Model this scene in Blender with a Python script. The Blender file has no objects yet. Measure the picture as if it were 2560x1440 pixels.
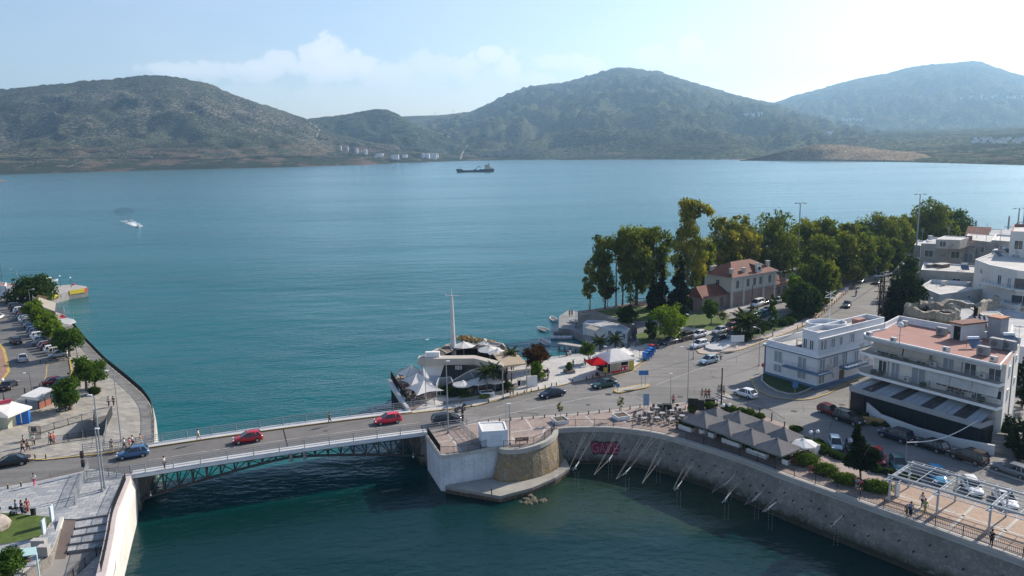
import bpy,bmesh,math,random
import numpy as np
from mathutils import Vector,Matrix,geometry
R=math.radians
random.seed(7);NR=np.random.RandomState(5)
SC=bpy.context.scene;COL=SC.collection
# ------------------------------------------------------------------ camera
FPX,PIT,ROL,CZ=1948.0,R(10.19),R(1.0),45.0
cam=bpy.data.objects.new('camera',bpy.data.cameras.new('camera'));COL.objects.link(cam)
cam.data.sensor_width=36;cam.data.lens=36*FPX/2560
cam.data.clip_start=.5;cam.data.clip_end=60000
cam.location=(0,0,CZ)
cam.rotation_mode='QUATERNION'
cam.rotation_quaternion=(Matrix.Rotation(math.pi/2-PIT,3,'X')@Matrix.Rotation(-ROL,3,'Z')).to_quaternion()
SC.camera=cam
# ------------------------------------------------------------------ light
SUN_AZ,SUN_EL=52.0,31.0
W=bpy.data.worlds.new('World');SC.world=W;W.use_nodes=True
sun=bpy.data.objects.new('sun',bpy.data.lights.new('sun','SUN'));COL.objects.link(sun)
sun.data.energy=5.0;sun.data.angle=R(.5);sun.data.color=(1,.91,.79)
_d=Vector((math.sin(R(SUN_AZ))*math.cos(R(SUN_EL)),math.cos(R(SUN_AZ))*math.cos(R(SUN_EL)),math.sin(R(SUN_EL))))
sun.rotation_mode='QUATERNION';sun.rotation_quaternion=_d.to_track_quat('Z','Y')
sun.location=(200,200,200)
SC.view_settings.view_transform='Standard';SC.view_settings.look='None'
SC.view_settings.exposure=0.6;SC.view_settings.gamma=1
SC.render.engine='CYCLES'
SC.cycles.max_bounces=6;SC.cycles.diffuse_bounces=3;SC.cycles.glossy_bounces=3
SC.cycles.transparent_max_bounces=8;SC.cycles.volume_bounces=0
SC.cycles.use_denoising=True
HAZE_D=0.9e-4
class NT:
 def __init__(s,tree):s.t=tree;s.n=tree.nodes;s.l=tree.links
 def __call__(s,typ,**kw):
  nd=s.n.new(typ)
  for k,v in kw.items():
   if k in nd.inputs and not hasattr(nd,k):s.set(nd,k,v)
   elif hasattr(nd,k)and k not in('inputs',):setattr(nd,k,v)
   else:s.set(nd,k,v)
  return nd
 def set(s,nd,k,v):
  i=nd.inputs[k]
  if isinstance(v,bpy.types.NodeSocket):s.l.new(v,i)
  else:i.default_value=v
 def math(s,op,a,b=None,clamp=False):
  nd=s.n.new('ShaderNodeMath');nd.operation=op;nd.use_clamp=clamp
  s.set(nd,0,a)
  if b is not None:s.set(nd,1,b)
  return nd.outputs[0]
 def ramp(s,fac,stops):
  nd=s.n.new('ShaderNodeValToRGB');s.set(nd,'Fac',fac)
  e=nd.color_ramp.elements
  while len(e)<len(stops):e.new(.5)
  for k,(p,c)in enumerate(stops):
   e[k].position=p
   e[k].color=(c,c,c,1)if isinstance(c,(int,float))else(*c,1)
  return nd.outputs[0]
 def mix(s,fac,a,b,typ='MIX'):
  nd=s.n.new('ShaderNodeMix');nd.data_type='RGBA';nd.blend_type=typ
  for k,v in((0,fac),(6,a),(7,b)):
   if isinstance(v,bpy.types.NodeSocket):s.l.new(v,nd.inputs[k])
   else:nd.inputs[k].default_value=v if isinstance(v,float)or k==0 else(*v,1)[:4]
  return nd.outputs[2]
 def noise(s,vec,scale,detail=4,rough=.55,out=0):
  nd=s.n.new('ShaderNodeTexNoise');s.l.new(vec,nd.inputs['Vector'])
  nd.inputs['Scale'].default_value=scale;nd.inputs['Detail'].default_value=detail
  nd.inputs['Roughness'].default_value=rough
  return nd.outputs[out]
# sky: Nishita plus a belt of cumulus over the hills (laid out by direction)
n=NT(W.node_tree);W.node_tree.nodes.clear()
sky=n('ShaderNodeTexSky');sky.sky_type='NISHITA';sky.sun_disc=False
sky.sun_elevation=R(SUN_EL);sky.sun_rotation=R(SUN_AZ)
sky.air_density=1.0;sky.dust_density=.9;sky.ozone_density=1.0;sky.altitude=50
tc=n('ShaderNodeTexCoord');sp=n('ShaderNodeSeparateXYZ',Vector=tc.outputs['Generated'])
az=n.math('ARCTAN2',sp.outputs[0],sp.outputs[1]);el=n.math('ARCSINE',sp.outputs[2])
cv=n('ShaderNodeCombineXYZ',X=az,Y=el,Z=0.3).outputs[0]
d1=n.math('MULTIPLY',n.math('SUBTRACT',n.noise(cv,24,8,.66),.5),1.9)
d2=n.math('MULTIPLY',n.math('SUBTRACT',n.noise(cv,70,6,.65),.5),.7)
nz=n.math('ADD',d1,d2);m=None
# puffs of the cloud bank: azimuth, elevation of the middle, half widths (radians), strength
for ca,ce,ra,re,st in((-.375,.108,.06,.013,.75),(-.30,.110,.05,.016,.85),(-.275,.120,.022,.016,.8),(-.225,.128,.03,.026,.95),(-.205,.112,.05,.022,1),(-.15,.104,.05,.018,.8),(-.10,.108,.04,.026,.6),(-.055,.112,.022,.024,.8),(-.03,.090,.05,.02,.5),(-.02,.130,.020,.012,.9),(.003,.112,.018,.022,.95),(.03,.098,.035,.012,.8),(.07,.118,.05,.012,.7),(.105,.108,.018,.022,.9),(.18,.122,.03,.014,.7),(.222,.128,.022,.020,.95),(.255,.108,.024,.022,.95),(.28,.088,.02,.02,.8),(-.12,.080,.30,.022,.42)):
 q=n.math('SQRT',n.math('ADD',n.math('POWER',n.math('DIVIDE',n.math('SUBTRACT',az,ca),ra),2),n.math('POWER',n.math('DIVIDE',n.math('SUBTRACT',el,ce-.015),re),2)))
 k=n.math('MULTIPLY',n.ramp(n.math('SUBTRACT',n.math('ADD',1.0,nz),n.math('MULTIPLY',q,.8)),[(.22,0),(.42,.75),(.8,1)]),st)
 m=k if m is None else n.math('MAXIMUM',m,k)
m=n.math('MULTIPLY',m,n.ramp(n.math('MULTIPLY',el,8),[(.25,.15),(.6,.7),(.8,1)]))
thin=n.math('MULTIPLY',n.ramp(n.noise(n('ShaderNodeCombineXYZ',X=az,Y=n.math('MULTIPLY',el,5.0),Z=2.0).outputs[0],4,6,.6),[(.45,0),(.75,1)]),n.ramp(n.math('MULTIPLY',el,3.2),[(0,.5),(.5,.3),(1,0)]))
m=n.math('ADD',n.math('MULTIPLY',m,.72),n.math('MULTIPLY',thin,.30),True)
col=n.mix(1.0,sky.outputs[0],(.97,.955,1.02),'MULTIPLY')
col=n.mix(m,col,(7.6,7.5,7.6))
bg=n('ShaderNodeBackground',Color=col,Strength=.113)
out=n('ShaderNodeOutputWorld',Surface=bg.outputs[0])
# ------------------------------------------------------------------ picture point -> place on a level
Z0=5.0
def ray(px,py):
 u=(px-1280)/FPX;v=-(py-720)/FPX
 c,s=math.cos(ROL),math.sin(ROL)
 x=u*c+v*s;y=-u*s+v*c
 return Vector((x,math.cos(PIT)+y*math.sin(PIT),-math.sin(PIT)+y*math.cos(PIT)))
def G(px,py,z=Z0):
 d=ray(px,py);return Vector((0,0,CZ))+d*((z-CZ)/d.z)
def D(px,py,dist):
 d=ray(px,py);return Vector((0,0,CZ))+d*(dist/d.y)
def GL(pts,z=Z0):return[G(x,y,z)for x,y in pts]
def row_of(P):
 z=P[2]-CZ;dep=P[1]*math.cos(PIT)-z*math.sin(PIT)
 y=(P[1]*math.sin(PIT)+z*math.cos(PIT))/dep;x=P[0]/dep
 return 720-(x*math.sin(ROL)+y*math.cos(ROL))*FPX
def HT(P,py):
 lo,hi=P[2],P[2]+60
 for _ in range(40):
  m_=(lo+hi)/2
  if row_of((P[0],P[1],m_))>py:lo=m_
  else:hi=m_
 return lo-P[2]
# ------------------------------------------------------------------ mesh builder
class MB:
 def __init__(s):s.v=[];s.f=[];s.m=[]
 def add(s,vs,fs,mi=0):
  o=len(s.v);s.v+=[tuple(p)for p in vs];s.f+=[tuple(i+o for i in f)for f in fs];s.m+=[mi]*len(fs);return s
 def box(s,c,sz,rz=0,mi=0,M=None):
  x,y,z=sz[0]/2,sz[1]/2,sz[2]/2
  vs=[Vector((a*x,b*y,d*z))for d in(-1,1)for a,b in((-1,-1),(1,-1),(1,1),(-1,1))]
  m_=M if M is not None else Matrix.Rotation(rz,3,'Z')
  return s.add([m_@p+Vector(c)for p in vs],[(3,2,1,0),(4,5,6,7),(0,1,5,4),(1,2,6,5),(2,3,7,6),(3,0,4,7)],mi)
 def bar(s,a,b,w,h=None,mi=0):
  a=Vector(a);b=Vector(b);d=b-a;L=d.length
  if L<1e-6:return s
  h=h or w;t=d.normalized();up=Vector((0,0,1))if abs(t.z)<.95 else Vector((1,0,0))
  sd=t.cross(up).normalized();up=sd.cross(t)
  return s.box((a+b)/2,(L,w,h),M=Matrix((t,sd,up)).transposed(),mi=mi)
 def cyl(s,a,b,r0,r1=None,n=8,mi=0,cap=True):
  a=Vector(a);b=Vector(b);r1=r0 if r1 is None else r1
  t=(b-a).normalized();up=Vector((0,0,1))if abs(t.z)<.95 else Vector((1,0,0))
  u=t.cross(up).normalized();w=t.cross(u)
  vs=[p+(u*math.cos(k*2*math.pi/n)+w*math.sin(k*2*math.pi/n))*r for p,r in((a,r0),(b,r1))for k in range(n)]
  fs=[(k,k+n,(k+1)%n+n,(k+1)%n)for k in range(n)]
  if cap:fs+=[tuple(range(n)),tuple(range(2*n-1,n-1,-1))]
  return s.add(vs,fs,mi)
 def tube(s,pts,r,n=6,mi=0):
  for k in range(len(pts)-1):
   rr=(r[k],r[k+1])if isinstance(r,(list,tuple))else(r,r)
   s.cyl(pts[k],pts[k+1],rr[0],rr[1],n,mi)
  return s
 def ngon(s,pts,mi=0):return s.add(pts,[tuple(range(len(pts)))],mi)
 def prism(s,pts,z0,z1,mt=0,ms=None,bottom=False):
  n=len(pts);ms=mt if ms is None else ms
  ar=sum(pts[k][0]*pts[(k+1)%n][1]-pts[(k+1)%n][0]*pts[k][1]for k in range(n))
  if ar<0:pts=pts[::-1]
  s.add([(p[0],p[1],z1)for p in pts],[tuple(range(n))]if n<5 else geometry.tessellate_polygon([[Vector((p[0],p[1],0))for p in pts]]),mt)
  if bottom:s.add([(p[0],p[1],z0)for p in pts],[tuple(reversed(range(n)))]if n<5 else geometry.tessellate_polygon([[Vector((p[0],p[1],0))for p in pts]]),mt)
  vs=[(p[0],p[1],z)for z in(z0,z1)for p in pts]
  return s.add(vs,[(k,(k+1)%n,(k+1)%n+n,k+n)for k in range(n)],ms)
 def loft(s,rows,mi=0,close=False):
  m_=len(rows[0]);vs=[p for r in rows for p in r];fs=[]
  for j in range(len(rows)-1):
   for k in range(m_ if close else m_-1):
    k2=(k+1)%m_
    fs.append((j*m_+k,j*m_+k2,(j+1)*m_+k2,(j+1)*m_+k))
  return s.add(vs,fs,mi)
 def sphere(s,c,r,nu=10,nv=6,mi=0,sz=1.0):
  rows=[[(c[0]+r*math.sin(math.pi*j/nv)*math.cos(2*math.pi*k/nu),c[1]+r*math.sin(math.pi*j/nv)*math.sin(2*math.pi*k/nu),c[2]+sz*r*math.cos(math.pi*j/nv))for k in range(nu)]for j in range(nv+1)]
  return s.loft(rows,mi,True)
 def build(s,name,mats,parent=None,smooth=False,org=None,fixn=True):
  me=bpy.data.meshes.new(name)
  o_=Vector(org)if org is not None else None
  if parent is not None and org is None and not parent.get('_local'):
   o_=Vector(parent['_org'])
  vs=s.v if o_ is None else[(p[0]-o_.x,p[1]-o_.y,p[2]-o_.z)for p in s.v]
  me.from_pydata(vs,[],s.f)
  for m_ in(mats if isinstance(mats,(list,tuple))else[mats]):me.materials.append(m_)
  if any(s.m):me.polygons.foreach_set('material_index',s.m)
  if fixn:
   b=bmesh.new();b.from_mesh(me);bmesh.ops.recalc_face_normals(b,faces=b.faces);b.to_mesh(me);b.free()
  if smooth:me.polygons.foreach_set('use_smooth',[True]*len(me.polygons))
  me.update()
  ob=bpy.data.objects.new(name,me);COL.objects.link(ob)
  if parent is not None:
   ob.parent=parent;ob['_org']=parent['_org']if '_org' in parent else(0,0,0)
   if parent.get('_local'):ob['_local']=1
  elif org is not None:ob.location=o_;ob['_org']=tuple(o_)
  else:ob['_org']=(0,0,0)
  return ob
def tag(o,label,cat,group=None,kind=None):
 if label:o['label']=label
 if cat:o['category']=cat
 if group:o['group']=group
 if kind:o['kind']=kind
 return o
def thing(name,label,cat,loc=(0,0,0),rz=None,group=None):
 """Empty at the base. rz given: parts are modelled in its own axes; else in world coordinates."""
 o=bpy.data.objects.new(name,None);COL.objects.link(o);o.location=loc;o.empty_display_size=.5
 o['_org']=tuple(loc)
 if rz is not None:o.rotation_euler=(0,0,rz);o['_local']=1
 return tag(o,label,cat,group)
def dup(root,loc=None,rz=None,label=None,group=None,colors=None,name=None,scale=None):
 def cp(o,par):
  c=o.copy();COL.objects.link(c)
  if par is not None:c.parent=par
  if colors and c.name.split('.')[0]in colors:c.color=colors[c.name.split('.')[0]]
  for ch in o.children:cp(ch,c)
  return c
 r=cp(root,None)
 if loc is not None:r.location=loc
 if rz is not None:r.rotation_euler=(0,0,rz)
 if label:r['label']=label
 if group:r['group']=group
 if scale:r.scale=scale if isinstance(scale,(tuple,list))else(scale,)*3
 return r
def recolor(root,colors):
 for c in root.children_recursive+[root]:
  k=c.name.split('.')[0]
  if k in colors:c.color=(*colors[k][:3],1)
def struct(name,mb,mats,smooth=False):return tag(mb.build(name,mats,smooth=smooth),None,None,kind='structure')
# ------------------------------------------------------------------ materials
MC={}
def mat(name,color=(.5,.5,.5),rough=.8,var=.15,scale=1.0,metal=0,bump=0.0,spec=.3,var2=None,obj=False,alpha=1,emit=None):
 if name in MC:return MC[name]
 m_=bpy.data.materials.new(name);m_.use_nodes=True;n=NT(m_.node_tree);n.n.clear()
 tc=n('ShaderNodeTexCoord');b=n('ShaderNodeBsdfPrincipled')
 if obj:base=n('ShaderNodeObjectInfo').outputs['Color']
 else:base=n('ShaderNodeRGB');base.outputs[0].default_value=(*color,1);base=base.outputs[0]
 if var:
  f=n.noise(tc.outputs['Object'],scale,5,.6)
  k=n.ramp(f,[(.25,1-var),(.75,1+var*.6)])
  base=n.mix(1.0,base,k,'MULTIPLY')
  if var2:
   f2=n.ramp(n.noise(tc.outputs['Object'],var2[1],6,.65),[(var2[2],0),(var2[2]+.12,1)])
   base=n.mix(f2,base,var2[0])
 n.set(b,'Base Color',base);n.set(b,'Roughness',rough);n.set(b,'Metallic',metal)
 n.set(b,'Specular IOR Level',spec);n.set(b,'Alpha',alpha)
 if bump:
  bp=n('ShaderNodeBump',Strength=bump,Height=n.noise(tc.outputs['Object'],scale*6,4),Distance=.05)
  n.set(b,'Normal',bp.outputs[0])
 if emit:n.set(b,'Emission Color',(*emit,1));n.set(b,'Emission Strength',1)
 n('ShaderNodeOutputMaterial',Surface=b.outputs[0])
 MC[name]=m_;return m_
def tilemat(name,c1,c2,mortar,sx,sy,scale=1.0,rot=0,rough=.8,var=.25,msz=.02,offs=.5,stain=None):
 """stone slabs or boards by world coordinates: brick texture sizes in metres"""
 m_=bpy.data.materials.new(name);m_.use_nodes=True;n=NT(m_.node_tree);n.n.clear()
 g=n('ShaderNodeNewGeometry');mp=n('ShaderNodeMapping',Vector=g.outputs['Position']);mp.inputs['Rotation'].default_value=(0,0,rot)
 br=n('ShaderNodeTexBrick',Vector=mp.outputs[0]);br.offset=offs
 for k,v in(('Color1',(*c1,1)),('Color2',(*c2,1)),('Mortar',(*mortar,1)),('Scale',1.0),('Mortar Size',msz),('Brick Width',sx),('Row Height',sy),('Bias',0.0)):br.inputs[k].default_value=v
 f=n.ramp(n.noise(g.outputs['Position'],.35,6,.65),[(.3,1-var),(.7,1+var*.5)])
 c=n.mix(1.0,br.outputs[0],f,'MULTIPLY')
 f3=n.ramp(n.noise(g.outputs['Position'],3.0,4,.6),[(.35,.86),(.65,1.06)])
 c=n.mix(1.0,c,f3,'MULTIPLY')
 if stain:
  c=n.mix(n.ramp(n.noise(g.outputs['Position'],stain[1],6,.7),[(stain[2],0),(stain[2]+.1,.8)]),c,stain[0])
 b=n('ShaderNodeBsdfPrincipled',Roughness=rough);n.set(b,'Base Color',c);n.set(b,'Specular IOR Level',.25)
 n('ShaderNodeOutputMaterial',Surface=b.outputs[0]);MC[name]=m_;return m_
def rubble(name,base,joint,scale=1.4,stains=(),rough=.9):
 """rubble masonry: voronoi stones with mortar, plus low stains by height"""
 m_=bpy.data.materials.new(name);m_.use_nodes=True;n=NT(m_.node_tree);n.n.clear()
 g=n('ShaderNodeNewGeometry');P=g.outputs['Position']
 v=n('ShaderNodeTexVoronoi',Vector=P,Scale=scale);v.feature='DISTANCE_TO_EDGE'
 v2=n('ShaderNodeTexVoronoi',Vector=P,Scale=scale)
 hs=n('ShaderNodeSeparateColor',Color=v2.outputs['Color'])
 c=n.mix(n.math('MULTIPLY',hs.outputs[0],.55),base,tuple(x*.45 for x in base))
 c=n.mix(n.ramp(v.outputs['Distance'],[(.03,1),(.09,0)]),c,joint)
 c=n.mix(1.0,c,n.ramp(n.noise(P,.3,6,.6),[(.3,.75),(.7,1.12)]),'MULTIPLY')
 z=n('ShaderNodeSeparateXYZ',Vector=P).outputs[2]
 for colr,lo,hi,ns,th in stains:
  zz=n.math('ADD',z,n.math('MULTIPLY',n.math('SUBTRACT',n.noise(P,ns,5,.6),.5),1.6))
  f=n.ramp(n.math('DIVIDE',n.math('SUBTRACT',zz,lo),max(hi-lo,.01)),[(0,1),(1,0)])
  f=n.math('MULTIPLY',f,n.ramp(n.noise(P,ns*2.2,4,.6),[(th,0),(th+.15,1)]))
  c=n.mix(f,c,colr)
 b=n('ShaderNodeBsdfPrincipled',Roughness=rough);n.set(b,'Base Color',c);n.set(b,'Specular IOR Level',.2)
 bp=n('ShaderNodeBump',Strength=.6,Height=v.outputs['Distance'],Distance=.08);n.set(b,'Normal',bp.outputs[0])
 n('ShaderNodeOutputMaterial',Surface=b.outputs[0]);MC[name]=m_;return m_
def glassmat(name,color,rough=.08,spec=.6):
 return mat(name,color,rough,.1,.8,spec=spec)
def fabric(name,color,tr=.45):
 m_=bpy.data.materials.new(name);m_.use_nodes=True;n=NT(m_.node_tree);n.n.clear()
 tc=n('ShaderNodeTexCoord');c=n.mix(1.0,color,n.ramp(n.noise(tc.outputs['Object'],1.1,5,.65),[(.3,.86),(.7,1.05)]),'MULTIPLY')
 bp=n('ShaderNodeBump',Strength=.35,Distance=.12,Height=n.noise(tc.outputs['Object'],1.6,3,.5))
 d=n('ShaderNodeBsdfDiffuse',Color=c,Normal=bp.outputs[0]);t=n('ShaderNodeBsdfTranslucent',Color=c);mx=n('ShaderNodeMixShader',Fac=tr);n.l.new(d.outputs[0],mx.inputs[1]);n.l.new(t.outputs[0],mx.inputs[2])
 n('ShaderNodeOutputMaterial',Surface=mx.outputs[0]);MC[name]=m_;return m_
def roadmat(name,c0,rot):
 """worn asphalt: mottling, darker repair patches, pale wheel-polished bands, fine cracks"""
 m_=bpy.data.materials.new(name);m_.use_nodes=True;n=NT(m_.node_tree);n.n.clear()
 P=n('ShaderNodeNewGeometry').outputs['Position'];mp=n('ShaderNodeMapping',Vector=P);mp.inputs['Rotation'].default_value=(0,0,rot);mp.inputs['Scale'].default_value=(.06,.9,1)
 c=n.mix(1.0,c0,n.ramp(n.noise(P,.12,6,.65),[(.3,.8),(.7,1.15)]),'MULTIPLY')
 c=n.mix(1.0,c,n.ramp(n.noise(mp.outputs[0],1.0,3,.6),[(.35,.84),(.65,1.12)]),'MULTIPLY')
 c=n.mix(1.0,c,n.ramp(n.noise(P,2.2,5,.7),[(.3,.88),(.7,1.08)]),'MULTIPLY')
 v=n('ShaderNodeTexVoronoi',Vector=P,Scale=.11);sc_=n('ShaderNodeSeparateColor',Color=v.outputs['Color'])
 c=n.mix(n.ramp(sc_.outputs[0],[(.84,0),(.86,.45)]),c,tuple(x*.62 for x in c0))
 v=n('ShaderNodeTexVoronoi',Vector=P,Scale=.16);v.feature='DISTANCE_TO_EDGE'
 c=n.mix(n.math('MULTIPLY',n.ramp(v.outputs['Distance'],[(.004,.6),(.012,0)]),n.ramp(n.noise(P,.25,3),[(.45,0),(.55,1)])),c,tuple(x*.35 for x in c0))
 b=n('ShaderNodeBsdfPrincipled',Roughness=.85);n.set(b,'Base Color',c);n.set(b,'Specular IOR Level',.3)
 n('ShaderNodeOutputMaterial',Surface=b.outputs[0]);MC[name]=m_;return m_
def leafmat(name,dark,light,tip=None):
 m_=bpy.data.materials.new(name);m_.use_nodes=True;n=NT(m_.node_tree);n.n.clear()
 tc=n('ShaderNodeTexCoord');P=tc.outputs['Object']
 c=n.mix(n.ramp(n.noise(P,.45,4,.6),[(.35,0),(.65,1)]),dark,light)
 if tip:c=n.mix(n.ramp(n.noise(P,.22,3,.5),[(.45,0),(.6,.9)]),c,tip)
 c=n.mix(1.0,c,n.ramp(n.noise(P,2.5,2),[(.3,.85),(.7,1.55)]),'MULTIPLY')
 d=n('ShaderNodeBsdfDiffuse',Color=c);t=n('ShaderNodeBsdfTranslucent',Color=n.mix(1.0,c,(1.1,1.2,.5),'MULTIPLY'))
 mx=n('ShaderNodeMixShader',Fac=.4);n.l.new(d.outputs[0],mx.inputs[1]);n.l.new(t.outputs[0],mx.inputs[2])
 n('ShaderNodeOutputMaterial',Surface=mx.outputs[0]);MC[name]=m_;return m_
ASPH=roadmat('asphalt',(.155,.150,.143),R(35))
ASPH2=roadmat('asphalt_worn',(.185,.178,.168),R(-24))
CONC=mat('concrete',(.36,.34,.31),.85,.2,.5,bump=.1)
CONCD=mat('concrete_dark',(.22,.21,.2),.9,.3,.7,bump=.2)
WHITE=mat('white_paint',(.72,.72,.71),.6,.08,.6)
WHITEW=mat('white_weathered',(.58,.575,.56),.75,.18,.35,var2=((.40,.40,.39),.5,.64))
YEL=mat('yellow_paint',(.46,.32,.08),.8,.3,.9,var2=((.25,.22,.17),1.1,.6))
LINE=mat('road_line_paint',(.42,.41,.39),.8,.35,1.6,var2=((.17,.165,.16),1.4,.55))
KERB=mat('kerb_stone',(.42,.40,.37),.8,.2,.8)
BLACK=mat('black_iron',(.018,.02,.024),.5,.1,1)
STEEL=mat('grey_steel',(.33,.36,.38),.45,.12,1,metal=.5)
GALV=mat('galvanised',(.30,.32,.34),.5,.12,1,metal=.3)
DARK=mat('dark_void',(.012,.013,.015),.9,0)
GLASS=glassmat('window_glass',(.05,.065,.08))
PAINT=mat('car_paint',obj=True,rough=.22,var=.04,scale=.8,spec=.6)
CLOTH=mat('cloth',obj=True,rough=.9,var=.15,scale=4)
SKIN=mat('skin',(.42,.26,.18),.7,.06,3)
HAIR=mat('hair',(.03,.022,.018),.8,.1,3)
TYRE=mat('tyre',(.015,.015,.016),.85,.1,3)
RIM=mat('rim',(.42,.43,.45),.35,.1,3,metal=.7)
CARGL=glassmat('car_glass',(.02,.025,.03),.06)
LAMPW=mat('lamp_glass',(.75,.78,.8),.25,.03,1,spec=.6)
TAIL=mat('tail_glass',(.35,.02,.02),.3,.05,1,spec=.6)
WOOD=mat('wood',(.28,.15,.08),.8,.3,2)
BARK=mat('bark',(.15,.12,.09),.95,.4,2)
BARKL=mat('pale_bark',(.34,.31,.26),.9,.35,1.4)
TILE=tilemat('roof_tile',(.235,.085,.058),(.17,.065,.045),(.08,.045,.035),.45,.35,var=.35,stain=((.13,.10,.085),.8,.6))
LBLUE=mat('light_blue_trim',(.10,.175,.28),.7,.12,1)
# ================================================================== SETTING
from mathutils import noise as MN
def ribbon(mb,pts,w,z,mi=0,off=0.0):
 """flat strip of width w along a ground polyline; off shifts it to the left"""
 P=[Vector((p[0],p[1],0))for p in pts];L=[];Rr=[]
 for k in range(len(P)):
  d=(P[min(k+1,len(P)-1)]-P[max(k-1,0)]).normalized();nrm=Vector((-d.y,d.x,0))
  L.append(P[k]+nrm*(off+w/2));Rr.append(P[k]+nrm*(off-w/2))
 for k in range(len(P)-1):
  mb.add([(q.x,q.y,z)for q in(L[k],Rr[k],Rr[k+1],L[k+1])],[(0,1,2,3)],mi)
def offs(pts,d):
 P=[Vector((p[0],p[1],0))for p in pts];o=[]
 for k in range(len(P)):
  t=(P[min(k+1,len(P)-1)]-P[max(k-1,0)]).normalized();o.append(P[k]+Vector((-t.y,t.x,0))*d)
 return o
def smooth(pts,it=2):
 for _ in range(it):
  q=[pts[0]]
  for a,b in zip(pts[:-1],pts[1:]):
   a=Vector(a);b=Vector(b);q+=[a*.75+b*.25,a*.25+b*.75]
  q.append(pts[-1]);pts=q
 return pts
def V0(a,b):return(S2(a)+S2(b))/2+Vector((0,3,0))
def S2(p):return Vector((p[0],p[1],0))
# ---- water
m_=bpy.data.materials.new('sea_water');m_.use_nodes=True;n=NT(m_.node_tree);n.n.clear()
P=n('ShaderNodeNewGeometry').outputs['Position']
mp=n('ShaderNodeMapping',Vector=P);mp.inputs['Rotation'].default_value=(0,0,R(-24));mp.inputs['Scale'].default_value=(.55,1.0,1)
deep=n.mix(n.ramp(n.noise(P,.012,4,.6),[(.35,0),(.7,1)]),(.002,.078,.086),(.004,.104,.108))
sep=n('ShaderNodeSeparateXYZ',Vector=P)
# reflected shadow south of the bridge painted into the water colour, weedy shallows at the foot of the quay walls
south=n.ramp(n.math('DIVIDE',n.math('SUBTRACT',117.0,n.math('SUBTRACT',sep.outputs[1],n.math('MULTIPLY',sep.outputs[0],.33))),13.0),[(0,0),(1,1)])
c=n.mix(south,deep,(.001,.020,.020))
def blob(cx,cy,r):
 d=n('ShaderNodeVectorMath',operation='DISTANCE');n.l.new(P,d.inputs[0]);d.inputs[1].default_value=(cx,cy,0)
 return n.math('ADD',n.math('DIVIDE',d.outputs['Value'],r),n.math('MULTIPLY',n.math('SUBTRACT',n.noise(P,.22,5,.65),.5),.9))
f=n.math('MINIMUM',blob(12,96,13),n.math('MINIMUM',blob(23,92,9),blob(3,90,6)))
c=n.mix(n.ramp(f,[(.55,.85),(1.05,0)]),c,(.018,.036,.022))
w1=n.noise(mp.outputs[0],1.1,3,.55);w2=n.noise(mp.outputs[0],.16,3,.5);w3=n.noise(mp.outputs[0],.02,2,.5)
calm=n.ramp(n.noise(n('ShaderNodeMapping',Vector=P,Scale=(.5,1.6,1)).outputs[0],.004,5,.6),[(.42,.40),(.58,1)])
# sheltered bay: rough by the strait, calmer towards the open middle and the right-hand shore, smooth south of the bridge
yy=n.math('SUBTRACT',sep.outputs[1],n.math('MULTIPLY',sep.outputs[0],-.25))
calm=n.math('MULTIPLY',calm,n.ramp(n.math('DIVIDE',yy,1600.0),[(.09,1),(.20,.55),(.45,.34),(1,.42)]))
calm=n.math('MULTIPLY',calm,n.ramp(south,[(0,1),(1,.45)]))
h=n.math('ADD',n.math('MULTIPLY',w1,.30),n.math('ADD',n.math('MULTIPLY',w2,.9),n.math('MULTIPLY',w3,2.0)))
bp=n('ShaderNodeBump',Height=n.math('MULTIPLY',h,calm),Strength=1.0,Distance=1.6)
fr=n('ShaderNodeFresnel',IOR=1.33,Normal=bp.outputs[0])
df=n('ShaderNodeBsdfDiffuse',Color=c);gl=n('ShaderNodeBsdfGlossy',Color=(.84,.96,1,1),Roughness=.19,Normal=bp.outputs[0])
mx=n('ShaderNodeMixShader');n.l.new(n.math('MULTIPLY',fr.outputs[0],.82),mx.inputs[0]);n.l.new(df.outputs[0],mx.inputs[1]);n.l.new(gl.outputs[0],mx.inputs[2])
n('ShaderNodeOutputMaterial',Surface=mx.outputs[0]);WATER=m_
mb=MB();mb.add([(-14000,-300,0),(14000,-300,0),(14000,15000,0),(-14000,15000,0)],[(0,1,2,3)])
struct('sea_water',mb,WATER)
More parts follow.
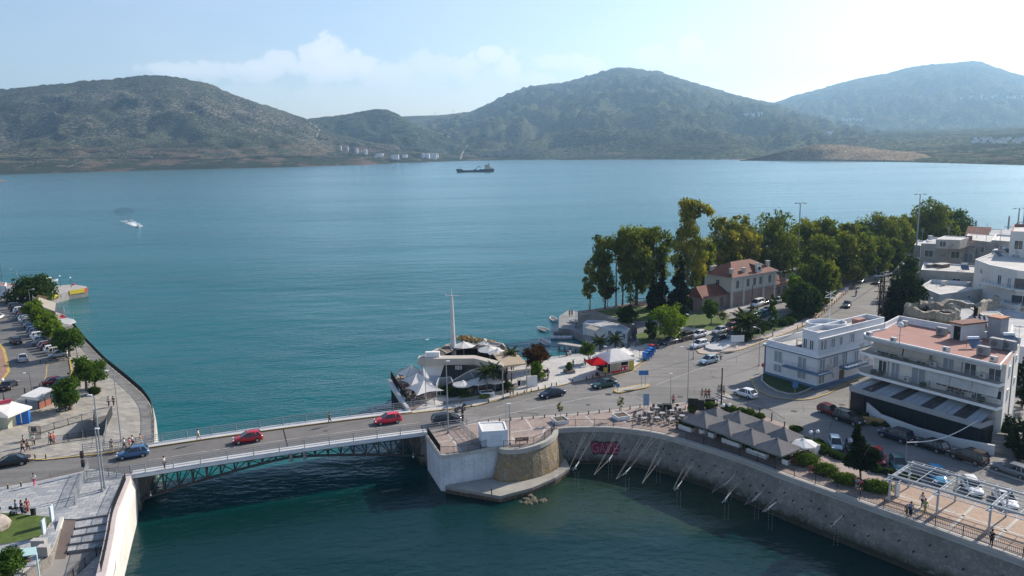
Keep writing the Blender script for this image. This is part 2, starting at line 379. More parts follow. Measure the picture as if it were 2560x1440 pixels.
# ---- hills
def hillmat(name,green,green2,rock,dens,sc=1.0,band=None):
 m_=bpy.data.materials.new(name);m_.use_nodes=True;n=NT(m_.node_tree);n.n.clear()
 P=n('ShaderNodeNewGeometry').outputs['Position']
 st=n('ShaderNodeMapping',Vector=P,Scale=(1,.55,3.2)).outputs[0]
 c=n.mix(n.ramp(n.noise(st,.035*sc,5,.7),[(.42,0),(.58,1)]),green,green2)
 big=n.noise(P,.0016*sc,4,.55)
 c=n.mix(n.ramp(n.noise(P,.0035*sc,6,.65),[(.42,0),(.60,.75)]),c,tuple(x*1.9 for x in green2))
 f=n.math('ADD',n.noise(st,.06*sc,6,.78),n.math('MULTIPLY',n.math('SUBTRACT',big,.5),.55))
 c=n.mix(n.ramp(f,[(dens,0),(dens+.05,.9)]),c,rock)
 c=n.mix(1.0,c,n.ramp(n.noise(st,.12*sc,3,.7),[(.42,.35),(.56,1.5)]),'MULTIPLY')
 if band:
  z=n('ShaderNodeSeparateXYZ',Vector=P).outputs[2]
  zz=n.math('ADD',z,n.math('MULTIPLY',n.math('SUBTRACT',n.noise(P,.01,4),.5),22))
  c=n.mix(n.ramp(n.math('DIVIDE',zz,band),[(.75,.9),(1,0)]),c,(.036,.044,.024))
  f3=n.ramp(n.noise(n('ShaderNodeMapping',Vector=P,Scale=(.4,.4,4)).outputs[0],.02,5,.7),[(.52,0),(.56,.7)])
  c=n.mix(n.math('MULTIPLY',f3,n.ramp(n.math('DIVIDE',zz,band*2.2),[(.8,1),(1,0)])),c,(.17,.12,.085))
  c=n.mix(n.ramp(z,[(.0,1),(.5,.0)]),c,(.20,.13,.09))
 b=n('ShaderNodeBsdfDiffuse',Color=c)
 bp=n('ShaderNodeBump',Strength=1.0,Distance=9.0,Height=n.noise(st,.05*sc,5,.75));n.set(b,'Normal',bp.outputs[0])
 n('ShaderNodeOutputMaterial',Surface=b.outputs[0]);return m_
def interp(pts,x):
 if x<=pts[0][0]:return pts[0][1]
 for(a,b),(c,d)in zip(pts[:-1],pts[1:]):
  if x<=c:return b+(d-b)*((x-a)/(c-a))**1.0
 return pts[-1][1]
def hill(name,ridge,dist,foot,mt,nc=180,nr=46,amp=18,prof=.8,back=900,seed=0,zfoot=0,rough=3.0,fdist=None):
 x0,x1=ridge[0][0],ridge[-1][0];cols=[]
 for i in range(nc+1):
  px=x0+(x1-x0)*i/nc
  ry=sum(interp(ridge,px+o)for o in(-9,0,9))/3
  dr=interp(dist,px)
  Rg=D(px,ry,dr)
  F=D(px,600,interp(fdist,px))if fdist else G(px,interp(foot,px),zfoot)
  F.z=zfoot;col=[]
  for j in range(nr+1):
   t=j/nr
   p=F.lerp(Rg,t);z=zfoot+(Rg.z-zfoot)*(t**prof)
   if t<1:z=min(z,zfoot+(Rg.z-zfoot)*max(t*1.25,0)+2)
   k=math.sin(math.pi*min(t,1))**.8
   q=Vector((p.x,p.y,0))/420+Vector((seed,0,0))
   z+=k*amp*(abs(MN.fractal(q,.8,2.1,4))*-1.6+.4)+k*rough*MN.fractal(q*9,.9,2,3)
   if j==nr:z=Rg.z+rough*.8*MN.fractal(Vector((px*.08,seed,0)),.8,2,4)
   col.append((p.x,p.y,max(z,zfoot-.5)if 0<j<nr else(z if j else zfoot-3)))
  d=(Rg-Vector((0,0,CZ))).normalized()
  col.append((Rg.x+d.x*back*.4,Rg.y+d.y*back*.4,Rg.z*.8));col.append((Rg.x+d.x*back,Rg.y+d.y*back,-20))
  cols.append(col)
 mb=MB();mb.loft(cols);return struct(name,mb,mt,smooth=True)
HM1=hillmat('maquis_near',(.026,.034,.020),(.046,.050,.032),(.165,.145,.12),.55,1.3,band=34)
HM2=hillmat('maquis_mid',(.022,.036,.022),(.036,.048,.028),(.16,.14,.11),.60,1.0,band=16)
HM3=hillmat('maquis_far',(.026,.036,.024),(.058,.062,.036),(.17,.14,.105),.66,.8)
HM4=hillmat('dry_headland',(.25,.19,.125),(.21,.155,.10),(.06,.06,.035),.60,2.2)
hill('hill',[(-400,262),(-150,236),(0,224),(100,213),(200,204),(300,196),(345,189),(420,188),(455,195),(520,208),(570,230),(620,249),(700,275),(765,296),(830,328),(900,350),(1000,368),(1090,383),(1170,398)],[(-400,3300),(420,3300),(800,3450),(1170,3150)],[(-400,446),(0,437),(200,431),(420,425),(640,420),(900,413),(1080,405),(1170,402)],HM1,nc=260,nr=80,amp=48,prof=.9,rough=7,seed=1.3)
hill('hill',[(640,345),(700,315),(770,296),(850,288),(940,272),(975,275),(1000,288),(1040,312),(1090,332),(1150,358),(1210,384),(1260,397)],[(640,4000),(1260,3700)],[(640,407),(1170,402),(1260,401)],HM2,amp=55,prof=.85,seed=4.1,rough=5)
hill('hill',[(880,310),(960,296),(1000,291),(1060,289),(1110,287),(1170,280),(1260,300)],[(880,5600),(1260,5600)],[(880,399),(1260,398)],HM3,nc=60,amp=12,seed=6)
hill('mountain',[(1000,330),(1080,300),(1130,285),(1175,281),(1215,262),(1260,240),(1290,226),(1330,214),(1400,208),(1460,192),(1510,177),(1545,167),(1590,171),(1650,178),(1700,196),(1760,213),(1830,235),(1890,250),(1945,260),(2020,285),(2120,312),(2240,350)],[(1000,5200),(1545,6300),(2240,6300)],[(1000,400),(1500,399),(1900,399),(2240,403)],HM3,nc=260,nr=90,amp=140,prof=1.0,seed=2.2,rough=16)
hill('mountain',[(1800,330),(1880,280),(1935,257),(1990,237),(2050,222),(2100,207),(2150,195),(2210,185),(2280,166),(2320,161),(2380,158),(2420,152),(2450,153),(2500,172),(2560,189),(2640,200),(2760,240),(2900,260)],[(1800,7800),(2900,7800)],None,HM3,nc=240,nr=90,amp=180,prof=1.15,seed=9.2,rough=10,fdist=[(1800,4300),(2900,3600)])
hill('hill',[(1330,398),(1400,372),(1470,350),(1540,332),(1600,322),(1680,317),(1760,330),(1830,352),(1900,372),(1960,390)],[(1330,3900),(1960,3700)],[(1330,401),(1560,399),(1960,399)],HM2,amp=50,prof=.75,seed=12,rough=6)
hill('hill',[(1900,372),(2000,340),(2100,330),(2250,325),(2400,322),(2560,315),(2760,310)],[(1900,4200),(2760,3600)],[(1900,399),(2100,401),(2760,420)],HM3,nc=120,amp=12,prof=.8,seed=15,rough=6)
hill('headland',[(1850,401),(1900,393),(1950,380),(1990,370),(2040,362),(2100,361),(2150,366),(2200,373),(2260,378),(2330,384)],[(1850,2150),(2330,1900)],[(1850,400),(1950,401),(2050,403),(2330,406)],HM4,nc=100,nr=24,amp=3,prof=.6,seed=18,rough=1.2,back=300)
hill('hill',[(2180,392),(2240,380),(2330,375),(2450,372),(2560,366),(2800,360)],[(2180,2100),(2560,1750),(2800,1500)],[(2180,403),(2400,407),(2560,412),(2800,425)],HM2,nc=100,nr=24,amp=4,prof=.6,seed=21,rough=3,back=300)
hill('headland',[(-500,440),(-60,446),(0,450),(16,453)],[(-500,1500),(16,1500)],[(-500,462),(16,455)],HM4,nc=12,nr=6,amp=1,prof=.6,seed=25,back=40)
from mathutils.bvhtree import BVHTree
HB=[]
for o in SC.objects:
 if o.name.split('.')[0]in('hill','mountain','headland'):HB.append(BVHTree.FromPolygons([v.co.copy()for v in o.data.vertices],[tuple(p.vertices)for p in o.data.polygons]))
def onhill(px,py,dflt=3000):
 o=Vector((0,0,CZ));d=ray(px,py).normalized();best=None
 for b in HB:
  h=b.ray_cast(o,d)
  if h[0]is not None and(best is None or h[3]<best[1]):best=(h[0],h[3])
 return best[0]if best else D(px,py,dflt)
tk=MB()
for pts,w in(([(45,421),(75,415),(105,408)],7),([(170,421),(188,413),(205,406)],7),([(0,398),(120,396),(260,397),(400,396),(520,394)],5),([(560,398),(640,394),(760,393),(860,391)],5),([(80,377),(200,378),(330,381)],3),([(1152,399),(1154,388),(1162,374),(1170,363)],9),([(960,330),(1020,327),(1060,322),(1095,333),(1128,345)],7),([(830,320),(930,318),(1000,310)],3),([(1420,372),(1500,350),(1560,345)],5),([(1640,378),(1780,372),(1900,368)],4),([(1960,352),(2100,349),(2260,350)],5),([(480,365),(600,360),(700,362)],3),([(770,305),(800,325),(790,345),(830,352)],6)):
 q=[]
 for(a,b),(c,d)in zip(pts[:-1],pts[1:]):
  for k in range(8):t=k/8;q.append(onhill(a+(c-a)*t,b+(d-b)*t+1.2*math.sin(a+k*1.7)))
 for a,b in zip(q[:-1],q[1:]):
  if(a-b).length<160:s=(b-a).normalized().cross(Vector((0,0,1)))*w*.5;z_=Vector((0,0,2.0));tk.add([a-s+z_,a+s+z_*1.8,b+s+z_*1.8,b-s+z_],[(0,1,2,3)])
struct('track',tk,mat('pale_track',(.30,.25,.20),.95,.3,.02))
# ---- land masses: seabed sheet, then the two quays
mb=MB();mb.add([(-14000,-300,-6),(14000,-300,-6),(14000,15000,-6),(-14000,15000,-6)],[(0,1,2,3)]);struct('seabed',mb,mat('sand',(.12,.11,.08),var=.3,scale=.1))
def land(name,outer,mt,ms,z=Z0,zb=-6,holes=()):
 loops=[[Vector((p[0],p[1],0))for p in outer]]+[[Vector((p[0],p[1],0))for p in h]for h in holes]
 flat=[p for l in loops for p in l]
 mb=MB();mb.add([(p.x,p.y,z)for p in flat],geometry.tessellate_polygon(loops),0)
 o=0
 for l in loops:
  k=len(l);vs=[(p.x,p.y,zz)for zz in(zb,z)for p in l]
  mb.add(vs,[(i,(i+1)%k,(i+1)%k+k,i+k)for i in range(k)],1)
 return struct(name,mb,[mt,ms])
RUB=rubble('rubble_wall',(.27,.25,.225),(.18,.17,.155),2.5,stains=(((.030,.038,.022),.3,1.7,.8,.28),((.15,.145,.14),1.0,5.5,.35,.52)))
RUBD=rubble('old_bastion_wall',(.27,.225,.16),(.20,.15,.09),2.0,stains=(((.27,.16,.045),1.2,4.2,.35,.50),((.06,.045,.03),.2,1.2,.9,.2)))
WHW=mat('whitewashed_wall',(.50,.49,.45),.85,.12,.25,bump=.1,var2=((.42,.38,.32),.35,.63))
MARB=tilemat('white_marble_blocks',(.60,.62,.64),(.52,.545,.575),(.46,.48,.50),1.5,.6,var=.18,msz=.015)
COAST_L=[(385,1112),(386,1046),(381,1014),(360,985),(320,950),(265,905),(218,856),(183,812),(160,785),(118,742),(75,722),(40,712),(-20,702),(-600,640)]
STAIR=[(112,1086),(240,1046),(280,1036),(266,1066),(258,1090),(232,1093),(128,1107)]
LOW=[(160,1299),(190,1300),(290,1285),(287,1330),(283,1363),(247,1385),(190,1440),(120,1560),(-40,1560),(60,1440),(128,1385)]
outer=GL([(385,1112),(330,1190),(324,1205),(306,1250),(290,1285)]+[(190,1300),(160,1299),(128,1385),(60,1440),(-40,1560),(-900,1700),(-2600,1000),(-1500,640)]+COAST_L[::-1][:-1])
land('ground',outer,ASPH,RUB,holes=[GL(STAIR)])
zlow=Z0-1.15
lowp=GL([(290,1285),(280,1363),(246,1385),(188,1440),(60,1580),(-300,1580),(-40,1480),(60,1440),(128,1385),(160,1299),(190,1300)])
# far edge of the lower quay kept just behind the terrace edge
land('ground',lowp,mat('quay_concrete',(.27,.255,.235),.9,.2,.3),RUB,z=zlow)
SEAW=smooth(GL([(1394,1074),(1430,1071),(1500,1070),(1560,1073),(1640,1084),(1700,1100),(1770,1121),(1840,1143),(1902,1166),(1960,1190),(2046,1220),(2107,1242),(2241,1289),(2382,1340),(2560,1404),(2700,1458),(2900,1540)]),1)
BAST=smooth(GL([(1246,1121),(1258,1127),(1291,1127),(1324,1121),(1358,1110),(1380,1097),(1392,1082),(1394,1074)]),1)
BLK=GL([(1067,1091),(1100,1138),(1113,1140),(1244,1119)])
BACK=[(3400,520),(3000,545),(2560,575),(2400,590),(2200,612),(2060,640),(1990,668),(1900,690),(1800,705),(1740,718),(1680,738),(1625,748),(1530,766),(1444,778),(1511,788),(1553,797),(1592,808),(1594,850),(1560,868),(1480,882),(1430,885),(1370,893),(1325,903),(1270,888),(1180,880),(1095,892),(1050,925),(1032,970),(1035,1027),(1012,1031)]
outer=BLK+BAST+SEAW[1:]+GL([(3400,1700),(4600,1100),(4600,560)])+GL(BACK)
land('ground',outer,ASPH2,RUB)
# harbour quay, lower
ZQ=1.7
hq=GL([(1398,790),(1397,821),(1425,823),(1456,837),(1462,846),(1466,862),(1462,880),(1600,880),(1620,815),(1511,785),(1450,778),(1420,776)],ZQ)
land('ground',hq,mat('harbour_paving',(.25,.25,.25),.9,.3,.25,var2=((.38,.33,.28),.2,.6)),CONCD,z=ZQ)
# ---- pavements, lawns and painted lines
PAVE=tilemat('plaza_paving',(.34,.265,.225),(.29,.23,.20),(.24,.20,.18),.6,.6,var=.18,offs=0)
PAVW=tilemat('pale_paving',(.50,.48,.45),(.44,.425,.40),(.36,.35,.33),1.0,1.0,var=.16,offs=0)
STONE=tilemat('stone_paving',(.42,.38,.32),(.28,.265,.235),(.22,.215,.20),1.6,.7,rot=R(20),var=.22,msz=.03)
STONB=tilemat('blue_stone_paving',(.42,.42,.41),(.27,.29,.31),(.20,.205,.21),1.1,.8,rot=R(-14),var=.2,msz=.03)
STRIPE=tilemat('ribbed_pavement',(.42,.37,.33),(.40,.35,.31),(.29,.23,.21),60,.9,rot=R(40),var=.12,msz=.12)
BRICK=tilemat('red_brick_paving',(.32,.17,.12),(.27,.145,.11),(.36,.28,.22),.5,.25,rot=R(0),var=.2)
ORNG=tilemat('ochre_paving',(.40,.285,.205),(.36,.255,.19),(.30,.22,.17),.5,.5,var=.16,offs=0)
GRASS=mat('lawn',(.075,.115,.022),.95,.4,1.2,var2=((.12,.13,.045),.25,.58))
GRASSD=mat('dark_lawn',(.035,.06,.018),.95,.4,1.2)
def pave(name,px,mt,h=.12,side=KERB,holes=(),z=Z0,pts=None):
 pts=pts or GL(px,z);return land(name,pts,mt,side,z=z+h,zb=z-.3,holes=holes)
kerb=MB()
L1=[(-300,1150),(0,1147),(68,1149),(109,1151),(194,1142),(247,1136),(311,1127),(366,1121),(383,1113),(383,1046),(378,1014),(357,985),(318,951),(263,906),(216,857),(181,813),(158,786),(118,745),(60,750),(75,775),(100,808),(128,845),(150,872),(175,899),(180,930),(172,955),(150,980),(60,990),(30,1008),(-100,1020),(-300,1060)]
pave('pavement',L1,STONE,holes=[GL(STAIR)])
ribbon(kerb,GL(L1[:9]),.28,Z0+.127,0,-.0)
ribbon(kerb,GL([(114,909),(175,899),(180,930),(172,955)]),.35,Z0+.127,0)
L2=[(-300,1245),(0,1222),(90,1207),(200,1183),(232,1175),(330,1190),(324,1205),(306,1250),(290,1285),(190,1300),(160,1299),(130,1378),(60,1430),(-40,1540),(-700,1600)]
pave('pavement',L2,STONB)
ribbon(kerb,GL(L2[:5]),.22,Z0+.127,1)
isl=[(-200,860),(-60,845),(0,862),(10,876),(20,918),(22,930),(0,957),(-60,985),(-300,1000)]
pave('traffic_island',isl,BRICK);ribbon(kerb,GL(isl[1:8]),.5,Z0+.127,0)
lw=GL([(-200,1283),(0,1287),(20,1287),(125,1296),(131,1302),(112,1338),(90,1350),(0,1366),(-200,1400)])
land('lawn',lw,GRASS,KERB,z=Z0+.22,zb=Z0)
K1=[(1160,1066),(1213,1056),(1267,1050),(1324,1045),(1384,1041),(1450,1036),(1533,1027),(1613,1016),(1728,1008),(1770,1011),(1839,1018),(1884,1031),(1928,1050),(1961,1062),(1997,1080),(2020,1105),(2056,1139),(2140,1163),(2222,1193),(2330,1222),(2430,1252),(2560,1292),(2750,1350),(3000,1420)]
inner=offs(SEAW,.55)
p1=GL([(1069,1089),(1102,1134),(1113,1136),(1246,1115)])+[p for p in offs(BAST,.5)[1:]]+inner[1:]+GL(K1[::-1])
land('pavement',p1,PAVE,KERB,z=Z0+.12,zb=Z0-.3)
ribbon(kerb,GL(K1[:9]),.3,Z0+.127,1)
ribbon(kerb,offs(SEAW,.28),.56,Z0+.16,1)
# ochre floor under the pergola
pl=GL([(2222,1205),(2330,1232),(2430,1262),(2560,1302),(2760,1362),(2980,1440),(2700,1428),(2560,1378),(2400,1322),(2190,1256)])
mb=MB();mb.add([(p.x,p.y,Z0+.124)for p in pl],geometry.tessellate_polygon([[S2(p)for p in pl]]));struct('pavement',mb,ORNG)
band=MB()
def bl(pts,w=.28,z=Z0+.129):ribbon(band,GL(pts,Z0+.12),w,z)
for p in([(1384,1041),(1394,1051)],[(1459,1036),(1483,1058)],[(1531,1027),(1568,1060)],[(1360,1069),(1388,1066)],[(1120,1084),(1153,1129)],[(1092,1106),(1164,1095)],[(1240,1052),(1255,1066)],[(1314,1047),(1331,1073)],[(1278,1081),(1362,1069)],[(1362,1069),(1357,1085),(1344,1094)],[(1278,1094),(1292,1103)],[(1568,1045),(1613,1039)],[(1656,1025),(1630,1066)],[(1650,1041),(1710,1061)]):bl(p)
for p in([(2244,1238),(2400,1287),(2560,1341),(2700,1390)],[(2350,1226),(2281,1283)],[(2436,1263),(2378,1318)],[(2545,1297),(2484,1352)],[(2665,1335),(2600,1390)]):bl(p,.30,Z0+.133)
for x,y in((2261,1243),(2373,1279),(2491,1317)):
 c=G(x,y,Z0);
 for a,b in(((-.5,-.3),(.5,-.3)),((-.5,.3),(.5,.3)),((-.5,-.3),(-.5,.3)),((.5,-.3),(.5,.3))):
  ribbon(band,[(c.x+a[0],c.y+a[1]),(c.x+b[0],c.y+b[1])],.12,Z0+.137)
struct('paving_bands',band,KERB)
K2=[(1012,1036),(1135,1022),(1191,1015),(1258,998),(1324,980),(1391,967),(1432,957),(1480,946),(1526,937),(1569,928),(1607,904),(1612,893),(1660,866),(1700,855),(1769,838),(1816,829)]
pave('pavement',K2+[(1816,822),(1700,840),(1600,864),(1560,870),(1480,884),(1430,887),(1370,895),(1330,906),(1100,985),(1035,1027)],PAVW)
ribbon(kerb,GL(K2[:12]),.26,Z0+.127,0)
ribbon(kerb,GL([(1545,938),(1578,930),(1614,903)]),.14,Z0+.010,0)
isl2=[(1536.5,980),(1540,975),(1607,963),(1621,962),(1623,966),(1616,970),(1553,983),(1542,983)]
pave('traffic_island',isl2,CONC,h=.18,side=YEL);ribbon(kerb,GL(isl2+isl2[:1]),.3,Z0+.187,0)
K4=[(1742,877),(1749,884),(1777,887),(1808,885),(1855,874),(1894,860),(1915,851),(1960,836),(2011,813),(2048,790),(2075,765),(2099,745),(2136,712),(2165,702),(2220,690)]
K4b=[(2220,684),(2160,692),(2132,703),(2101,720),(2079,741),(2060,765),(2031,788),(1992,808),(1960,824),(1915,841),(1840,852),(1765,866)]
pave('pavement',K4+K4b,STRIPE);ribbon(kerb,GL(K4),.22,Z0+.127,0)
pave('traffic_island',[(1765,866),(1763,874),(1780,880),(1804,880),(1830,868),(1855,856),(1845,848),(1800,856)],mat('slate_slabs',(.42,.43,.43),.7,.35,.7),h=.5)
K5=[(1880,944),(1879.7,952),(1882,962),(1894,977),(1924,991),(1965,999),(1997.5,1001),(2026,999),(2066,987),(2107,966),(2148,946),(2160,940)]
pave('pavement',K5+[(2137,947),(2040,976),(1914,939),(1916,920),(1900,918)],CONCD);ribbon(kerb,GL(K5),.25,Z0+.127,0)
g5=GL([(1905,938),(1904,956),(1920,970),(1941,981),(1969,989),(1993,989),(2016,981),(2030,974),(1914,937)])
land('lawn',g5,GRASSD,KERB,z=Z0+.35,zb=Z0)
ribbon(kerb,g5[:8],.3,Z0+.40,1)
pave('traffic_island',[(1790,983),(1806,981),(1815,987),(1848,994),(1847,999),(1830,998),(1800,990)],CONC);ribbon(kerb,GL([(1811,985),(1848,993),(1846,999)]),.2,Z0+.127,0)
pave('pavement',[(2128,1012),(2140,1036),(2185,1060),(2290,1103),(2390,1146),(2470,1176),(2560,1205),(2700,1250),(2700,1120),(2560,1100),(2483,1128),(2150,1000)],CONCD)
for nm,px,mt in(('lawn',[(1685,811),(1714,786),(1749,784),(1808,796),(1835,802),(1833,813),(1777,827),(1734,821),(1704,817)],GRASS),('lawn',[(1590,838),(1640,820),(1690,828),(1700,838),(1690,846),(1640,858),(1600,862)],GRASS),('lawn',[(1490,779),(1560,770),(1620,768),(1680,775),(1660,800),(1600,806),(1530,795)],GRASS),('lawn',[(1850,852),(1890,842),(1958,822),(2020,788),(2058,758),(2085,727),(2070,720),(2035,748),(1995,775),(1940,800),(1880,828)],GRASS)):
 pave(nm,px,mt,h=.16)
pave('path',[(1450,780),(1530,768),(1625,750),(1690,738),(1700,760),(1640,768),(1560,772),(1490,781),(1455,786)],mat('red_earth',(.27,.19,.14),.95,.25,.3),h=.05)
pave('path',[(1705,818),(1740,823),(1775,829),(1760,838),(1700,836),(1672,826)],CONC,h=.15)
pave('pavement',[(1800,786),(1812,788),(1880,766),(1940,748),(1935,742),(1826,770)],CONC,h=.12)
ribbon(kerb,smooth(GL([(140,903),(116,910),(117,935),(108,958),(96,978)]),2),.16,Z0+.007,0)
struct('kerb',kerb,[YEL,KERB])
lines=MB()
def ln(pts,w=.14):ribbon(lines,GL(pts),w,Z0+.006)
ln([(1190,1050),(1300,1028),(1390,1010),(1480,992),(1530,983)]);ln([(1150,1062),(1190,1050)])
ln([(1845,1002),(1870,1008),(1905,1017)]);ln([(1640,962),(1740,925),(1800,905)],.12)
ln([(1240,1018),(1330,996)],.1)
for k in range(5):
 a=G(1766+k*9.5,1001-k*4.4);d=(G(1806,1003)-G(1790,985)).normalized()
 ribbon(lines,[a,a+d*0.1+(G(1786,1001)-G(1766,991))],.45,Z0+.006)
struct('road_markings',lines,LINE)
seam=MB()
for p in([(1567,981),(1631,1012)],[(520,1118),(780,1082)],[(1540,967),(1556,979)]):ribbon(seam,GL(p),.25,Z0+.008+(.15 if p[0][0]==520 else 0))
struct('asphalt_patch',MB().add([(p.x,p.y,Z0+.005)for p in GL([(1567,979),(1571,979),(1634,1011),(1628,1012)])],[(0,1,2,3)]),CONCD)
man=MB()
for x,y,r in((1520,986,.55),(1700,992,.5),(1985,1028,.5),(2105,1012,.5),(700,1118,.0),(1470,1012,.4)):
 if r:c=G(x,y);man.cyl((c.x,c.y,Z0),(c.x,c.y,Z0+.012),r,n=12)
struct('manhole_covers',man,mat('cast_iron',(.06,.055,.05),.8,.2,3))
# ---- stair down to the underpass
T=thing('underpass_stair','sunken underpass stairway with white walls, descending to a dark passage on the left quay','stairway',G(180,1095,Z0-3))
A,B_,C_,D_=G(112,1086),G(262,1041),G(255,1090),G(128,1107)
mb=MB()
for k in range(16):
 u0,u1=k/16,(k+1)/16;z=Z0-.22*(k+1)
 q=[A.lerp(B_,u0*.86),A.lerp(B_,u1*.86),D_.lerp(C_,u1*.86),D_.lerp(C_,u0*.86)]
 mb.prism(q,z-.5,z,0)
mb.build('steps',mat('grey_granite',(.26,.26,.27),.8,.2,1),T)
mb=MB();rim=GL([(112,1086),(240,1046),(280,1036)]);
for a,b in zip(rim[:-1],rim[1:]):mb.bar((a.x,a.y+.13,Z0-1.9),(b.x,b.y+.13,Z0-1.9),.2,4.0)
mb.build('white_wall',WHW,T)
mb=MB();a=A.lerp(B_,.6);b=D_.lerp(C_,.62)
mb.bar((a.x,a.y,Z0-1.2),(b.x,b.y,Z0-1.2),.15,1.0);mb.build('cross_wall',CONC,T)
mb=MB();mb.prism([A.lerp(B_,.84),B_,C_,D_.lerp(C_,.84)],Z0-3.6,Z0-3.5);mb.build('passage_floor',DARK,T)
mb=MB();q=G(150,1072,Z0-.5);mb.bar((q.x,q.y,q.z),(q.x+1.6,q.y+.55,q.z),.05,.8);mb.build('wall_plaque',mat('teal_plaque',(.12,.20,.22),.5,.1,2),T)
# ---- terrace steps beside the canal wall (each tread a slab one riser lower)
tr=MB();TE=[((190,1300),(290,1285)),((187,1320),(288,1303)),((181,1339),(286,1322)),((173,1359),(284,1344)),((168,1378),(281,1363))]
for k in range(4):
 z=Z0-.22*(k+1)+.1
 q=[G(*TE[k][0],z),G(*TE[k][1],z),G(*TE[k+1][1],z),G(*TE[k+1][0],z)]
 tr.prism(q,zlow-.2,z,0,1)
struct('terrace_steps',tr,[STONB,CONCD])
mb=MB();q=[G(160,1300,Z0+.1),G(190,1301,Z0+.1),G(163,1397,zlow),G(135,1399,zlow)]
mb.add([q[0],q[1],q[2],q[3]],[(0,1,2,3)]);mb.add([(p.x,p.y,z)for p in(q[1],q[2])for z in(p.z,zlow-.3)],[(0,1,3,2)])
struct('ramp',mb,mat('brown_ramp',(.17,.135,.12),.9,.2,.6))
T=thing('ramp_wall','low white wall edging the brown ramp beside the lawn','wall',q[0])
mb=MB();mb.bar(q[0]+Vector((-.2,0,.1)),q[3]+Vector((-.3,0,.3)),.35,.7);mb.build('wall_body',WHW,T)
# ---- white canal wall on the left quay: coping and battered face
top=GL([(386,1046),(384,1075),(388,1112)]);foot=[Vector((p.x+1.2,p.y-.3,-1))for p in top]
CW=smooth(GL([(330,1189),(323,1212),(306,1252),(292,1290),(287,1330),(281,1365),(270,1420),(256,1480),(240,1560)]),1)
ft=smooth(GL([(346,1268),(345,1290),(343,1305),(336,1335),(329,1362),(316,1420),(306,1460),(292,1520),(270,1600)],0),1)
T=thing('canal_wall','bright white canal retaining wall curving down to the water at the left end of the bridge','wall',(ft[0].x,ft[0].y,0))
mid=[a.lerp(b,.35)+Vector((.35,0,.35))for a,b in zip(CW,ft)]
mb=MB();lowf=[Vector((p.x+.3,p.y,-5))for p in ft];inn=offs(CW,-.9)
mb.loft([[(p.x,p.y,Z0-.1)for p in CW],mid,ft,lowf]);mb.build('wall_face',WHW,T,smooth=False)
mb=MB();co=CW;ci=[Vector((p.x-.85,p.y-.15,0))for p in CW]
mb.loft([[(p.x,p.y,Z0-.1)for p in co],[(p.x,p.y,Z0+.28)for p in co],[(p.x,p.y,Z0+.28)for p in ci],[(p.x,p.y,Z0-1.5)for p in ci]])
mb.build('coping',mat('pink_coping',(.52,.45,.43),.85,.15,.5),T)
T=thing('rubble_slope','sloping white rubble revetment at the foot of the lower quay railing','wall',G(250,1410,zlow))
a=[G(283,1362,zlow+.05),G(247,1386,zlow+.05),G(189,1441,zlow+.05),G(80,1560,zlow+.05)];b=[G(290,1372,zlow+.3),G(290,1420,zlow+.1),G(278,1470,zlow),G(240,1580,zlow)]
mb=MB();mb.loft([a,b]);mb.loft([[p+Vector((0,0,-.6))for p in a],a]);mb.build('revetment',rubble('pale_rubble',(.50,.47,.42),(.30,.28,.24),2.2),T)
# outer lock wall north of the bridge, left
T=thing('quay_wall','white stepped quay wall beyond the left end of the bridge, inside a dark railing','wall',G(388,1090,0))
mb=MB();o1=GL([(383,1016),(390,1046),(391,1080),(386,1109)],Z0+.1);i1=[Vector((p.x-1.0,p.y,0))for p in o1]
mb.loft([[(p.x,p.y,-5)for p in o1],[(p.x,p.y,Z0-.2)for p in o1],[(p.x-.55,p.y,Z0-.2)for p in o1]])
mb.loft([[(p.x-.55,p.y,Z0-.2)for p in o1],[(p.x-.55,p.y,Z0-1.2)for p in o1],[(p.x-1.1,p.y,Z0-1.2)for p in o1]])
mb.build('wall_body',WHW,T)
# ---- right-hand block, bastion, ledge and curved sea wall
T=thing('bridge_abutment','pale blue-white marble-faced abutment block at the right end of the bridge','abutment',(BLK[1].x,BLK[1].y,0))
mb=MB();q=[p.copy()for p in BLK];cb_=V0(q[0],q[3]);q=[p+(S2(p)-cb_).normalized()*.06 for p in q]
mb.loft([[(p.x,p.y,z)for p in q]for z in(-4,Z0-.35)]);mb.build('facing',MARB,T)
mb=MB();o=[Vector((p.x-(.12 if k<3 else 0),p.y-.12,0))for k,p in enumerate(q)];i=[Vector((p.x+.3,p.y+.35,0))for p in q]
mb.loft([[(p.x,p.y,Z0-.35)for p in q],[(p.x,p.y,Z0-.35)for p in o],[(p.x,p.y,Z0+.17)for p in o],[(p.x,p.y,Z0+.17)for p in i]]);mb.build('coping',KERB,T)
T=thing('stone_bastion','rounded old stone bastion with orange lichen, between the white abutment and the curved sea wall','bastion',(BAST[4].x,BAST[4].y,0))
cb=sum((Vector((p.x,p.y,0))for p in BAST),Vector())/len(BAST);cb.y+=2.5
def flare(p,d):v=(S2(p)-cb).normalized();return Vector((p.x+v.x*d,p.y+v.y*d,0))
mb=MB();mb.loft([[(flare(p,d).x,flare(p,d).y,z)for p in BAST]for d,z in((1.4,-2),(1.1,.8),(.35,3.2),(0,Z0-.45))]);mb.build('battered_wall',RUBD,T)
mb=MB();mb.loft([[(flare(p,d).x,flare(p,d).y,z)for p in BAST]for d,z in((0,Z0-.45),(.18,Z0-.45),(.18,Z0+.2),(-.75,Z0+.2),(-.75,Z0))]);mb.build('coping',CONC,T)
T=thing('stone_ledge','pointed concrete landing ledge at the waterline below the bastion','ledge',G(1252,1255,0))
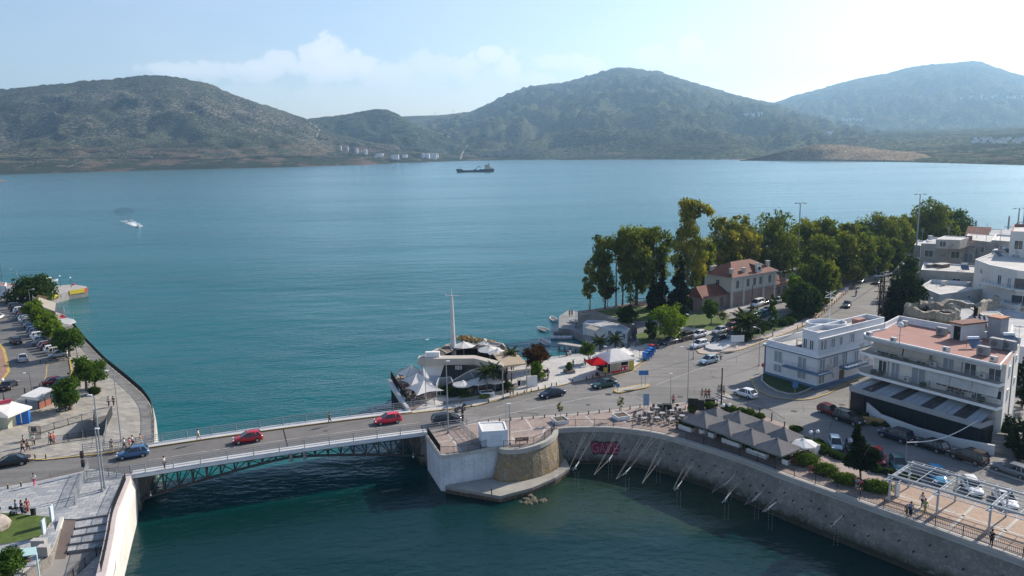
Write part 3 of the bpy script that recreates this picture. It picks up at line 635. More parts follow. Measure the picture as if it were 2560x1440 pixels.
lg=[G(1113,1219,.8),G(1251,1243,.8),G(1330,1222,.8),G(1390,1196,.8),G(1425,1172,.8),G(1415,1150,.8)]+[flare(p,.3)for p in BAST[::-1]]+[BLK[2]+Vector((.02,0,0))]
mb=MB();mb.prism(lg,.55,.95,0,1);mb.build('slab',[mat('ledge_concrete',(.30,.285,.25),.9,.25,.4),CONCD],T)
mb=MB();mb.prism([Vector((p[0],p[1]+.12,0))for p in lg],-5,.55,0);mb.build('foot',rubble('weedy_foot',(.13,.10,.07),(.05,.045,.035),1.5),T)
mb=MB();c=G(1229,1236,.95);mb.cyl(c,c+Vector((0,0,.7)),.07);mb.sphere(c+Vector((0,0,.7)),.11,6,4);tag(mb.build('mooring_bollard',BLACK,org=c),'small iron mooring bollard on the landing ledge','bollard')
rk=MB()
for k in range(26):
 c=G(1322+NR.randn()*14,1252+NR.randn()*5,0);r=.25+.3*NR.rand()
 rk.sphere((c.x,c.y,-.05),r,6,4,sz=.55)
tag(rk.build('rocks',mat('wet_rock',(.10,.09,.06),.8,.5,1.5)),None,None,kind='stuff')
T=thing('sea_wall','long curved rubble-stone sea wall with a pale coping round the basin','wall',(SEAW[8].x,SEAW[8].y,0))
ow=offs(SEAW,-.02)
mb=MB();mb.loft([[(p.x,p.y,z)for p in offs(SEAW,d)]for d,z in((-.75,-3),(-.6,.5),(-.05,Z0-.5))]);mb.build('rubble_face',RUB,T)
mb=MB();mb.loft([[(p.x,p.y,z)for p in offs(SEAW,d)]for d,z in((-.05,Z0-.5),(-.22,Z0-.5),(-.22,Z0-.2),(-.05,Z0-.2),(-.05,Z0+.15),(.56,Z0+.15),(.56,Z0))]);mb.build('coping',CONC,T)
mb=MB();mb.loft([[(p.x,p.y,z)for p in offs(SEAW,d)]for d,z in((-.5,.35),(-1.2,.2),(-1.4,-2))]);mb.build('wall_footing',mat('weedy_footing',(.045,.042,.028),.9,.4,1),T)
ds=MB()
for k in range(0,60):
 t=k/60*(len(SEAW)-1);i=int(t)
 p=Vector(SEAW[i]).lerp(Vector(SEAW[min(i+1,len(SEAW)-1)]),t-i)
 d=(S2(SEAW[min(i+1,len(SEAW)-1)])-S2(SEAW[i])).normalized();q=p+Vector((d.y,-d.x,0))*.45
 ds.cyl((q.x,q.y,1.6+(k*37%10)*.2),(q.x+d.y*.3,q.y-d.x*.3,1.55+(k*37%10)*.2),.075,n=6)
ds.build('drain_holes',DARK,T)
# graffiti on the curved wall
i=min(range(len(SEAW)),key=lambda k:(S2(SEAW[k])-S2(G(1512,1074))).length)
c=Vector(SEAW[i]);d=(S2(SEAW[i+1])-S2(SEAW[i-1])).normalized();nn=Vector((d.y,-d.x,0));
T=thing('graffiti','magenta bubble-letter graffiti outlined in black on the rubble sea wall','graffiti',(c.x+nn.x*.6,c.y+nn.y*.6,1.4))
gc=Vector((c.x,c.y,0))+nn*.42
def gp(u,v,e=0):return gc+d*u+nn*(.06+e-(v-2.2)*.115)+Vector((0,0,v))
def ov(mb,u,v,ru,rv,e,n=20,mi=0):mb.ngon([gp(u+ru*math.cos(k*2*math.pi/n),v+rv*math.sin(k*2*math.pi/n),e)for k in range(n)],mi)
mb=MB()
for u,r in((-1.5,1.05),(-.6,.95),(.4,1.0),(1.45,1.05)):ov(mb,u,2.2,r*.95,r*.98,0)
mb.build('black_outline',BLACK,T,fixn=False)
mb=MB()
for u,r in((-1.5,.9),(-.6,.8),(.4,.85),(1.4,.9)):ov(mb,u,2.2,r*.95,r*.96,.015+.004*(u+2))
mb.build('magenta_fill',mat('magenta_spray',(.21,.025,.065),.8,.1,2),T,fixn=False)
mb=MB()
def st(pts,w=.07):
 for a,b in zip(pts[:-1],pts[1:]):mb.bar(gp(a[0],a[1],.05),gp(b[0],b[1],.05),w,.03)
st([(-1.0,2.8),(-1.6,2.9),(-2.0,2.4),(-1.9,1.8),(-1.4,1.55),(-1.05,1.8),(-1.05,2.2),(-1.45,2.2)])
st([(-.85,1.5),(-.5,2.9),(-.1,1.5)]);st([(-.65,2.0),(-.28,2.0)])
st([(.1,2.9),(.4,1.55),(.75,2.9)])
st([(2.0,1.6),(1.2,1.55),(1.15,2.85),(1.9,2.8)]);st([(1.15,2.2),(1.8,2.2)])
mb.build('white_lettering',mat('dull_white_spray',(.38,.38,.38),.8,.2,2),T)
mb=MB()
for k,ch in enumerate('TAGS'):
 u=2.85+k*.28;st_=[(u,1.9),(u+.1,2.3),(u+.18,1.9),(u+.05,2.1)]
 for a,b in zip(st_[:-1],st_[1:]):mb.bar(gp(a[0],a[1],.03),gp(b[0],b[1],.03),.045,.03)
mb.build('black_tag',BLACK,T)
# ================================================================== BRIDGE AND RAILINGS
def resample(pts,step):
 P=[Vector((p[0],p[1],p[2]if len(p)>2 else Z0))for p in pts];out=[];
 L=[0]
 for a,b in zip(P[:-1],P[1:]):L.append(L[-1]+(b-a).length)
 k=max(1,round(L[-1]/step))
 for i in range(k+1):
  s=L[-1]*i/k;j=0
  while j<len(L)-2 and L[j+1]<s:j+=1
  out.append(P[j].lerp(P[j+1],(s-L[j])/max(L[j+1]-L[j],1e-6)))
 return out
def fence(label,pts,h=1.05,step=2.6,mt=None,bars=.16,rails=(.12,1.0),post=.07,cat='railing',name='railing',bw=.022,group=None,postmt=None,curl=True):
 mt=mt or BLACK;q=resample(pts,step);T=thing(name,label,cat,q[0],group=group)
 mb=MB()
 for a,b in zip(q[:-1],q[1:]):
  for r in rails:mb.bar(a+Vector((0,0,h*r)),b+Vector((0,0,h*r)),.04)
  if bars:
   k=max(1,int((b-a).length/bars))
   for i in range(1,k):c=a.lerp(b,i/k);mb.bar(c+Vector((0,0,h*rails[0])),c+Vector((0,0,h*rails[-1])),bw)
 mb.build('railing_panel',mt,T)
 pm=MB();pm.box((0,0,h*.54),(post,post,h*1.08));me=None
 for p in q:
  if me is None:o=pm.build('post',postmt or mt,T,org=(0,0,0));me=o.data;o.location=p-Vector(T['_org'])
  else:
   o=bpy.data.objects.new('post',me);COL.objects.link(o);o.parent=T;o.location=p-Vector(T['_org'])
 return T
# deck axis
NL,NRt,FL,FR=G(330,1190),G(1068,1083),G(385,1110),G(1012,1031)
NRt=NRt.lerp(G(1150,1068),.0)
ax=(NRt-NL).normalized();cr=Vector((-ax.y,ax.x,0));LB=(NRt-NL).length
WB=(FL-NL).dot(cr)
def hump(s):return .22*(1-(2*s/LB-1)**2)
def BP(s,w,z=0):p=NL+ax*s+cr*w;return Vector((p.x,p.y,Z0+hump(min(max(s,0),LB))+z))
T=thing('truss_bridge','steel truss road bridge with grey deck, crossing the channel between the two quays','bridge',(NL.x,NL.y,0))
NS=24;SS=[LB*k/NS for k in range(NS+1)]
mb=MB();mb.loft([[BP(s,w,z)for w,z in((1.35,.03),(WB-1.75,.03))]for s in[-2]+SS+[LB+3]])
mb.build('roadway',mat('deck_asphalt',(.15,.142,.135),.9,.2,.3,var2=((.10,.095,.09),.15,.6)),T)
mb=MB()
for w0,w1 in((0,1.35),(WB-1.75,WB)):
 mb.loft([[BP(s,w,z)for w,z in((w0,-.12),(w0,.2),(w1,.2),(w1,-.12))]for s in SS],close=True)
mb.build('walkway',mat('walkway_metal',(.46,.47,.48),.7,.15,.5),T)
mb=MB();mb.loft([[BP(s,w,z)for w,z in((-.16,-.30),(-.16,.06),(0,.06),(0,-.30))]for s in SS],close=True)
mb.build('fascia_beam',mat('fascia_white',(.58,.60,.61),.6,.12,.6),T)
mb=MB();mb.loft([[BP(s,w,z)for w,z in((0,-.12),(0,-.35),(WB,-.35),(WB,-.12))]for s in SS],close=True)
mb.build('deck_slab',CONCD,T)
mb=MB();mb.loft([[BP(s,w,.21)for w in(WB-1.79,WB-1.62)]for s in[-6]+SS]);mb.loft([[BP(s,WB-1.79,z)for z in(.0,.21)]for s in SS])
mb.build('yellow_kerb',mat('ochre_paint',(.26,.18,.06),.8,.3,.9),T)
mb=MB();ribbon(mb,[BP(s,1.35+(WB-3.1)*.42)for s in SS[1:]],.12,0);mb.v=[(v[0],v[1],BP((Vector(v)-NL).dot(ax),0,.04).z)for v in mb.v];mb.build('lane_line',LINE,T)
mb=MB();mb.bar(BP(LB*.5,1.35,.035),BP(LB*.5,WB-1.75,.035),.16,.012);mb.build('expansion_joint',DARK,T)
TRM=mat('truss_steel',(.05,.05,.052),.7,.3,.9,var2=((.16,.095,.06),1.5,.6))
def depth(s):
 x=abs(2*s/LB-1);return .95+2.6*x**1.25
for w in(.35,WB-.5):
 mb=MB();mb2=MB();tp=-.42
 K=22;xs=[LB*k/K for k in range(K+1)]
 for a,b in zip(xs[:-1],xs[1:]):
  mb.bar(BP(a,w,tp),BP(b,w,tp),.22,.25);mb.bar(BP(a,w,-depth(a)),BP(b,w,-depth(b)),.3,.26)
 for k,a in enumerate(xs):mb2.bar(BP(a,w,tp),BP(a,w,-depth(a)),.16,.2)
 for k in range(K):
  a,b=xs[k],xs[k+1]
  if(k%2==0):mb2.bar(BP(a,w,tp),BP(b,w,-depth(b)),.10,.12)
  else:mb2.bar(BP(b,w,tp),BP(a,w,-depth(a)),.10,.12)
 c_=mb.build('truss_chord',TRM,T);mb2.build('truss_lattice',TRM,c_)
mb=MB()
for k in range(0,23):
 s=LB*k/22;mb.bar(BP(s,.35,-.55),BP(s,WB-.5,-.55),.14,.3);mb.bar(BP(s,.35,-depth(s)),BP(s,WB-.5,-depth(s)),.12,.14)
 if k<22:s2=LB*(k+1)/22;mb.bar(BP(s,.35,-depth(s)),BP(s2,WB-.5,-depth(s2)),.1,.1)
mb.build('cross_bracing',TRM,T)
def brail(w,s0,s1,nm):
 q=resample([BP(s,w,.2)for s in[s0+(s1-s0)*k/16 for k in range(17)]],3.3)
 mb=MB()
 for a,b in zip(q[:-1],q[1:]):
  for r in(.25,.55,.82):mb.bar(a+Vector((0,0,r)),b+Vector((0,0,r)),.045,.06)
  mb.bar(a+Vector((0,0,1.12)),b+Vector((0,0,1.12)),.07,.07)
  for i in range(1,12):c=a.lerp(b,i/12);mb.bar(c+Vector((0,0,.1)),c+Vector((0,0,1.1)),.014)
 p_=mb.build('parapet_rail',GALV,T)
 mm=MB();mm.box((0,0,.56),(.1,.1,1.12));me=None
 for c in q:
  if me is None:o=mm.build('post',GALV,T,org=(0,0,0));me=o.data
  else:o=bpy.data.objects.new('post',me);COL.objects.link(o);o.parent=T
  o.location=c-Vector(T['_org'])
brail(.08,-5,LB+6,'n');brail(WB-.12,-7,LB+4,'f')
for k in range(3):
 mb=MB();s=LB*(.36+.13*k);mb.sphere((0,0,0),.16,8,5)
for k,(x,y)in enumerate(((602,1174),(617,1170),(675,1160),(689,1157),(750,1149),(763,1147),(805,1143),(819,1142),(1033,1142),(377,1238))):
 c=G(x,y,2.2);mb=MB();mb.sphere((c.x,c.y,c.z),.12,8,5)
 mb.cyl((c.x,c.y,c.z),(c.x,c.y,c.z+.6),.02,n=4)
 mb.build('navigation_lamp',LAMPW,T)
c=BP(LB*.53,-.02,-.6)
for o_ in(-.9,.9):mb=MB();mb.bar(c+ax*o_+Vector((0,0,.4)),c+ax*o_+Vector((0,0,-.8)),.4,.4);mb.build('leaf_lock',mat('lock_steel',(.20,.22,.23),.7,.2,1),T)
# piers under the bridge ends
T2=thing('bridge_pier','dark masonry pier under the left end of the bridge deck','pier',(NL.x,NL.y,-1))
mb=MB();mb.prism([NL+ax*-1.0+cr*-.1,NL+ax*.6+cr*0,NL+ax*.9+cr*(WB-.3),NL+ax*-1+cr*(WB-.3)],-5,Z0-.5,0);mb.build('pier_body',RUB,T2)
T2=thing('bridge_pier','dark masonry pier hidden under the right end of the bridge deck','pier',(NRt.x,NRt.y,-1))
mb=MB();mb.prism([NRt+ax*-.9+cr*.3,NRt+ax*2+cr*.3,NRt+ax*2+cr*(WB+.6),NRt+ax*-.9+cr*(WB+.6)],-5,Z0-.5,0);mb.build('pier_body',RUB,T2)
# --- railings
Zk=Z0+.12
def at(px,z=Zk):return[Vector((p.x,p.y,z))for p in GL(px,z)]
fence('black iron railing along the curved left promenade edge above the bay',at([(384,1108),(383,1046),(378,1014),(357,985),(318,951),(263,906),(216,857),(181,813)]),step=2.4,bars=.1,bw=.035)
fence('black railing on the far side of the underpass stairway',at([(102,1085),(110,1082),(238,1044)]),step=2.2,bars=.14)
fence('black railing on the near side of the underpass stairway',at([(126,1110),(232,1094),(258,1092)]),step=2.0,bars=.14)
mb=MB();T=thing('gate','tall dark iron gate at the head of the underpass stairs','gate',G(80,1096))
for a,b in((G(75,1100),G(103,1099)),):
 for k in range(11):c=a.lerp(b,k/10);mb.bar(c+Vector((0,0,.1)),c+Vector((0,0,2.0)),.05)
 for z in(.1,1.1,2.0):mb.bar(a+Vector((0,0,z)),b+Vector((0,0,z)),.06)
mb.build('gate_leaf',BLACK,T)
mb=MB();a=G(80,1098);mb.bar(a+Vector((.1,-.06,1.5)),a+Vector((.9,-.06,1.5)),.03,.7);mb.build('notice_board',mat('grey_board',(.22,.25,.28),.6,.1,1),T)
for(p0,p1,lb,hh)in(((238,1046),(236,1066),'dark steel panel fence at the left side of the passage mouth',1.4),((281,1036),(266,1068),'dark steel panel fence at the right side of the passage mouth',1.4)):
 a,b=at([p0,p1]);T=thing('panel_fence',lb,'fence',a)
 mb=MB();mb.bar(a+Vector((0,0,hh/2)),b+Vector((0,0,hh/2)),.1,hh);mb.build('solid_panel',BLACK,T)
a,b=at([(268,1064),(262,1112)]);fence('grey galvanised handrail beside the passage wall',[a,b],mt=GALV,step=2,bars=.5)
fence('white-grey handrail at the left bridge approach beside the walking people',at([(259,1128),(300,1122),(366,1108)]),mt=GALV,h=1.1,step=2.2,bars=.18)
fence('black railing on top of the canal wall beside the terrace steps',[Vector((p.x-.5,p.y,Z0+.1))for p in CW[2:14]],step=2.2,bars=.12,h=1.1)
fence('black railing from the bridge end to the lamp posts on the terrace',at([(218,1198),(325,1184)]),step=2.2,bars=.14)
fence('black railing along the sloping edge of the lower quay',[Vector((p.x,p.y,zlow))for p in GL([(279,1366),(246,1388),(190,1442),(130,1510)],zlow)],step=2.0,bars=.14)
fence('heavy grey lattice barrier across the terrace at the bridge end',at([(222,1178),(208,1210),(189,1262)]),mt=GALV,h=1.3,step=2.0,bars=.25,rails=(.1,.5,1.0),bw=.05)
fence('heavy grey lattice barrier across the right bridge abutment',at([(1150,1072),(1170,1093),(1191,1113)]),mt=GALV,h=1.3,step=1.8,bars=.3,rails=(.1,.5,1.0),bw=.05)
fence('black spiked fence on the water side of the right abutment',at([(1069,1088),(1101,1134)]),step=1.8,bars=.1,h=1.2,bw=.05)
fence('black railing on the front of the right abutment',at([(1101,1135),(1114,1138),(1200,1126),(1204,1118),(1262,1112)]),step=2.0,bars=.16)
fence('black railing round the top of the stone bastion',[Vector((p.x,p.y,Zk+.05))for p in offs(BAST,.4)[2:-1]],step=2.1,bars=.16)
fence('long black railing along the coping of the curved sea wall',[Vector((p.x,p.y,Z0+.16))for p in offs(SEAW,.42)],step=2.75,bars=.17)
# ================================================================== VEHICLES
def body_mesh(kind):
 """returns builders in the car's own axes: x forward, length about 4.2 m"""
 S=dict(hatch=(4.0,1.68,1.48),sedan=(4.5,1.75,1.42),suv=(4.5,1.85,1.75),van=(4.9,1.9,1.95),wagon=(4.5,1.75,1.5),small=(3.5,1.6,1.5))[kind]
 L,Wd,H=S;h=L/2;w=Wd/2
 zb,zs=.26,H*.62
#      x, shoulder z, half width
 rows=[(-h,zs*.72,w*.80),(-h+.06,zs*.92,w*.9),(-h+.35,zs,w*.97),(-h*.5,zs,w),(0,zs*.985,w),(h*.42,zs*.97,w*.99),(h*.55,zs*.92,w*.98),(h-.45,zs*.80,w*.94),(h-.1,zs*.68,w*.84),(h,zs*.55,w*.74)]
 if kind=='sedan':rows[0]=(-h,zs*.8,w*.82);
 B=MB();R_=[]
 for x,z,ww in rows:
  R_.append([(x,-ww*.9,zb),(x,-ww,zb+.12),(x,-ww,z*.8),(x,-ww*.95,z),(x,-ww*.5,z+.035),(x,0,z+.05),(x,ww*.5,z+.035),(x,ww*.95,z),(x,ww,z*.8),(x,ww,zb+.12),(x,ww*.9,zb)])
 B.loft(R_,close=True);B.ngon(R_[0][::-1]);B.ngon(R_[-1])
# greenhouse stations: rear base, rear roof, front roof, front base
 g=dict(hatch=(-h+.12,-h+.55,h*.02,h*.50),sedan=(-h*.72,-h*.38,h*.05,h*.48),suv=(-h+.1,-h+.35,h*.05,h*.48),van=(-h+.06,-h+.2,h*.30,h*.62),wagon=(-h+.1,-h+.5,h*.05,h*.48),small=(-h+.1,-h+.4,h*.12,h*.60))[kind]
 C=MB();wb,wt=w*.93,w*.74
 st=[(g[0],zs-.04,wb*.96,zs-.04,wb*.92),(g[1],zs-.04,wb,H-.05,wt),((g[1]+g[2])/2,zs-.04,wb,H,wt),(g[2],zs-.04,wb,H-.04,wt),(g[3],zs-.06,wb*.97,zs-.04,wb*.9)]
 C.loft([[(x,-b,z0),(x,-t,z1),(x,t,z1),(x,b,z0)]for x,z0,b,z1,t in st])
 Rf=MB();xs=[g[1]-.06,(g[1]+g[2])/2,g[2]+.04]
 Rf.loft([[(x,-wt-.02,z-.05),(x,-wt*.8,z+.015),(x,0,z+.03),(x,wt*.8,z+.015),(x,wt+.02,z-.05)]for x,z in zip(xs,(H-.04,H+.01,H-.03))])
 Pl=MB()
 for s in(-1,1):
  Pl.bar((g[2],s*wt,H-.05),(g[3],s*wb*.93,zs-.02),.07);Pl.bar((g[1],s*wt,H-.05),(g[0],s*wb*.95,zs-.02),.11)
  xm=(g[1]+g[2])/2;Pl.bar((xm,s*(wt+.01),H-.03),(xm,s*(wb+.01),zs),.08)
  if kind in('suv','wagon','van','hatch'):xm=g[1]+.45;Pl.bar((xm,s*(wt+.01),H-.03),(xm-.1,s*(wb+.01),zs),.13)
 return B,C,Rf,Pl,L,Wd,H,zs,h,w
PLATE=mat('number_plate',(.6,.6,.58),.5,0)
CARS={}
def car_proto(kind):
 if kind in CARS:return CARS[kind]
 B,C,Rf,Pl,L,Wd,H,zs,h,w=body_mesh(kind)
 T=thing('parked_car','car','car',(0,0,0),rz=0)
 b=B.build('body',PAINT,T,smooth=True)
 md=b.modifiers.new('bevel','EDGE_SPLIT')if False else None
 Rf.build('roof',PAINT,T,smooth=True);Pl.build('window_pillars',PAINT,T)
 C.build('windows',CARGL,T)
 for sx,sy in((-1,-1),(-1,1),(1,-1),(1,1)):
  m1=MB();x=sx*L*.31;y=sy*(w-.09);r=.31 if kind!='suv' else .35
  m1.cyl((x,y-.11,r),(x,y+.11,r),r,n=14);wh=m1.build('wheel',TYRE,T)
  m2=MB();m2.cyl((x,y+sy*.112,r),(x,y+sy*.125,r),r*.62,n=10);m2.build('rim',RIM,wh)
 for s in(-1,1):
  m1=MB();m1.box((h-.12,s*w*.62,zs*.66),(.2,.32,.13));m1.build('headlight',LAMPW,T)
  m1=MB();m1.box((-h+.03,s*w*.70,zs*.78),(.12,.24,.2));m1.build('tail_light',TAIL,T)
  m1=MB();m1.box((L*.14,s*(w+.08),zs+.05),(.12,.2,.13));m1.build('wing_mirror',PAINT,T)
 m1=MB();m1.box((-h-.01,0,zs*.55),(.03,.5,.12));m1.build('number_plate',PLATE,T)
 m1=MB();m1.box((h-.02,0,zs*.42),(.1,w*1.2,.14));m1.build('grille',DARK,T)
 CARS[kind]=T;T['_used']=0;return T
CC=dict(black=(.012,.013,.016),darkgrey=(.05,.055,.062),silver=(.42,.44,.46),white=(.72,.73,.74),red=(.42,.012,.02),brightred=(.6,.02,.04),darkred=(.12,.01,.015),blue=(.06,.13,.25),darkblue=(.02,.035,.09),navy=(.012,.018,.04),teal=(.03,.14,.15),green=(.015,.06,.055),beige=(.42,.38,.30),skyblue=(.03,.26,.46),lightblue=(.35,.45,.52),grey=(.18,.19,.2),brown=(.06,.045,.035))
def car(px,py,ang,kind,colr,label,group=None,z=Z0,name=None,P=None):
 """ang: heading in degrees from world +x"""
 T=car_proto(kind);p=P or G(px,py,z)
 if T['_used']:T=dup(T)
 T['_used']=1;T.location=(p[0],p[1],z);T.rotation_euler=(0,0,R(ang));T['label']=label
 if name:T.name=name
 if group:T['group']=group
 elif 'group' in T:del T['group']
 recolor(T,{k:CC[colr]for k in('body','roof','window_pillars','wing_mirror')})
 return T
def dirdeg(a,b):d=Vector(b)-Vector(a);return math.degrees(math.atan2(d.y,d.x))
BA=math.degrees(math.atan2(ax.y,ax.x))
# on and near the bridge
def bcar(px,py,back,kind,colr,label):
 p=G(px,py,Z0+.35);s=(p-NL).dot(ax);z=Z0+hump(min(max(s,0),LB))+.03 if 0<s<LB else Z0+.02
 p=G(px,py,z);return car(0,0,BA+(180 if back else 0),kind,colr,label,z=z,P=p,name='moving_car')
bcar(620,1104,1,'hatch','red','dark red hatchback driving left on the middle of the bridge')
bcar(970,1057,1,'hatch','brightred','bright red hatchback driving left near the right end of the bridge')
bcar(1117,1056,0,'wagon','black','black estate car driving right, just off the right bridge end')
car(333,1142,BA+180+2,'hatch','blue','grey-blue hatchback driving left onto the left quay from the bridge',name='moving_car')
car(27,1163,BA+180+4,'sedan','black','black sedan with red tail lights at the left edge of the quay road',name='moving_car')
car(1380,991,BA+187,'sedan','navy','navy saloon driving left past the restaurant terrace',name='moving_car')
car(1510,967,BA+188,'sedan','green','dark green saloon driving left beside the yellow-kerbed island',name='moving_car')
car(1771,908,BA+192,'hatch','lightblue','pale blue hatchback on the wide junction below the stone island',name='moving_car')
car(1862,991,dirdeg(G(1884,992),G(1838,978)),'hatch','white','white hatchback turning at the round lawn corner of the blue-trimmed building',name='moving_car')
# quay parking row
row=[('suv','darkgrey'),('hatch','black'),('hatch','white'),('sedan','darkblue'),('wagon','darkgrey'),('hatch','red'),('hatch','darkgrey'),('hatch','white'),('sedan','silver'),('hatch','grey'),('hatch','lightblue'),('sedan','black'),('hatch','darkblue'),('wagon','blue'),('hatch','silver'),('sedan','darkred'),('hatch','white'),('suv','silver'),('small','white'),('sedan','darkgrey'),('hatch','grey'),('hatch','darkred'),('wagon','white'),('hatch','beige'),('small','silver')]
ORD=['first','second','third','fourth','fifth','sixth','seventh','eighth','ninth','tenth','eleventh','twelfth','thirteenth','fourteenth','fifteenth','sixteenth','seventeenth','eighteenth','nineteenth','twentieth','twenty-first','twenty-second','twenty-third','twenty-fourth','twenty-fifth']
KN=dict(hatch='hatchback',sedan='saloon',suv='off-roader',wagon='estate car',small='tall mini car',van='van')
P0,P1=G(47,772),G(143,892);ra=dirdeg(P0,P1)+90
for k,(kd,cl)in enumerate(row):
 p=P0.lerp(P1,k/24)+Vector((NR.randn()*.25,NR.randn()*.25,0));j=24-k
 car(0,0,ra+NR.randn()*2+(180 if k%7==3 else 0),kd,cl,'%s %s, %s from the near end of the quayside parking row'%(dict(darkgrey='dark grey',darkblue='dark blue',darkred='dark red',lightblue='pale blue').get(cl,cl),KN[kd],ORD[j]),'cars parked in a row along the left quay',P=p)
car(40,858,dirdeg(G(40,853),G(20,880))+180+20,'sedan','black','black saloon driving away on the left quay road',name='moving_car')
car(57,901,dirdeg(G(60,910),G(52,880)),'sedan','silver','silver saloon driving away, nearest behind the brick island',name='moving_car')
car(24,970,dirdeg(G(10,975),G(40,955)),'sedan','black','black saloon beside the yellow corner of the brick island',name='moving_car')
car(141,960,dirdeg(G(110,965),G(170,955)),'sedan','darkred','dark maroon saloon parked between the round trees on the left quay')
car(167,962,dirdeg(G(110,965),G(170,955)),'hatch','darkblue','dark blue car half hidden behind a round tree on the left quay')
car(-4,798,dirdeg(G(10,975),G(40,955)),'hatch','white','white car cut off by the left picture edge')
# north kerb row and station forecourt
car(1638,868,90+8-28,'suv','black','black tall car parked behind the blue recycling bins')
car(1672,860,BA+200,'sedan','darkgrey','dark grey saloon parked by the lawn fence')
car(1711,850,BA+200,'suv','brown','dark open-topped off-roader parked by the lawn')
car(1746,843,BA+200,'hatch','white','white hatchback parked at the top of the lawn kerb')
car(1748,868,BA+196,'wagon','white','white estate car with roof rails next to the stone island')
car(1798,833,BA+200,'hatch','silver','silver hatchback parked below the big palm')
car(1794,855,BA+205,'hatch','black','black hatchback parked at the edge of the stone island')
car(1832,848,BA+205,'suv','darkgrey','dark grey car with a bright windscreen under the palm')
car(1826,826,BA+205,'suv','darkred','dark car behind the palm tree')
FA=dirdeg(G(1826,775),G(1940,748))
car(1893,766,FA+185,'van','white','white van parked against the station front')
car(1908,762,FA+185,'sedan','black','black saloon behind the white van at the station')
car(1945,757,FA+180,'hatch','silver','small silver car at the far end of the station front')
car(1865,798,FA+5,'van','green','green panel van in the station car park')
car(1889,796,FA+5,'hatch','white','white hatchback parked beside the green van')
car(1902,792,FA+5,'hatch','teal','turquoise hatchback in the station car park')
car(1914,787,FA+5,'hatch','blue','blue hatchback in the station car park')
car(1922,781,FA+5,'sedan','black','black saloon at the end of the station car park row')
car(2030,776,FA+20,'hatch','darkblue','dark blue car half hidden by the bushes along the ribbed pavement')
RA=dirdeg(G(2110,780),G(2160,712))
car(2117,767,RA+180,'sedan','darkgrey','dark grey car driving down the long road',name='moving_car')
car(2152,706,RA+175,'sedan','silver','silver-grey car at the kerb of the long road')
car(2191,709,RA+180,'sedan','darkgrey','dark car driving down the right lane of the long road',name='moving_car')
car(2213,690,RA+150,'sedan','white','white car at the far bend of the long road',name='moving_car')
car(2136,689,RA+100,'hatch','white','white car parked under the far roadside trees')
car(2198,694,RA+150,'hatch','white','small white car behind the utility pole at the far bend')
car(2243,660,RA+180,'sedan','navy','dark blue car in the shade at the far end of the road')
# the street on the right
SA=dirdeg(G(2085,1050),G(2290,1120))
car(2076,1036,SA-2,'hatch','darkred','dark red hatchback at the head of the row along the terrace building')
car(2122,1056,SA,'suv','black','black car right behind the dark red hatchback')
car(2238,1098,SA+180,'suv','navy','dark navy estate parked by the low white wall')
car(2325,1122,SA+180,'wagon','black','black car parked beside two white rubbish bags')
car(2420,1152,SA+180,'suv','brown','dark brown car with a glinting tail lamp')
car(2530,1185,SA+180,'wagon','grey','grey hatchback at the right picture edge')
PA=dirdeg(G(2084,1105),G(2095,1135))
for x,y,kd,cl,lb in((2088,1120,'small','lightblue','pale silver-blue mini car parked nose to the hedge'),(2133,1132,'hatch','darkblue','dark blue car parked behind the leaning conifer'),(2192,1152,'hatch','brightred','red car peeking out right of the leaning conifer'),(2246,1172,'hatch','teal','grey-green hatchback between the red car and the pergola'),(2343,1200,'hatch','skyblue','sky blue hatchback behind the pergola'),(2430,1228,'hatch','white','white hatchback behind the second pergola bay'),(2512,1258,'sedan','white','long white saloon behind the third pergola bay')):
 car(x,y,PA,kd,cl,lb,'cars parked nose-in along the hedge and pergola')
# ================================================================== PEOPLE
def skin_mesh(name,edges,V,Rr,sub=1):
 me=bpy.data.meshes.new(name);me.from_pydata(V,edges,[]);ob=bpy.data.objects.new(name,me);COL.objects.link(ob)
 ob.modifiers.new('s','SKIN');
 for k,r in enumerate(Rr):me.skin_vertices[0].data[k].radius=(r,r)if not isinstance(r,tuple)else r
 me.skin_vertices[0].data[0].use_root=True
 ob.modifiers.new('u','SUBSURF').levels=sub
 dg=bpy.context.evaluated_depsgraph_get();m2=bpy.data.meshes.new_from_object(ob.evaluated_get(dg))
 bpy.data.objects.remove(ob);m2.polygons.foreach_set('use_smooth',[True]*len(m2.polygons));return m2
POSES={}
def pose_data(p):
# joint positions, x = facing
 if p=='stand':leg=[((.0,.1,.5),(0,.11,.06)),((.0,-.1,.5),(0,-.11,.06))];arm=[((.0,.24,1.12),(.05,.26,.85)),((0,-.24,1.12),(.05,-.26,.85))]
 if p=='walk':leg=[((.16,.1,.52),(.24,.1,.07)),((-.08,-.1,.5),(-.32,-.1,.13))];arm=[((-.1,.23,1.13),(-.16,.24,.87)),((.12,-.23,1.13),(.24,-.22,.9))]
 if p=='sit':leg=[((.42,.12,.5),(.44,.12,.06)),((.42,-.12,.5),(.44,-.12,.06))];arm=[((.1,.23,.78),(.36,.15,.68)),((.1,-.23,.78),(.36,-.15,.68))]
 if p=='phone':leg=[((.0,.1,.5),(0,.11,.06)),((.05,-.1,.5),(0,-.11,.06))];arm=[((.0,.25,1.15),(.26,.12,1.12)),((.05,-.25,1.15),(.28,-.1,1.12))]
 hz=.93 if p!='sit' else .5
 return leg,arm,hz
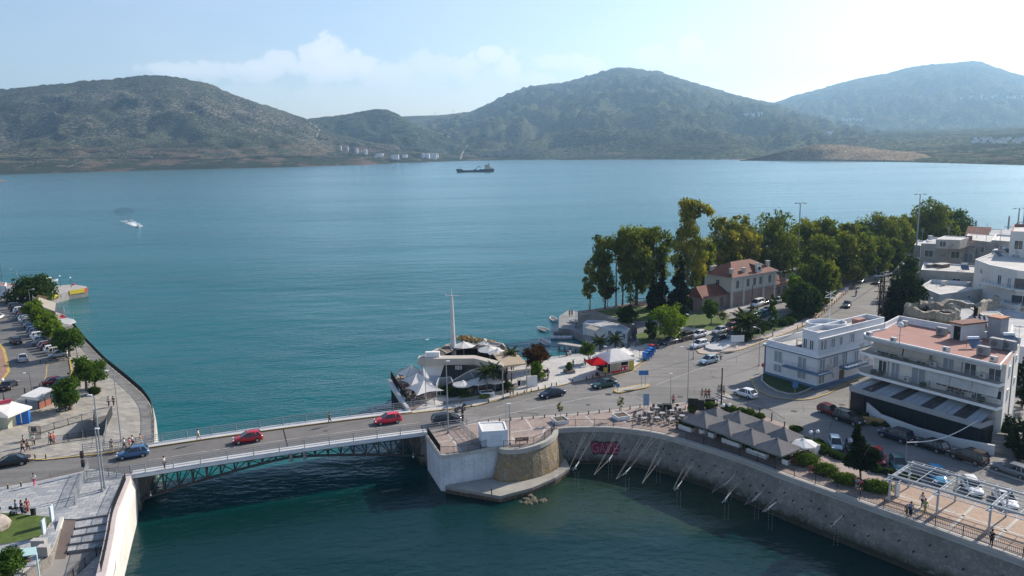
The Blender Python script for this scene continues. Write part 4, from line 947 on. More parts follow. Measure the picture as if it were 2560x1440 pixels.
def person_proto(p):
 if p in POSES:return POSES[p]
 leg,arm,hz=pose_data(p);T=thing('person','person','person',(0,0,0),rz=0)
 V=[(0,0,hz),(0,0,hz+.25),(0,0,hz+.46),(.0,0,hz+.54),(.02,0,hz+.60),(.03,0,hz+.74)];E_=[(0,1),(1,2),(2,3),(3,4),(4,5)];Rr=[(.14,.11),(.13,.10),(.15,.1),.055,.085,.075]
 for(k,f)in leg:
  i=len(V);sy=.09 if k[1]>0 else-.09;V+=[(0,sy,hz-.06),k,f,(f[0]+.15,f[1],f[2]-.02)];E_+=[(0,i),(i,i+1),(i+1,i+2),(i+2,i+3)];Rr+=[.085,.06,.04,.035]
 for(e,h)in arm:
  i=len(V);sy=.19 if e[1]>0 else-.19;V+=[(0,sy,hz+.47),e,h,(h[0]+.03,h[1],h[2]-.09)];E_+=[(2,i),(i,i+1),(i+1,i+2),(i+2,i+3)];Rr+=[.055,.042,.032,.03]
 def part(nm,me,mt):
  me.materials.clear();me.materials.append(mt);o=bpy.data.objects.new(nm,me);COL.objects.link(o);o.parent=T;return o
 part('body',skin_mesh('body',E_,V,Rr),SKIN)
 V2=[(0,0,hz+.02),(0,0,hz+.25),(0,0,hz+.47)];E2=[(0,1),(1,2)];R2=[(.17,.13),(.155,.12),(.165,.115)]
 for(e,h)in arm:
  i=len(V2);sy=.19 if e[1]>0 else-.19;V2+=[(0,sy,hz+.48),tuple(Vector((0,sy,hz+.48)).lerp(Vector(e),.75))];E2+=[(2,i),(i,i+1)];R2+=[.075,.062]
 part('shirt',skin_mesh('shirt',E2,V2,R2),CLOTH)
 V3=[(0,0,hz)];E3=[];R3=[(.165,.13)]
 for(k,f)in leg:
  i=len(V3);sy=.09 if k[1]>0 else-.09;V3+=[(0,sy,hz-.08),k,tuple(Vector(k).lerp(Vector(f),.8))];E3+=[(0,i),(i,i+1),(i+1,i+2)];R3+=[.105,.078,.06]
 part('trousers',skin_mesh('trousers',E3,V3,R3),CLOTH)
 mb=MB();mb.sphere((.0,0,hz+.71),.112,10,6,sz=1.05);mb.build('hair',HAIR,T,smooth=True)
 POSES[p]=T;T['_used']=0;return T
PC=dict(white=(.7,.7,.7),black=(.015,.015,.02),grey=(.2,.21,.22),blue=(.08,.2,.45),lblue=(.3,.45,.6),red=(.6,.03,.05),pink=(.65,.1,.2),teal=(.06,.4,.38),green=(.05,.25,.12),olive=(.22,.28,.08),navy=(.02,.03,.08),beige=(.4,.34,.25),coral=(.65,.22,.16),brown=(.1,.06,.04),dgrey=(.06,.06,.07))
NPER=[0]
def person(px,py,face,pose,shirt,trous,label,z=Zk,h=1.72,P=None,group=None):
 T=person_proto(pose);p=P or G(px,py,z)
 if T['_used']:T=dup(T)
 T['_used']=1;T.location=(p[0],p[1],z if P is None else p[2]);T.rotation_euler=(0,0,R(face));T.scale=(h/1.72,)*3;T['label']=label
 if group:T['group']=group
 elif 'group' in T:del T['group']
 recolor(T,{'shirt':PC[shirt],'trousers':PC[trous]});return T
# ================================================================== MOTORCYCLE, LAMPS, STREET THINGS
MOTO=[None]
def moto(px,py,ang,colr,label,z=Z0,name='motorcycle',group=None):
 if MOTO[0]is None:
  T=thing(name,label,'motorcycle',(0,0,0),rz=0)
  for x in(-.62,.62):
   m1=MB();m1.cyl((x,-.06,.31),(x,.06,.31),.31,n=14);wh=m1.build('wheel',TYRE,T);m2=MB();m2.cyl((x,-.065,.31),(x,.065,.31),.15,n=8);m2.build('rim',RIM,wh)
  m1=MB();m1.loft([[(x,y*w,z0),(x,y*w*.8,z1)]for x,w,z0,z1 in((-.75,.08,.55,.68),(-.4,.14,.4,.72),(.0,.16,.3,.62),(.3,.17,.35,.85),(.55,.12,.5,.88))for y in(1,)]+[[(.55,-.1,.5),(.55,-.09,.88)]]+[[(x,-w,z0),(x,-w*.8,z1)]for x,w,z0,z1 in((.3,.17,.35,.85),(.0,.16,.3,.62),(-.4,.14,.4,.72),(-.75,.08,.55,.68))],close=False)
  m1.box((.25,0,.72),(.5,.26,.3));m1.build('fairing',PAINT,T)
  m1=MB();m1.box((-.3,0,.80),(.75,.26,.12));m1.build('saddle',BLACK,T)
  m1=MB();m1.bar((.62,0,.3),(.42,0,1.02),.06);m1.bar((.42,-.34,1.05),(.42,.34,1.05),.04);m1.build('handlebar',BLACK,T)
  m1=MB();m1.box((.6,0,.8),(.1,.18,.16));m1.build('headlight',LAMPW,T)
  m1=MB();m1.box((-.75,0,.95),(.32,.36,.28));m1.build('top_box',BLACK,T)
  MOTO[0]=T;T['_used']=0
 T=MOTO[0]
 if T['_used']:T=dup(T)
 T['_used']=1;p=G(px,py,z);T.location=(p.x,p.y,z);T.rotation_euler=(0,0,R(ang));T['label']=label
 if group:T['group']=group
 recolor(T,{'fairing':CC[colr]});return T
def lamp_post(px,py,pytop,label,z=Z0,r=.09,mt=None,arms=((1,0),),armlen=1.2,kind='cobra',H=None,group=None,name='street_lamp'):
 p=G(px,py,z);H=H or HT(p,pytop);mt=mt or GALV;T=thing(name,label,'street lamp',p,group=group)
 mb=MB();mb.cyl(p,p+Vector((0,0,H)),r,r*.55,n=8);mb.build('pole',mt,T)
 mb=MB();mb.cyl(p,p+Vector((0,0,.35)),r*1.9,n=8);mb.build('base',mt,T)
 for a in arms:
  t=p+Vector((0,0,H));e=t+Vector((a[0]*armlen,a[1]*armlen,.12 if kind=='cobra' else 0))
  if kind=='cobra':
   mb=MB();mb.bar(t,e,.06);ar=mb.build('arm',mt,T);mb=MB();mb.box(e,(.5,.22,.12),rz=math.atan2(a[1],a[0]));mb.build('lamp_head',LAMPW,T)
  elif kind=='flood':
   mb=MB();mb.bar(t,e,.08);mb.build('arm',mt,T);mb=MB();mb.box(e+Vector((0,0,-.1)),(.75,.5,.25),rz=math.atan2(a[1],a[0]));mb.build('floodlight',STEEL,T)
  else:
   mb=MB();mb.bar(t+Vector((0,0,-.2)),e+Vector((0,0,-.2)),.05);mb.build('arm',mt,T);mb=MB();mb.sphere(e,.27,10,7);mb.build('globe',LAMPW,T,smooth=True)
 return T
def plain_pole(px,py,pytop,label,z=Z0,r=.07,mt=None,name='pole',cat='pole',H=None,parts=True):
 p=G(px,py,z);H=H or HT(p,pytop);T=thing(name,label,cat,p)
 mb=MB();mb.cyl(p,p+Vector((0,0,H)),r,r*.7,n=8);mb.build('shaft',mt or GALV,T)
 mb=MB();mb.cyl(p+Vector((0,0,H)),p+Vector((0,0,H+.1)),r*1.1,n=8);mb.build('cap',mt or GALV,T)
 return T,p,H
# parasol: canopy with drooping edge, square or round
def parasol(px,py,pytop,label,size=4.0,sides=4,rz=0,mt=None,z=Zk,P=None,H=None,droop=.75,group=None,tension=False,polemt=None,flap=True):
 p=P or G(px,py,z);H=H or HT(p,pytop);T=thing('parasol',label,'parasol',p,rz=0,group=group)
 mb=MB();mb.cyl((0,0,0),(0,0,H),.05,n=6);mb.build('pole',polemt or WHITE,T)
 mb=MB();mb.box((0,0,.06),(.7,.7,.12));mb.build('base',CONCD,T)
 mb=MB();rim=[];n_=sides;K=4
 r=size/2/math.cos(math.pi/n_)if n_==4 else size/2
 def rimp(k,f):
  a0=rz+(k+.5)*2*math.pi/n_;a1=rz+(k+1.5)*2*math.pi/n_
  p0=Vector((math.cos(a0),math.sin(a0),0))*r;p1=Vector((math.cos(a1),math.sin(a1),0))*r;q=p0.lerp(p1,f)
  if tension:q*=1-.22*math.sin(math.pi*f)
  return q
 rows=[]
 for t in(0.04,.35,.7,1.0):
  rw=[]
  for k in range(n_):
   for f in(0,.25,.5,.75):
    q=rimp(k,f)*t;zz=H-droop*(t**(.75 if tension else 1.0))+(.10*math.sin(math.pi*f)*t if tension else-.03*math.sin(math.pi*f)*t)
    rw.append((q.x,q.y,zz))
  rows.append(rw)
 if flap:rows.append([(q[0],q[1],q[2]-.18)for q in rows[-1]])
 mb.loft(rows,close=True);mb.ngon(rows[0]);mb.build('canopy',mt or WHITE,T,fixn=False)
 if not tension:
  mb=MB();mb.cyl((0,0,H-.02),(0,0,H+.12),.25,.05,n=8);mb.build('finial',mt or WHITE,T)
 mb=MB()
 for k in range(n_):q=rimp(k,0);mb.bar((0,0,H-.1),(q.x,q.y,H-droop-.05),.03)
 mb.build('ribs',BLACK if mt else GALV,T);return T
def planter_box(c,sx,sy,h,rz,label,mt=None,plant=None,group=None):
 T=thing('planter',label,'planter',c,rz=rz,group=group);mb=MB();t=.1
 for dx,dy,ex,ey in((0,sy/2-t/2,sx,t),(0,-sy/2+t/2,sx,t),(sx/2-t/2,0,t,sy-2*t),(-sx/2+t/2,0,t,sy-2*t)):mb.box((dx,dy,h/2),(ex,ey,h))
 mb.build('box',mt or WHITE,T);mb=MB();mb.box((0,0,h*.42),(sx-.2,sy-.2,h*.8));mb.build('soil',mat('soil',(.10,.075,.05),.95,.3,2),T)
 return T
# ================================================================== TREES
LF=dict(euc=leafmat('eucalyptus_leaves',(.050,.070,.020),(.125,.150,.032),(.20,.20,.035)),eucy=leafmat('golden_eucalyptus_leaves',(.075,.085,.020),(.18,.185,.034),(.29,.25,.045)),eucg=leafmat('green_eucalyptus_leaves',(.036,.058,.016),(.105,.135,.028),(.16,.17,.035)),dark=leafmat('dark_conifer_leaves',(.008,.014,.008),(.018,.028,.012)),round=leafmat('round_tree_leaves',(.030,.066,.014),(.075,.125,.024)),bright=leafmat('bright_leaves',(.06,.11,.015),(.16,.21,.028)),deep=leafmat('deep_green_leaves',(.018,.036,.013),(.045,.072,.02)),hedge=leafmat('clipped_hedge_leaves',(.028,.056,.010),(.09,.13,.018)),plum=leafmat('plum_leaves',(.035,.018,.012),(.085,.040,.022)),palm=leafmat('palm_leaves',(.020,.032,.014),(.055,.070,.028)),dry=leafmat('thin_young_leaves',(.06,.075,.02),(.14,.14,.05)))
def leaves(name,blobs,n,size,mt,parent,droop=.0,flat=.0):
 """crown of small leaf sprays: blobs = (x,y,z,rx,ry,rz)"""
 vol=np.array([b[3]*b[4]*b[5]for b in blobs])**.75;vol/=vol.sum()
 idx=NR.choice(len(blobs),n,p=vol);B=np.array(blobs)[idx]
 d=NR.randn(n,3);d/=np.linalg.norm(d,axis=1)[:,None]
 r=(NR.rand(n)**.30)*(1+.13*NR.randn(n));C=B[:,:3]+d*B[:,3:6]*r[:,None]
 nrm=d+NR.randn(n,3)*.7;nrm[:,2]+=.25;nrm/=np.linalg.norm(nrm,axis=1)[:,None]
 a=np.cross(nrm,NR.randn(n,3));a/=np.linalg.norm(a,axis=1)[:,None]+1e-9;b=np.cross(nrm,a)
 if droop:a=a*.5;a[:,2]-=droop;a/=np.linalg.norm(a,axis=1)[:,None]+1e-9
 s=size*(.55+.9*NR.rand(n))[:,None];w=s*(.45+.3*NR.rand(n))[:,None]
 V=np.stack([C-a*s-b*w*.3,C-b*w,C+a*s,C+b*w],1).reshape(-1,3)
 me=bpy.data.meshes.new(name);me.vertices.add(4*n);me.vertices.foreach_set('co',V.ravel())
 me.loops.add(4*n);me.loops.foreach_set('vertex_index',np.arange(4*n,dtype=np.int32))
 me.polygons.add(n);me.polygons.foreach_set('loop_start',np.arange(0,4*n,4,dtype=np.int32));me.polygons.foreach_set('loop_total',np.full(n,4,dtype=np.int32))
 me.update();me.validate();me.materials.append(mt)
 o=bpy.data.objects.new(name,me);COL.objects.link(o);o.parent=parent;o['_org']=(0,0,0);return o
EG,ES,ER='tall eucalyptus trees of the waterfront grove','eucalyptus trees behind the station and rail yard','trees between the station car park and the long road'
def crown_blobs(H,W_,base,shape,k):
 bl=[]
 for i in range(k):
  t=(i+.5)/k;z=base+(H-base)*t
  if shape=='round':env=math.sin(math.pi*min(max(t*.86+.10,0),1))**.6
  elif shape=='column':env=.75*math.sin(math.pi*min(t*.9+.08,1))**.4
  elif shape=='euc':env=(.45+.55*t)if t<.8 else .9*(1-(t-.8)*1.6)
  elif shape=='cone':env=1.0-t*.85
  elif shape=='umbrella':env=1.0 if t<.6 else .7
  else:env=1
  rr=W_/2*env
  for _ in range(2):
   a=NR.rand()*6.28;off=rr*.78*(NR.rand()**.5);q=rr*(.26+.24*NR.rand())
   bl.append((math.cos(a)*off,math.sin(a)*off,z+NR.randn()*q*.3,q,q,min(q*(.7+.4*NR.rand()),(H-base)*.3)))
 return bl
def tree(px,py,H,W_,kind,label,shape='round',base=.25,z=Z0,n=2600,size=.28,k=16,name='tree',trunk=.22,bark=None,lean=(0,0),P=None,group='',blobs=None,droop=0,limbs=4,ptop=None):
 p=P or G(px,py,z)
 if ptop is not None:H=HT(p,ptop)
 if group in(EG,ES,ER):W_*=1.3 if group!=ER else 1.12;n=int(n*1.25);size*=.9
 T=thing(name,label,'tree',p,rz=0,group=group or None)
 b0=H*base;mb=MB();top=Vector((lean[0],lean[1],b0+(H-b0)*.7))
 pts=[Vector((0,0,-.2)),Vector((lean[0]*.2+.1,lean[1]*.2,b0*.6)),Vector((lean[0]*.5,lean[1]*.5,b0+(H-b0)*.25)),top]
 mb.tube(pts,[trunk,trunk*.8,trunk*.55,trunk*.15],7)
 for i in range(limbs):
  a=i*2.4+NR.rand();s=pts[1].lerp(pts[2],.3+.6*NR.rand());e=Vector((math.cos(a)*W_*.3,math.sin(a)*W_*.3,b0+(H-b0)*(.35+.4*NR.rand())))+Vector((lean[0]*.5,lean[1]*.5,0))
  mb.tube([s,s.lerp(e,.5)+Vector((0,0,.2)),e],[trunk*.45,trunk*.3,trunk*.08],5)
 mb.build('trunk',bark or BARK,T,smooth=True)
 bl=blobs or crown_blobs(H,W_,b0,shape,k)
 if not blobs:bl=[(x+lean[0]*(zz/H),y+lean[1]*(zz/H),zz,a,b,c)for x,y,zz,a,b,c in bl]
 leaves('crown',bl,n,size,LF[kind],T,droop);return T
def hedge(px,py,sx,sy,h,label,kind='hedge',rz=0,n=1500,z=Zk,name='hedge',size=.14,cat='hedge',P=None,group=None):
 p=P or G(px,py,z);T=thing(name,label,cat,p,rz=rz,group=group)
 bl=[];m1=max(1,int(sx/max(sy,.8)))
 for i in range(m1):x=(i+.5)/m1*sx-sx/2;bl+=[(x,0,h*.5,sx/m1*.62,sy*.55,h*.55)]
 mb=MB()
 for x,y,z_,a,b,c in bl:mb.sphere((x,y,z_),1,10,6);vs=mb.v[-70:];mb.v[-70:]=[(x+(q[0]-x)*a*.86,y+(q[1]-y)*b*.86,z_+(q[2]-z_)*c*.86)for q in vs]
 mb.build('inner_growth',LF[kind],T);leaves('foliage',[(x,y,z_,a*.95,b*.95,c*.95)for x,y,z_,a,b,c in bl],n,size,LF[kind],T);return T
def palm(px,py,H,label,fr=26,L=3.0,z=Z0,ptop=None,P=None,trunk=.3,droop=1.0,stiff=False):
 p=P or G(px,py,z);T=thing('palm_tree',label,'palm tree',p,rz=0)
 mb=MB();mb.tube([(0,0,-.1),(.05,0,H*.5),(0,0,H)],[trunk*1.15,trunk,trunk*.9],8);mb.build('trunk',BARK,T)
 mb=MB()
 for i in range(fr):
  a=i*2.399;el_=1.25-1.5*(i/fr);q=Vector((0,0,H));d=Vector((math.cos(a)*math.cos(el_),math.sin(a)*math.cos(el_),math.sin(el_)));prev=q;K=7;side=Vector((-math.sin(a),math.cos(a),0))
  for j in range(K):
   nx=prev+d*L/K;d=(d+Vector((0,0,-.20*droop))).normalized();wd=L*.17*math.sin(math.pi*min((j+.8)/(K+.3),1))+.03
   for sg in(-1,1):mb.add([prev,nx,nx+side*sg*wd+Vector((0,0,-wd*.55))-d*wd*.1,prev+side*sg*wd*.9+Vector((0,0,-wd*.55))+d*wd*.3],[(0,1,2,3)])
   prev=nx
 mb.build('fronds',LF['palm'],T,fixn=False);return T
# ---- left quay trees
GQ='round-crowned trees along the left quay'
tree(85,752,6.5,13.5,'deep','wide dark spreading tree at the far end of the left quay, before the pier','umbrella',.12,n=5200,size=.36,k=26,trunk=.45)
for x,y,h,w,l in((86,796,4.2,5.2,'first bright tree behind the parked cars, beside the orange-roofed stall'),(102,814,4.2,5.2,'second bright tree behind the parked cars'),(118,834,4.4,5.2,'third bright tree behind the parked cars'),(135,854,4.6,5.2,'fourth bright tree behind the parked cars, next to the grey awnings')):
 tree(x,y,h,w,'bright',l,'round',.3,n=3000,size=.24,k=18,trunk=.2,group=GQ)
tree(174,893,5.6,6.2,'round','round green tree leaning over the railing promenade behind the last parked car','round',.38,n=3800,size=.23,k=18,trunk=.3,group=GQ)
tree(216,978,6.0,5.4,'round','round green tree in the middle of the left promenade, behind its neighbour','round',.38,n=3600,size=.2,k=18,trunk=.25,group=GQ,ptop=893)
tree(238,972,5.4,4.8,'round','round green tree on the bay side of the left promenade','round',.38,n=3200,size=.2,k=16,trunk=.25,group=GQ,ptop=905)
tree(176,1026,5.2,5.4,'round','large round green tree in front of the glazed shelter','round',.25,n=4400,size=.19,k=20,trunk=.35,group=GQ,ptop=948)
hedge(236,985,1.8,1.6,1.2,'low dark shrub at the foot of the promenade tree','deep',name='shrub',cat='shrub')
tree(26,1452,3.4,3.4,'round','small round tree in front of the pale blue shelter, bottom left','round',.35,n=2600,size=.15,k=14,trunk=.1,z=Zk,ptop=1382)
# ---- saplings
for x,y,t,l in((1400,1056,1006,'young thin sapling in the first white planter from the bridge'),(1552,1046,993,'young thin sapling in the second white planter')):
 T=planter_box(G(x,y,Zk),2.0,2.0,.6,R(20),'white square concrete planter holding the %s sapling'%('first' if x==1400 else 'second'))
 tree(x,y,2.6,1.3,'dry',l,'round',.5,z=Zk+.5,n=260,size=.1,k=8,trunk=.03,name='sapling',P=G(x,y,Zk)+Vector((0,0,.45)),ptop=t,limbs=2)
# ---- station grove
EG='tall eucalyptus trees of the waterfront grove'
tree(1474,776,15,4.2,'eucy','slender pale-trunked eucalyptus with a rusty top at the left edge of the grove','column',.28,n=1900,size=.34,k=14,bark=BARKL,trunk=.22,droop=.5,ptop=652,group=EG)
tree(1512,772,18,7.0,'eucg','dense dark green eucalyptus behind the slender one','euc',.16,n=3600,size=.4,k=20,trunk=.3,droop=.4,ptop=594,group=EG)
tree(1518,768,12,6.2,'plum','small reddish umbrella-shaped tree by the waterside path','umbrella',.62,n=1500,size=.26,k=10,trunk=.12,bark=BARKL,ptop=716)
tree(1590,762,19,11.5,'euc','broad eucalyptus with a yellow-green crown left of the dark conifers','euc',.15,n=6500,size=.42,k=30,trunk=.5,droop=.5,ptop=572,group=EG)
tree(1556,764,17,6.5,'euc','light green eucalyptus arching between two darker ones','euc',.3,n=2600,size=.38,k=14,trunk=.25,droop=.4,ptop=575,group=EG)
tree(1640,758,19,8.5,'eucg','dark eucalyptus just left of the tallest tree','euc',.2,n=4200,size=.4,k=22,trunk=.35,droop=.5,ptop=574,group=EG)
for x,y,t,w,l in((1652,790,660,6.2,'black-green conifer at the foot of the grove, left one'),(1697,792,640,7.4,'black-green conifer below the tallest eucalyptus'),(1632,776,690,4.5,'small black-green conifer behind the round bush')):
 tree(x,y,12,w,'dark',l,'cone',.04,n=5200,size=.34,k=26,trunk=.3,ptop=t,name='conifer',group='dark conifers below the grove')
p=G(1716,782);H=HT(p,498)
bl=[(-.5,0,H*.96,2.0,1.6,1.3),(1.2,0,H*.95,2.2,1.6,1.2),(3.6,0,H*.915,1.9,1.4,1.1),(5.0,0,H*.885,1.3,1,.9),(-.6,0,H*.88,1.9,1.5,1.3),(1.4,0,H*.87,1.7,1.5,1.2),(0,.5,H*.80,1.9,1.7,1.6),(.9,0,H*.73,2.0,1.7,1.6),(-1.2,.2,H*.70,1.8,1.6,1.6),(2.2,0,H*.62,2.0,1.6,1.7),(-1.9,.2,H*.60,2.2,1.8,1.8),(.3,.4,H*.57,2.1,2,2),(3.0,.2,H*.50,2.0,1.8,1.9),(-2.2,0,H*.47,2.0,1.8,1.8),(.8,-.3,H*.44,2.2,2,2),(3.0,0,H*.38,1.8,1.8,1.8),(-1.5,0,H*.34,1.8,1.7,1.7),(1.6,0,H*.30,1.9,1.6,1.8)]
tree(0,0,H,8,'eucy','tallest golden-topped eucalyptus with a side branch bending right, left of the station',P=p,blobs=bl,n=6800,size=.38,trunk=.42,bark=BARKL,droop=.5,base=.3,group=EG)
ES='eucalyptus trees behind the station and rail yard'
for x,y,w,t,kd,l in((1762,748,6,610,'euc','narrow grey-green eucalyptus in the gap left of the station'),(1808,722,8.5,546,'eucy','tall yellowish eucalyptus right behind the station roof'),(1846,716,9,538,'eucy','tall golden eucalyptus behind the middle of the station'),(1878,708,7,580,'eucg','dark eucalyptus peeking between the golden one and the broad one'),(1932,700,13,535,'eucg','broad tall dark green eucalyptus behind the right end of the station'),(2010,676,10,548,'euc','green eucalyptus right of the first tall lamp mast'),(2062,672,11,545,'eucg','dark eucalyptus over the ribbed pavement'),(2112,668,10,560,'euc','olive eucalyptus above the long road, left side'),(2150,664,9,566,'eucg','dark rounded eucalyptus above the long road'),(2190,655,11,538,'eucg','tall eucalyptus pair beside the second lamp mast'),(2232,648,10,545,'euc','olive eucalyptus just left of the second lamp mast'),(2262,640,9,540,'eucg','dark eucalyptus behind the second lamp mast'),(2322,632,13,500,'eucg','tallest eucalyptus right of the second lamp mast'),(2375,622,13,527,'deep','broad dark tree above the flat roofs at the end of the grove')):
 tree(x,y,14,w,kd,l,'round',.12,n=5200,size=.5,k=26,trunk=.4,droop=.35,ptop=t,group=ES)
ER='trees between the station car park and the long road'
for x,y,w,t,kd,l in((2055,718,12,590,'eucg','big dark hanging eucalyptus at the far end of the car park'),(2100,712,11,585,'euc','big olive eucalyptus beside the long road'),(2140,706,11,588,'eucg','big shady eucalyptus at the far kerb'),(2185,688,10,590,'eucg','dark eucalyptus over the far bend'),(2225,678,8,600,'eucg','dark tree at the end of the bend'),(2035,770,8.5,640,'eucg','large rounded eucalyptus at the car park edge'),(2068,758,6.5,655,'euc','rounded eucalyptus leaning over the ribbed pavement'),(1990,782,6.0,692,'bright','bright green tree at the car park corner'),(2004,790,7.5,712,'deep','dark bushy tree over the parked cars')):
 tree(x,y,10,w,kd,l,'round',.1,n=5600,size=.42,k=26,trunk=.35,droop=.35,ptop=t,group=ER)
tree(1566,805,5,5.2,'deep','round dark bush on the lawn above the harbour hut','round',.1,n=2400,size=.24,k=12,ptop=766)
tree(1672,848,6,8.2,'bright','wide light green tree with forked trunks on the near lawn','umbrella',.42,n=4400,size=.24,k=20,trunk=.16,ptop=772)
tree(1626,848,4,3.5,'deep','dark shrub right of the harbour hut','round',.1,n=1400,size=.22,k=8,ptop=800)
tree(1777,812,6,4.6,'round','small dark green forked tree in front of the station annex','round',.35,n=2800,size=.2,k=14,trunk=.12,ptop=752)
tree(1808,808,4,3.2,'dry','thin brownish shrub tree beside the station car park','round',.4,n=500,size=.16,k=10,trunk=.08,ptop=778)
for x,y,t,w,l in((1931,842,768,2.5,'columnar tree with a white-painted trunk by the ribbed pavement'),(1930,806,736,2.5,'rounded street tree behind the columnar one')):tree(x,y,5,w,'round',l,'column',.22,n=2200,size=.17,k=12,trunk=.2,bark=WHITEW,ptop=t)
for x,y,sx,l in((1965,812,5,'clipped dark hedge at the corner of the station car park'),(1990,800,4,'dark bush beside the clipped hedge'),(2010,790,4,'dark bush further up the ribbed pavement'),(1900,830,3,'low shrub behind the palm'),(1918,822,3,'low shrub next to the white-trunked tree'),(1860,852,3,'dark shrub under the palm')):hedge(x,y,sx,2.2,1.6,l,'deep',R(35),n=1200,size=.2,name='shrub',cat='shrub')
palm(1868,845,3.2,'big bushy date palm at the corner above the stone island',fr=44,L=4.6,trunk=.5,droop=.9)
for x,y,l in((1500,874,'left small palm behind the kiosk, by the slipway'),(1538,868,'right small palm behind the kiosk, by the slipway')):palm(x,y,1.6,l,fr=26,L=2.2,trunk=.2)
tree(1470,906,5,3.3,'hedge','small lollipop tree beside the white kiosk roof','round',.42,n=1700,size=.15,k=12,trunk=.1,ptop=858,z=Zk)
tree(1334,925,6,4.6,'plum','red-leaved plum tree at the corner of the restaurant awning, left one','round',.3,n=2600,size=.2,k=16,trunk=.15,ptop=866,z=Zk)
tree(1351,919,6,3.8,'plum','red-leaved plum tree nearest the harbour','round',.35,n=2200,size=.2,k=14,trunk=.15,ptop=866,z=Zk)
tree(1342,950,4.5,3.2,'bright','bright green climber bush over the restaurant gate','round',.05,n=2200,size=.16,k=12,trunk=.1,ptop=905,z=Zk)
# cypress by the pergola and café hedges
p=G(2150,1215,Zk);H=HT(p,1062)
tree(0,0,H,4,'dark','leaning shaggy dark conifer between the hedges and the pergola',P=p,n=5200,size=.17,trunk=.16,base=.28,lean=(-.6,0),name='conifer',blobs=[(-.7,0,H*.93,.35,.35,.7),(-.8,0,H*.82,.5,.5,.7),(-.3,0,H*.74,.6,.6,.6),(-.6,0,H*.64,.8,.7,.6),(.5,0,H*.60,.9,.6,.5),(1.3,0,H*.56,.7,.6,.5),(1.6,0,H*.46,.8,.6,.5),(-.9,0,H*.50,.9,.8,.6),(.4,0,H*.46,1.0,.8,.6),(-1.3,0,H*.40,.9,.7,.5),(0,0,H*.34,1.1,.8,.5),(1.1,0,H*.34,.8,.7,.4)])
for x,y,sx,sy,h,l in((2012,1160,3.0,2.6,1.5,'large rounded clipped hedge beside the last grey parasol'),(2063,1185,2.5,2.2,1.3,'second rounded clipped hedge behind the red bench'),(2112,1208,2.6,1.9,1.2,'third clipped hedge at the foot of the conifer'),(2190,1228,3.1,2.0,1.3,'clipped hedge next to the first pergola post')):
 hedge(x,y,sx,sy,h,l,'hedge',R(-22),n=3200,size=.11)
for x,y,sx,sy,h,l in((1775,1022,1.8,1.4,1.1,'round hedge at the corner by the black boards'),(1822,1028,2.2,1.2,1.0,'hedge beside the wooden pole'),(1863,1036,2.6,1.2,1.0,'long low hedge behind the grey parasols'),(1898,1046,1.4,1.0,.8,'small shrub behind the parasols'),(1730,1030,1.2,1.2,1.0,'small yellow-green shrub by the cafe boards'),(1990,1078,1.6,1.0,.8,'small shrub near the white parasol'),(2040,1128,2.2,1.3,1.3,'bright green shrub behind the white bin')):hedge(x,y,sx,sy,h,l,'hedge',R(-22),n=1100,size=.12)
hb=GL([(2030,1112),(2056,1135),(2140,1160),(2222,1190),(2320,1216)]);
for k in range(7):
 t=k/7*4;i=int(t);p=hb[i].lerp(hb[i+1],t-i);hedge(0,0,3.2,1.2,.9,'%s piece from the left of the low dark hedge strip before the nose-in cars'%ORD[k],'deep',R(-33),n=900,size=.14,P=p,group='low hedge strip along the parking bays')
hb=GL([(2150,1040),(2200,1066),(2290,1104),(2400,1146),(2440,1160)])
for k in range(8):
 t=k/8*4;i=int(t);p=hb[i].lerp(hb[i+1],t-i);hedge(0,0,2.4,.8,.7,'%s piece from the left of the dark planting strip along the low white wall'%ORD[k],'deep',R(-28),n=420,size=.13,P=p,group='planting strip along the white wall')
for x,y,w,t,l in((2495,1100,5.0,1030,'dark shrubby tree beside the steps at the right edge'),(2545,1150,4.5,1060,'dark tree cut off by the right edge by the steps'),(2553,1020,4,880,'dark tree behind the corner of the terrace building')):tree(x,y,5,w,'dark',l,'round',.05,n=2600,size=.2,k=14,ptop=t)
for x,y,w,t,l in((2262,800,9,680,'dark leafy tree in the shade left of the white flat-roofed house'),(2240,790,6,700,'dark tree beside the long road, right side'),(2285,820,8,750,'dark tree mass beside the round ruin tower'),(2225,815,5,755,'dark bush behind the utility pole'),(2270,740,6,640,'green tree against the cream house'),(2455,735,4,695,'dark shrub between the stained wall and the white house')):
 tree(x,y,7,w,'dark' if x!=2270 else 'deep',l,'round',.02,n=4200,size=.3,k=20,ptop=t,group='dark trees in the old town block')
# ================================================================== BUILDINGS
def V3(x,y,z=0):return Vector((x,y,z))
STUC=mat('pale_blue_stucco',(.62,.63,.65),.85,.10,.3,var2=((.46,.47,.48),.4,.66))
CREAM=mat('cream_stucco',(.66,.63,.58),.85,.14,.3,var2=((.36,.33,.29),.5,.62))
CREAM2=mat('old_cream_stucco',(.42,.39,.35),.9,.25,.35,var2=((.26,.24,.22),.4,.55))
STAIN=mat('stained_plaster',(.46,.42,.36),.9,.3,.4,var2=((.40,.27,.15),.35,.56))
ROOFW=mat('white_roof_coat',(.44,.43,.41),.8,.25,.3,var2=((.33,.32,.31),.35,.58))
ROOFG=mat('grey_roof_sheet',(.38,.39,.40),.8,.35,.25,var2=((.24,.24,.25),.3,.55))
STUW=mat('greyish_stucco',(.50,.49,.47),.85,.2,.3,var2=((.34,.33,.31),.45,.58))
TERR=mat('terracotta_roof',(.32,.165,.135),.85,.22,.25,var2=((.27,.13,.105),.3,.58))
SHUT=mat('grey_shutter',(.27,.30,.34),.7,.08,2)
SHUTG=mat('green_shutter',(.12,.14,.11),.8,.1,2)
AWNC=fabric('cream_awning',(.56,.51,.43),.35)
WAWN=fabric('white_awning',(.62,.62,.60),.35)
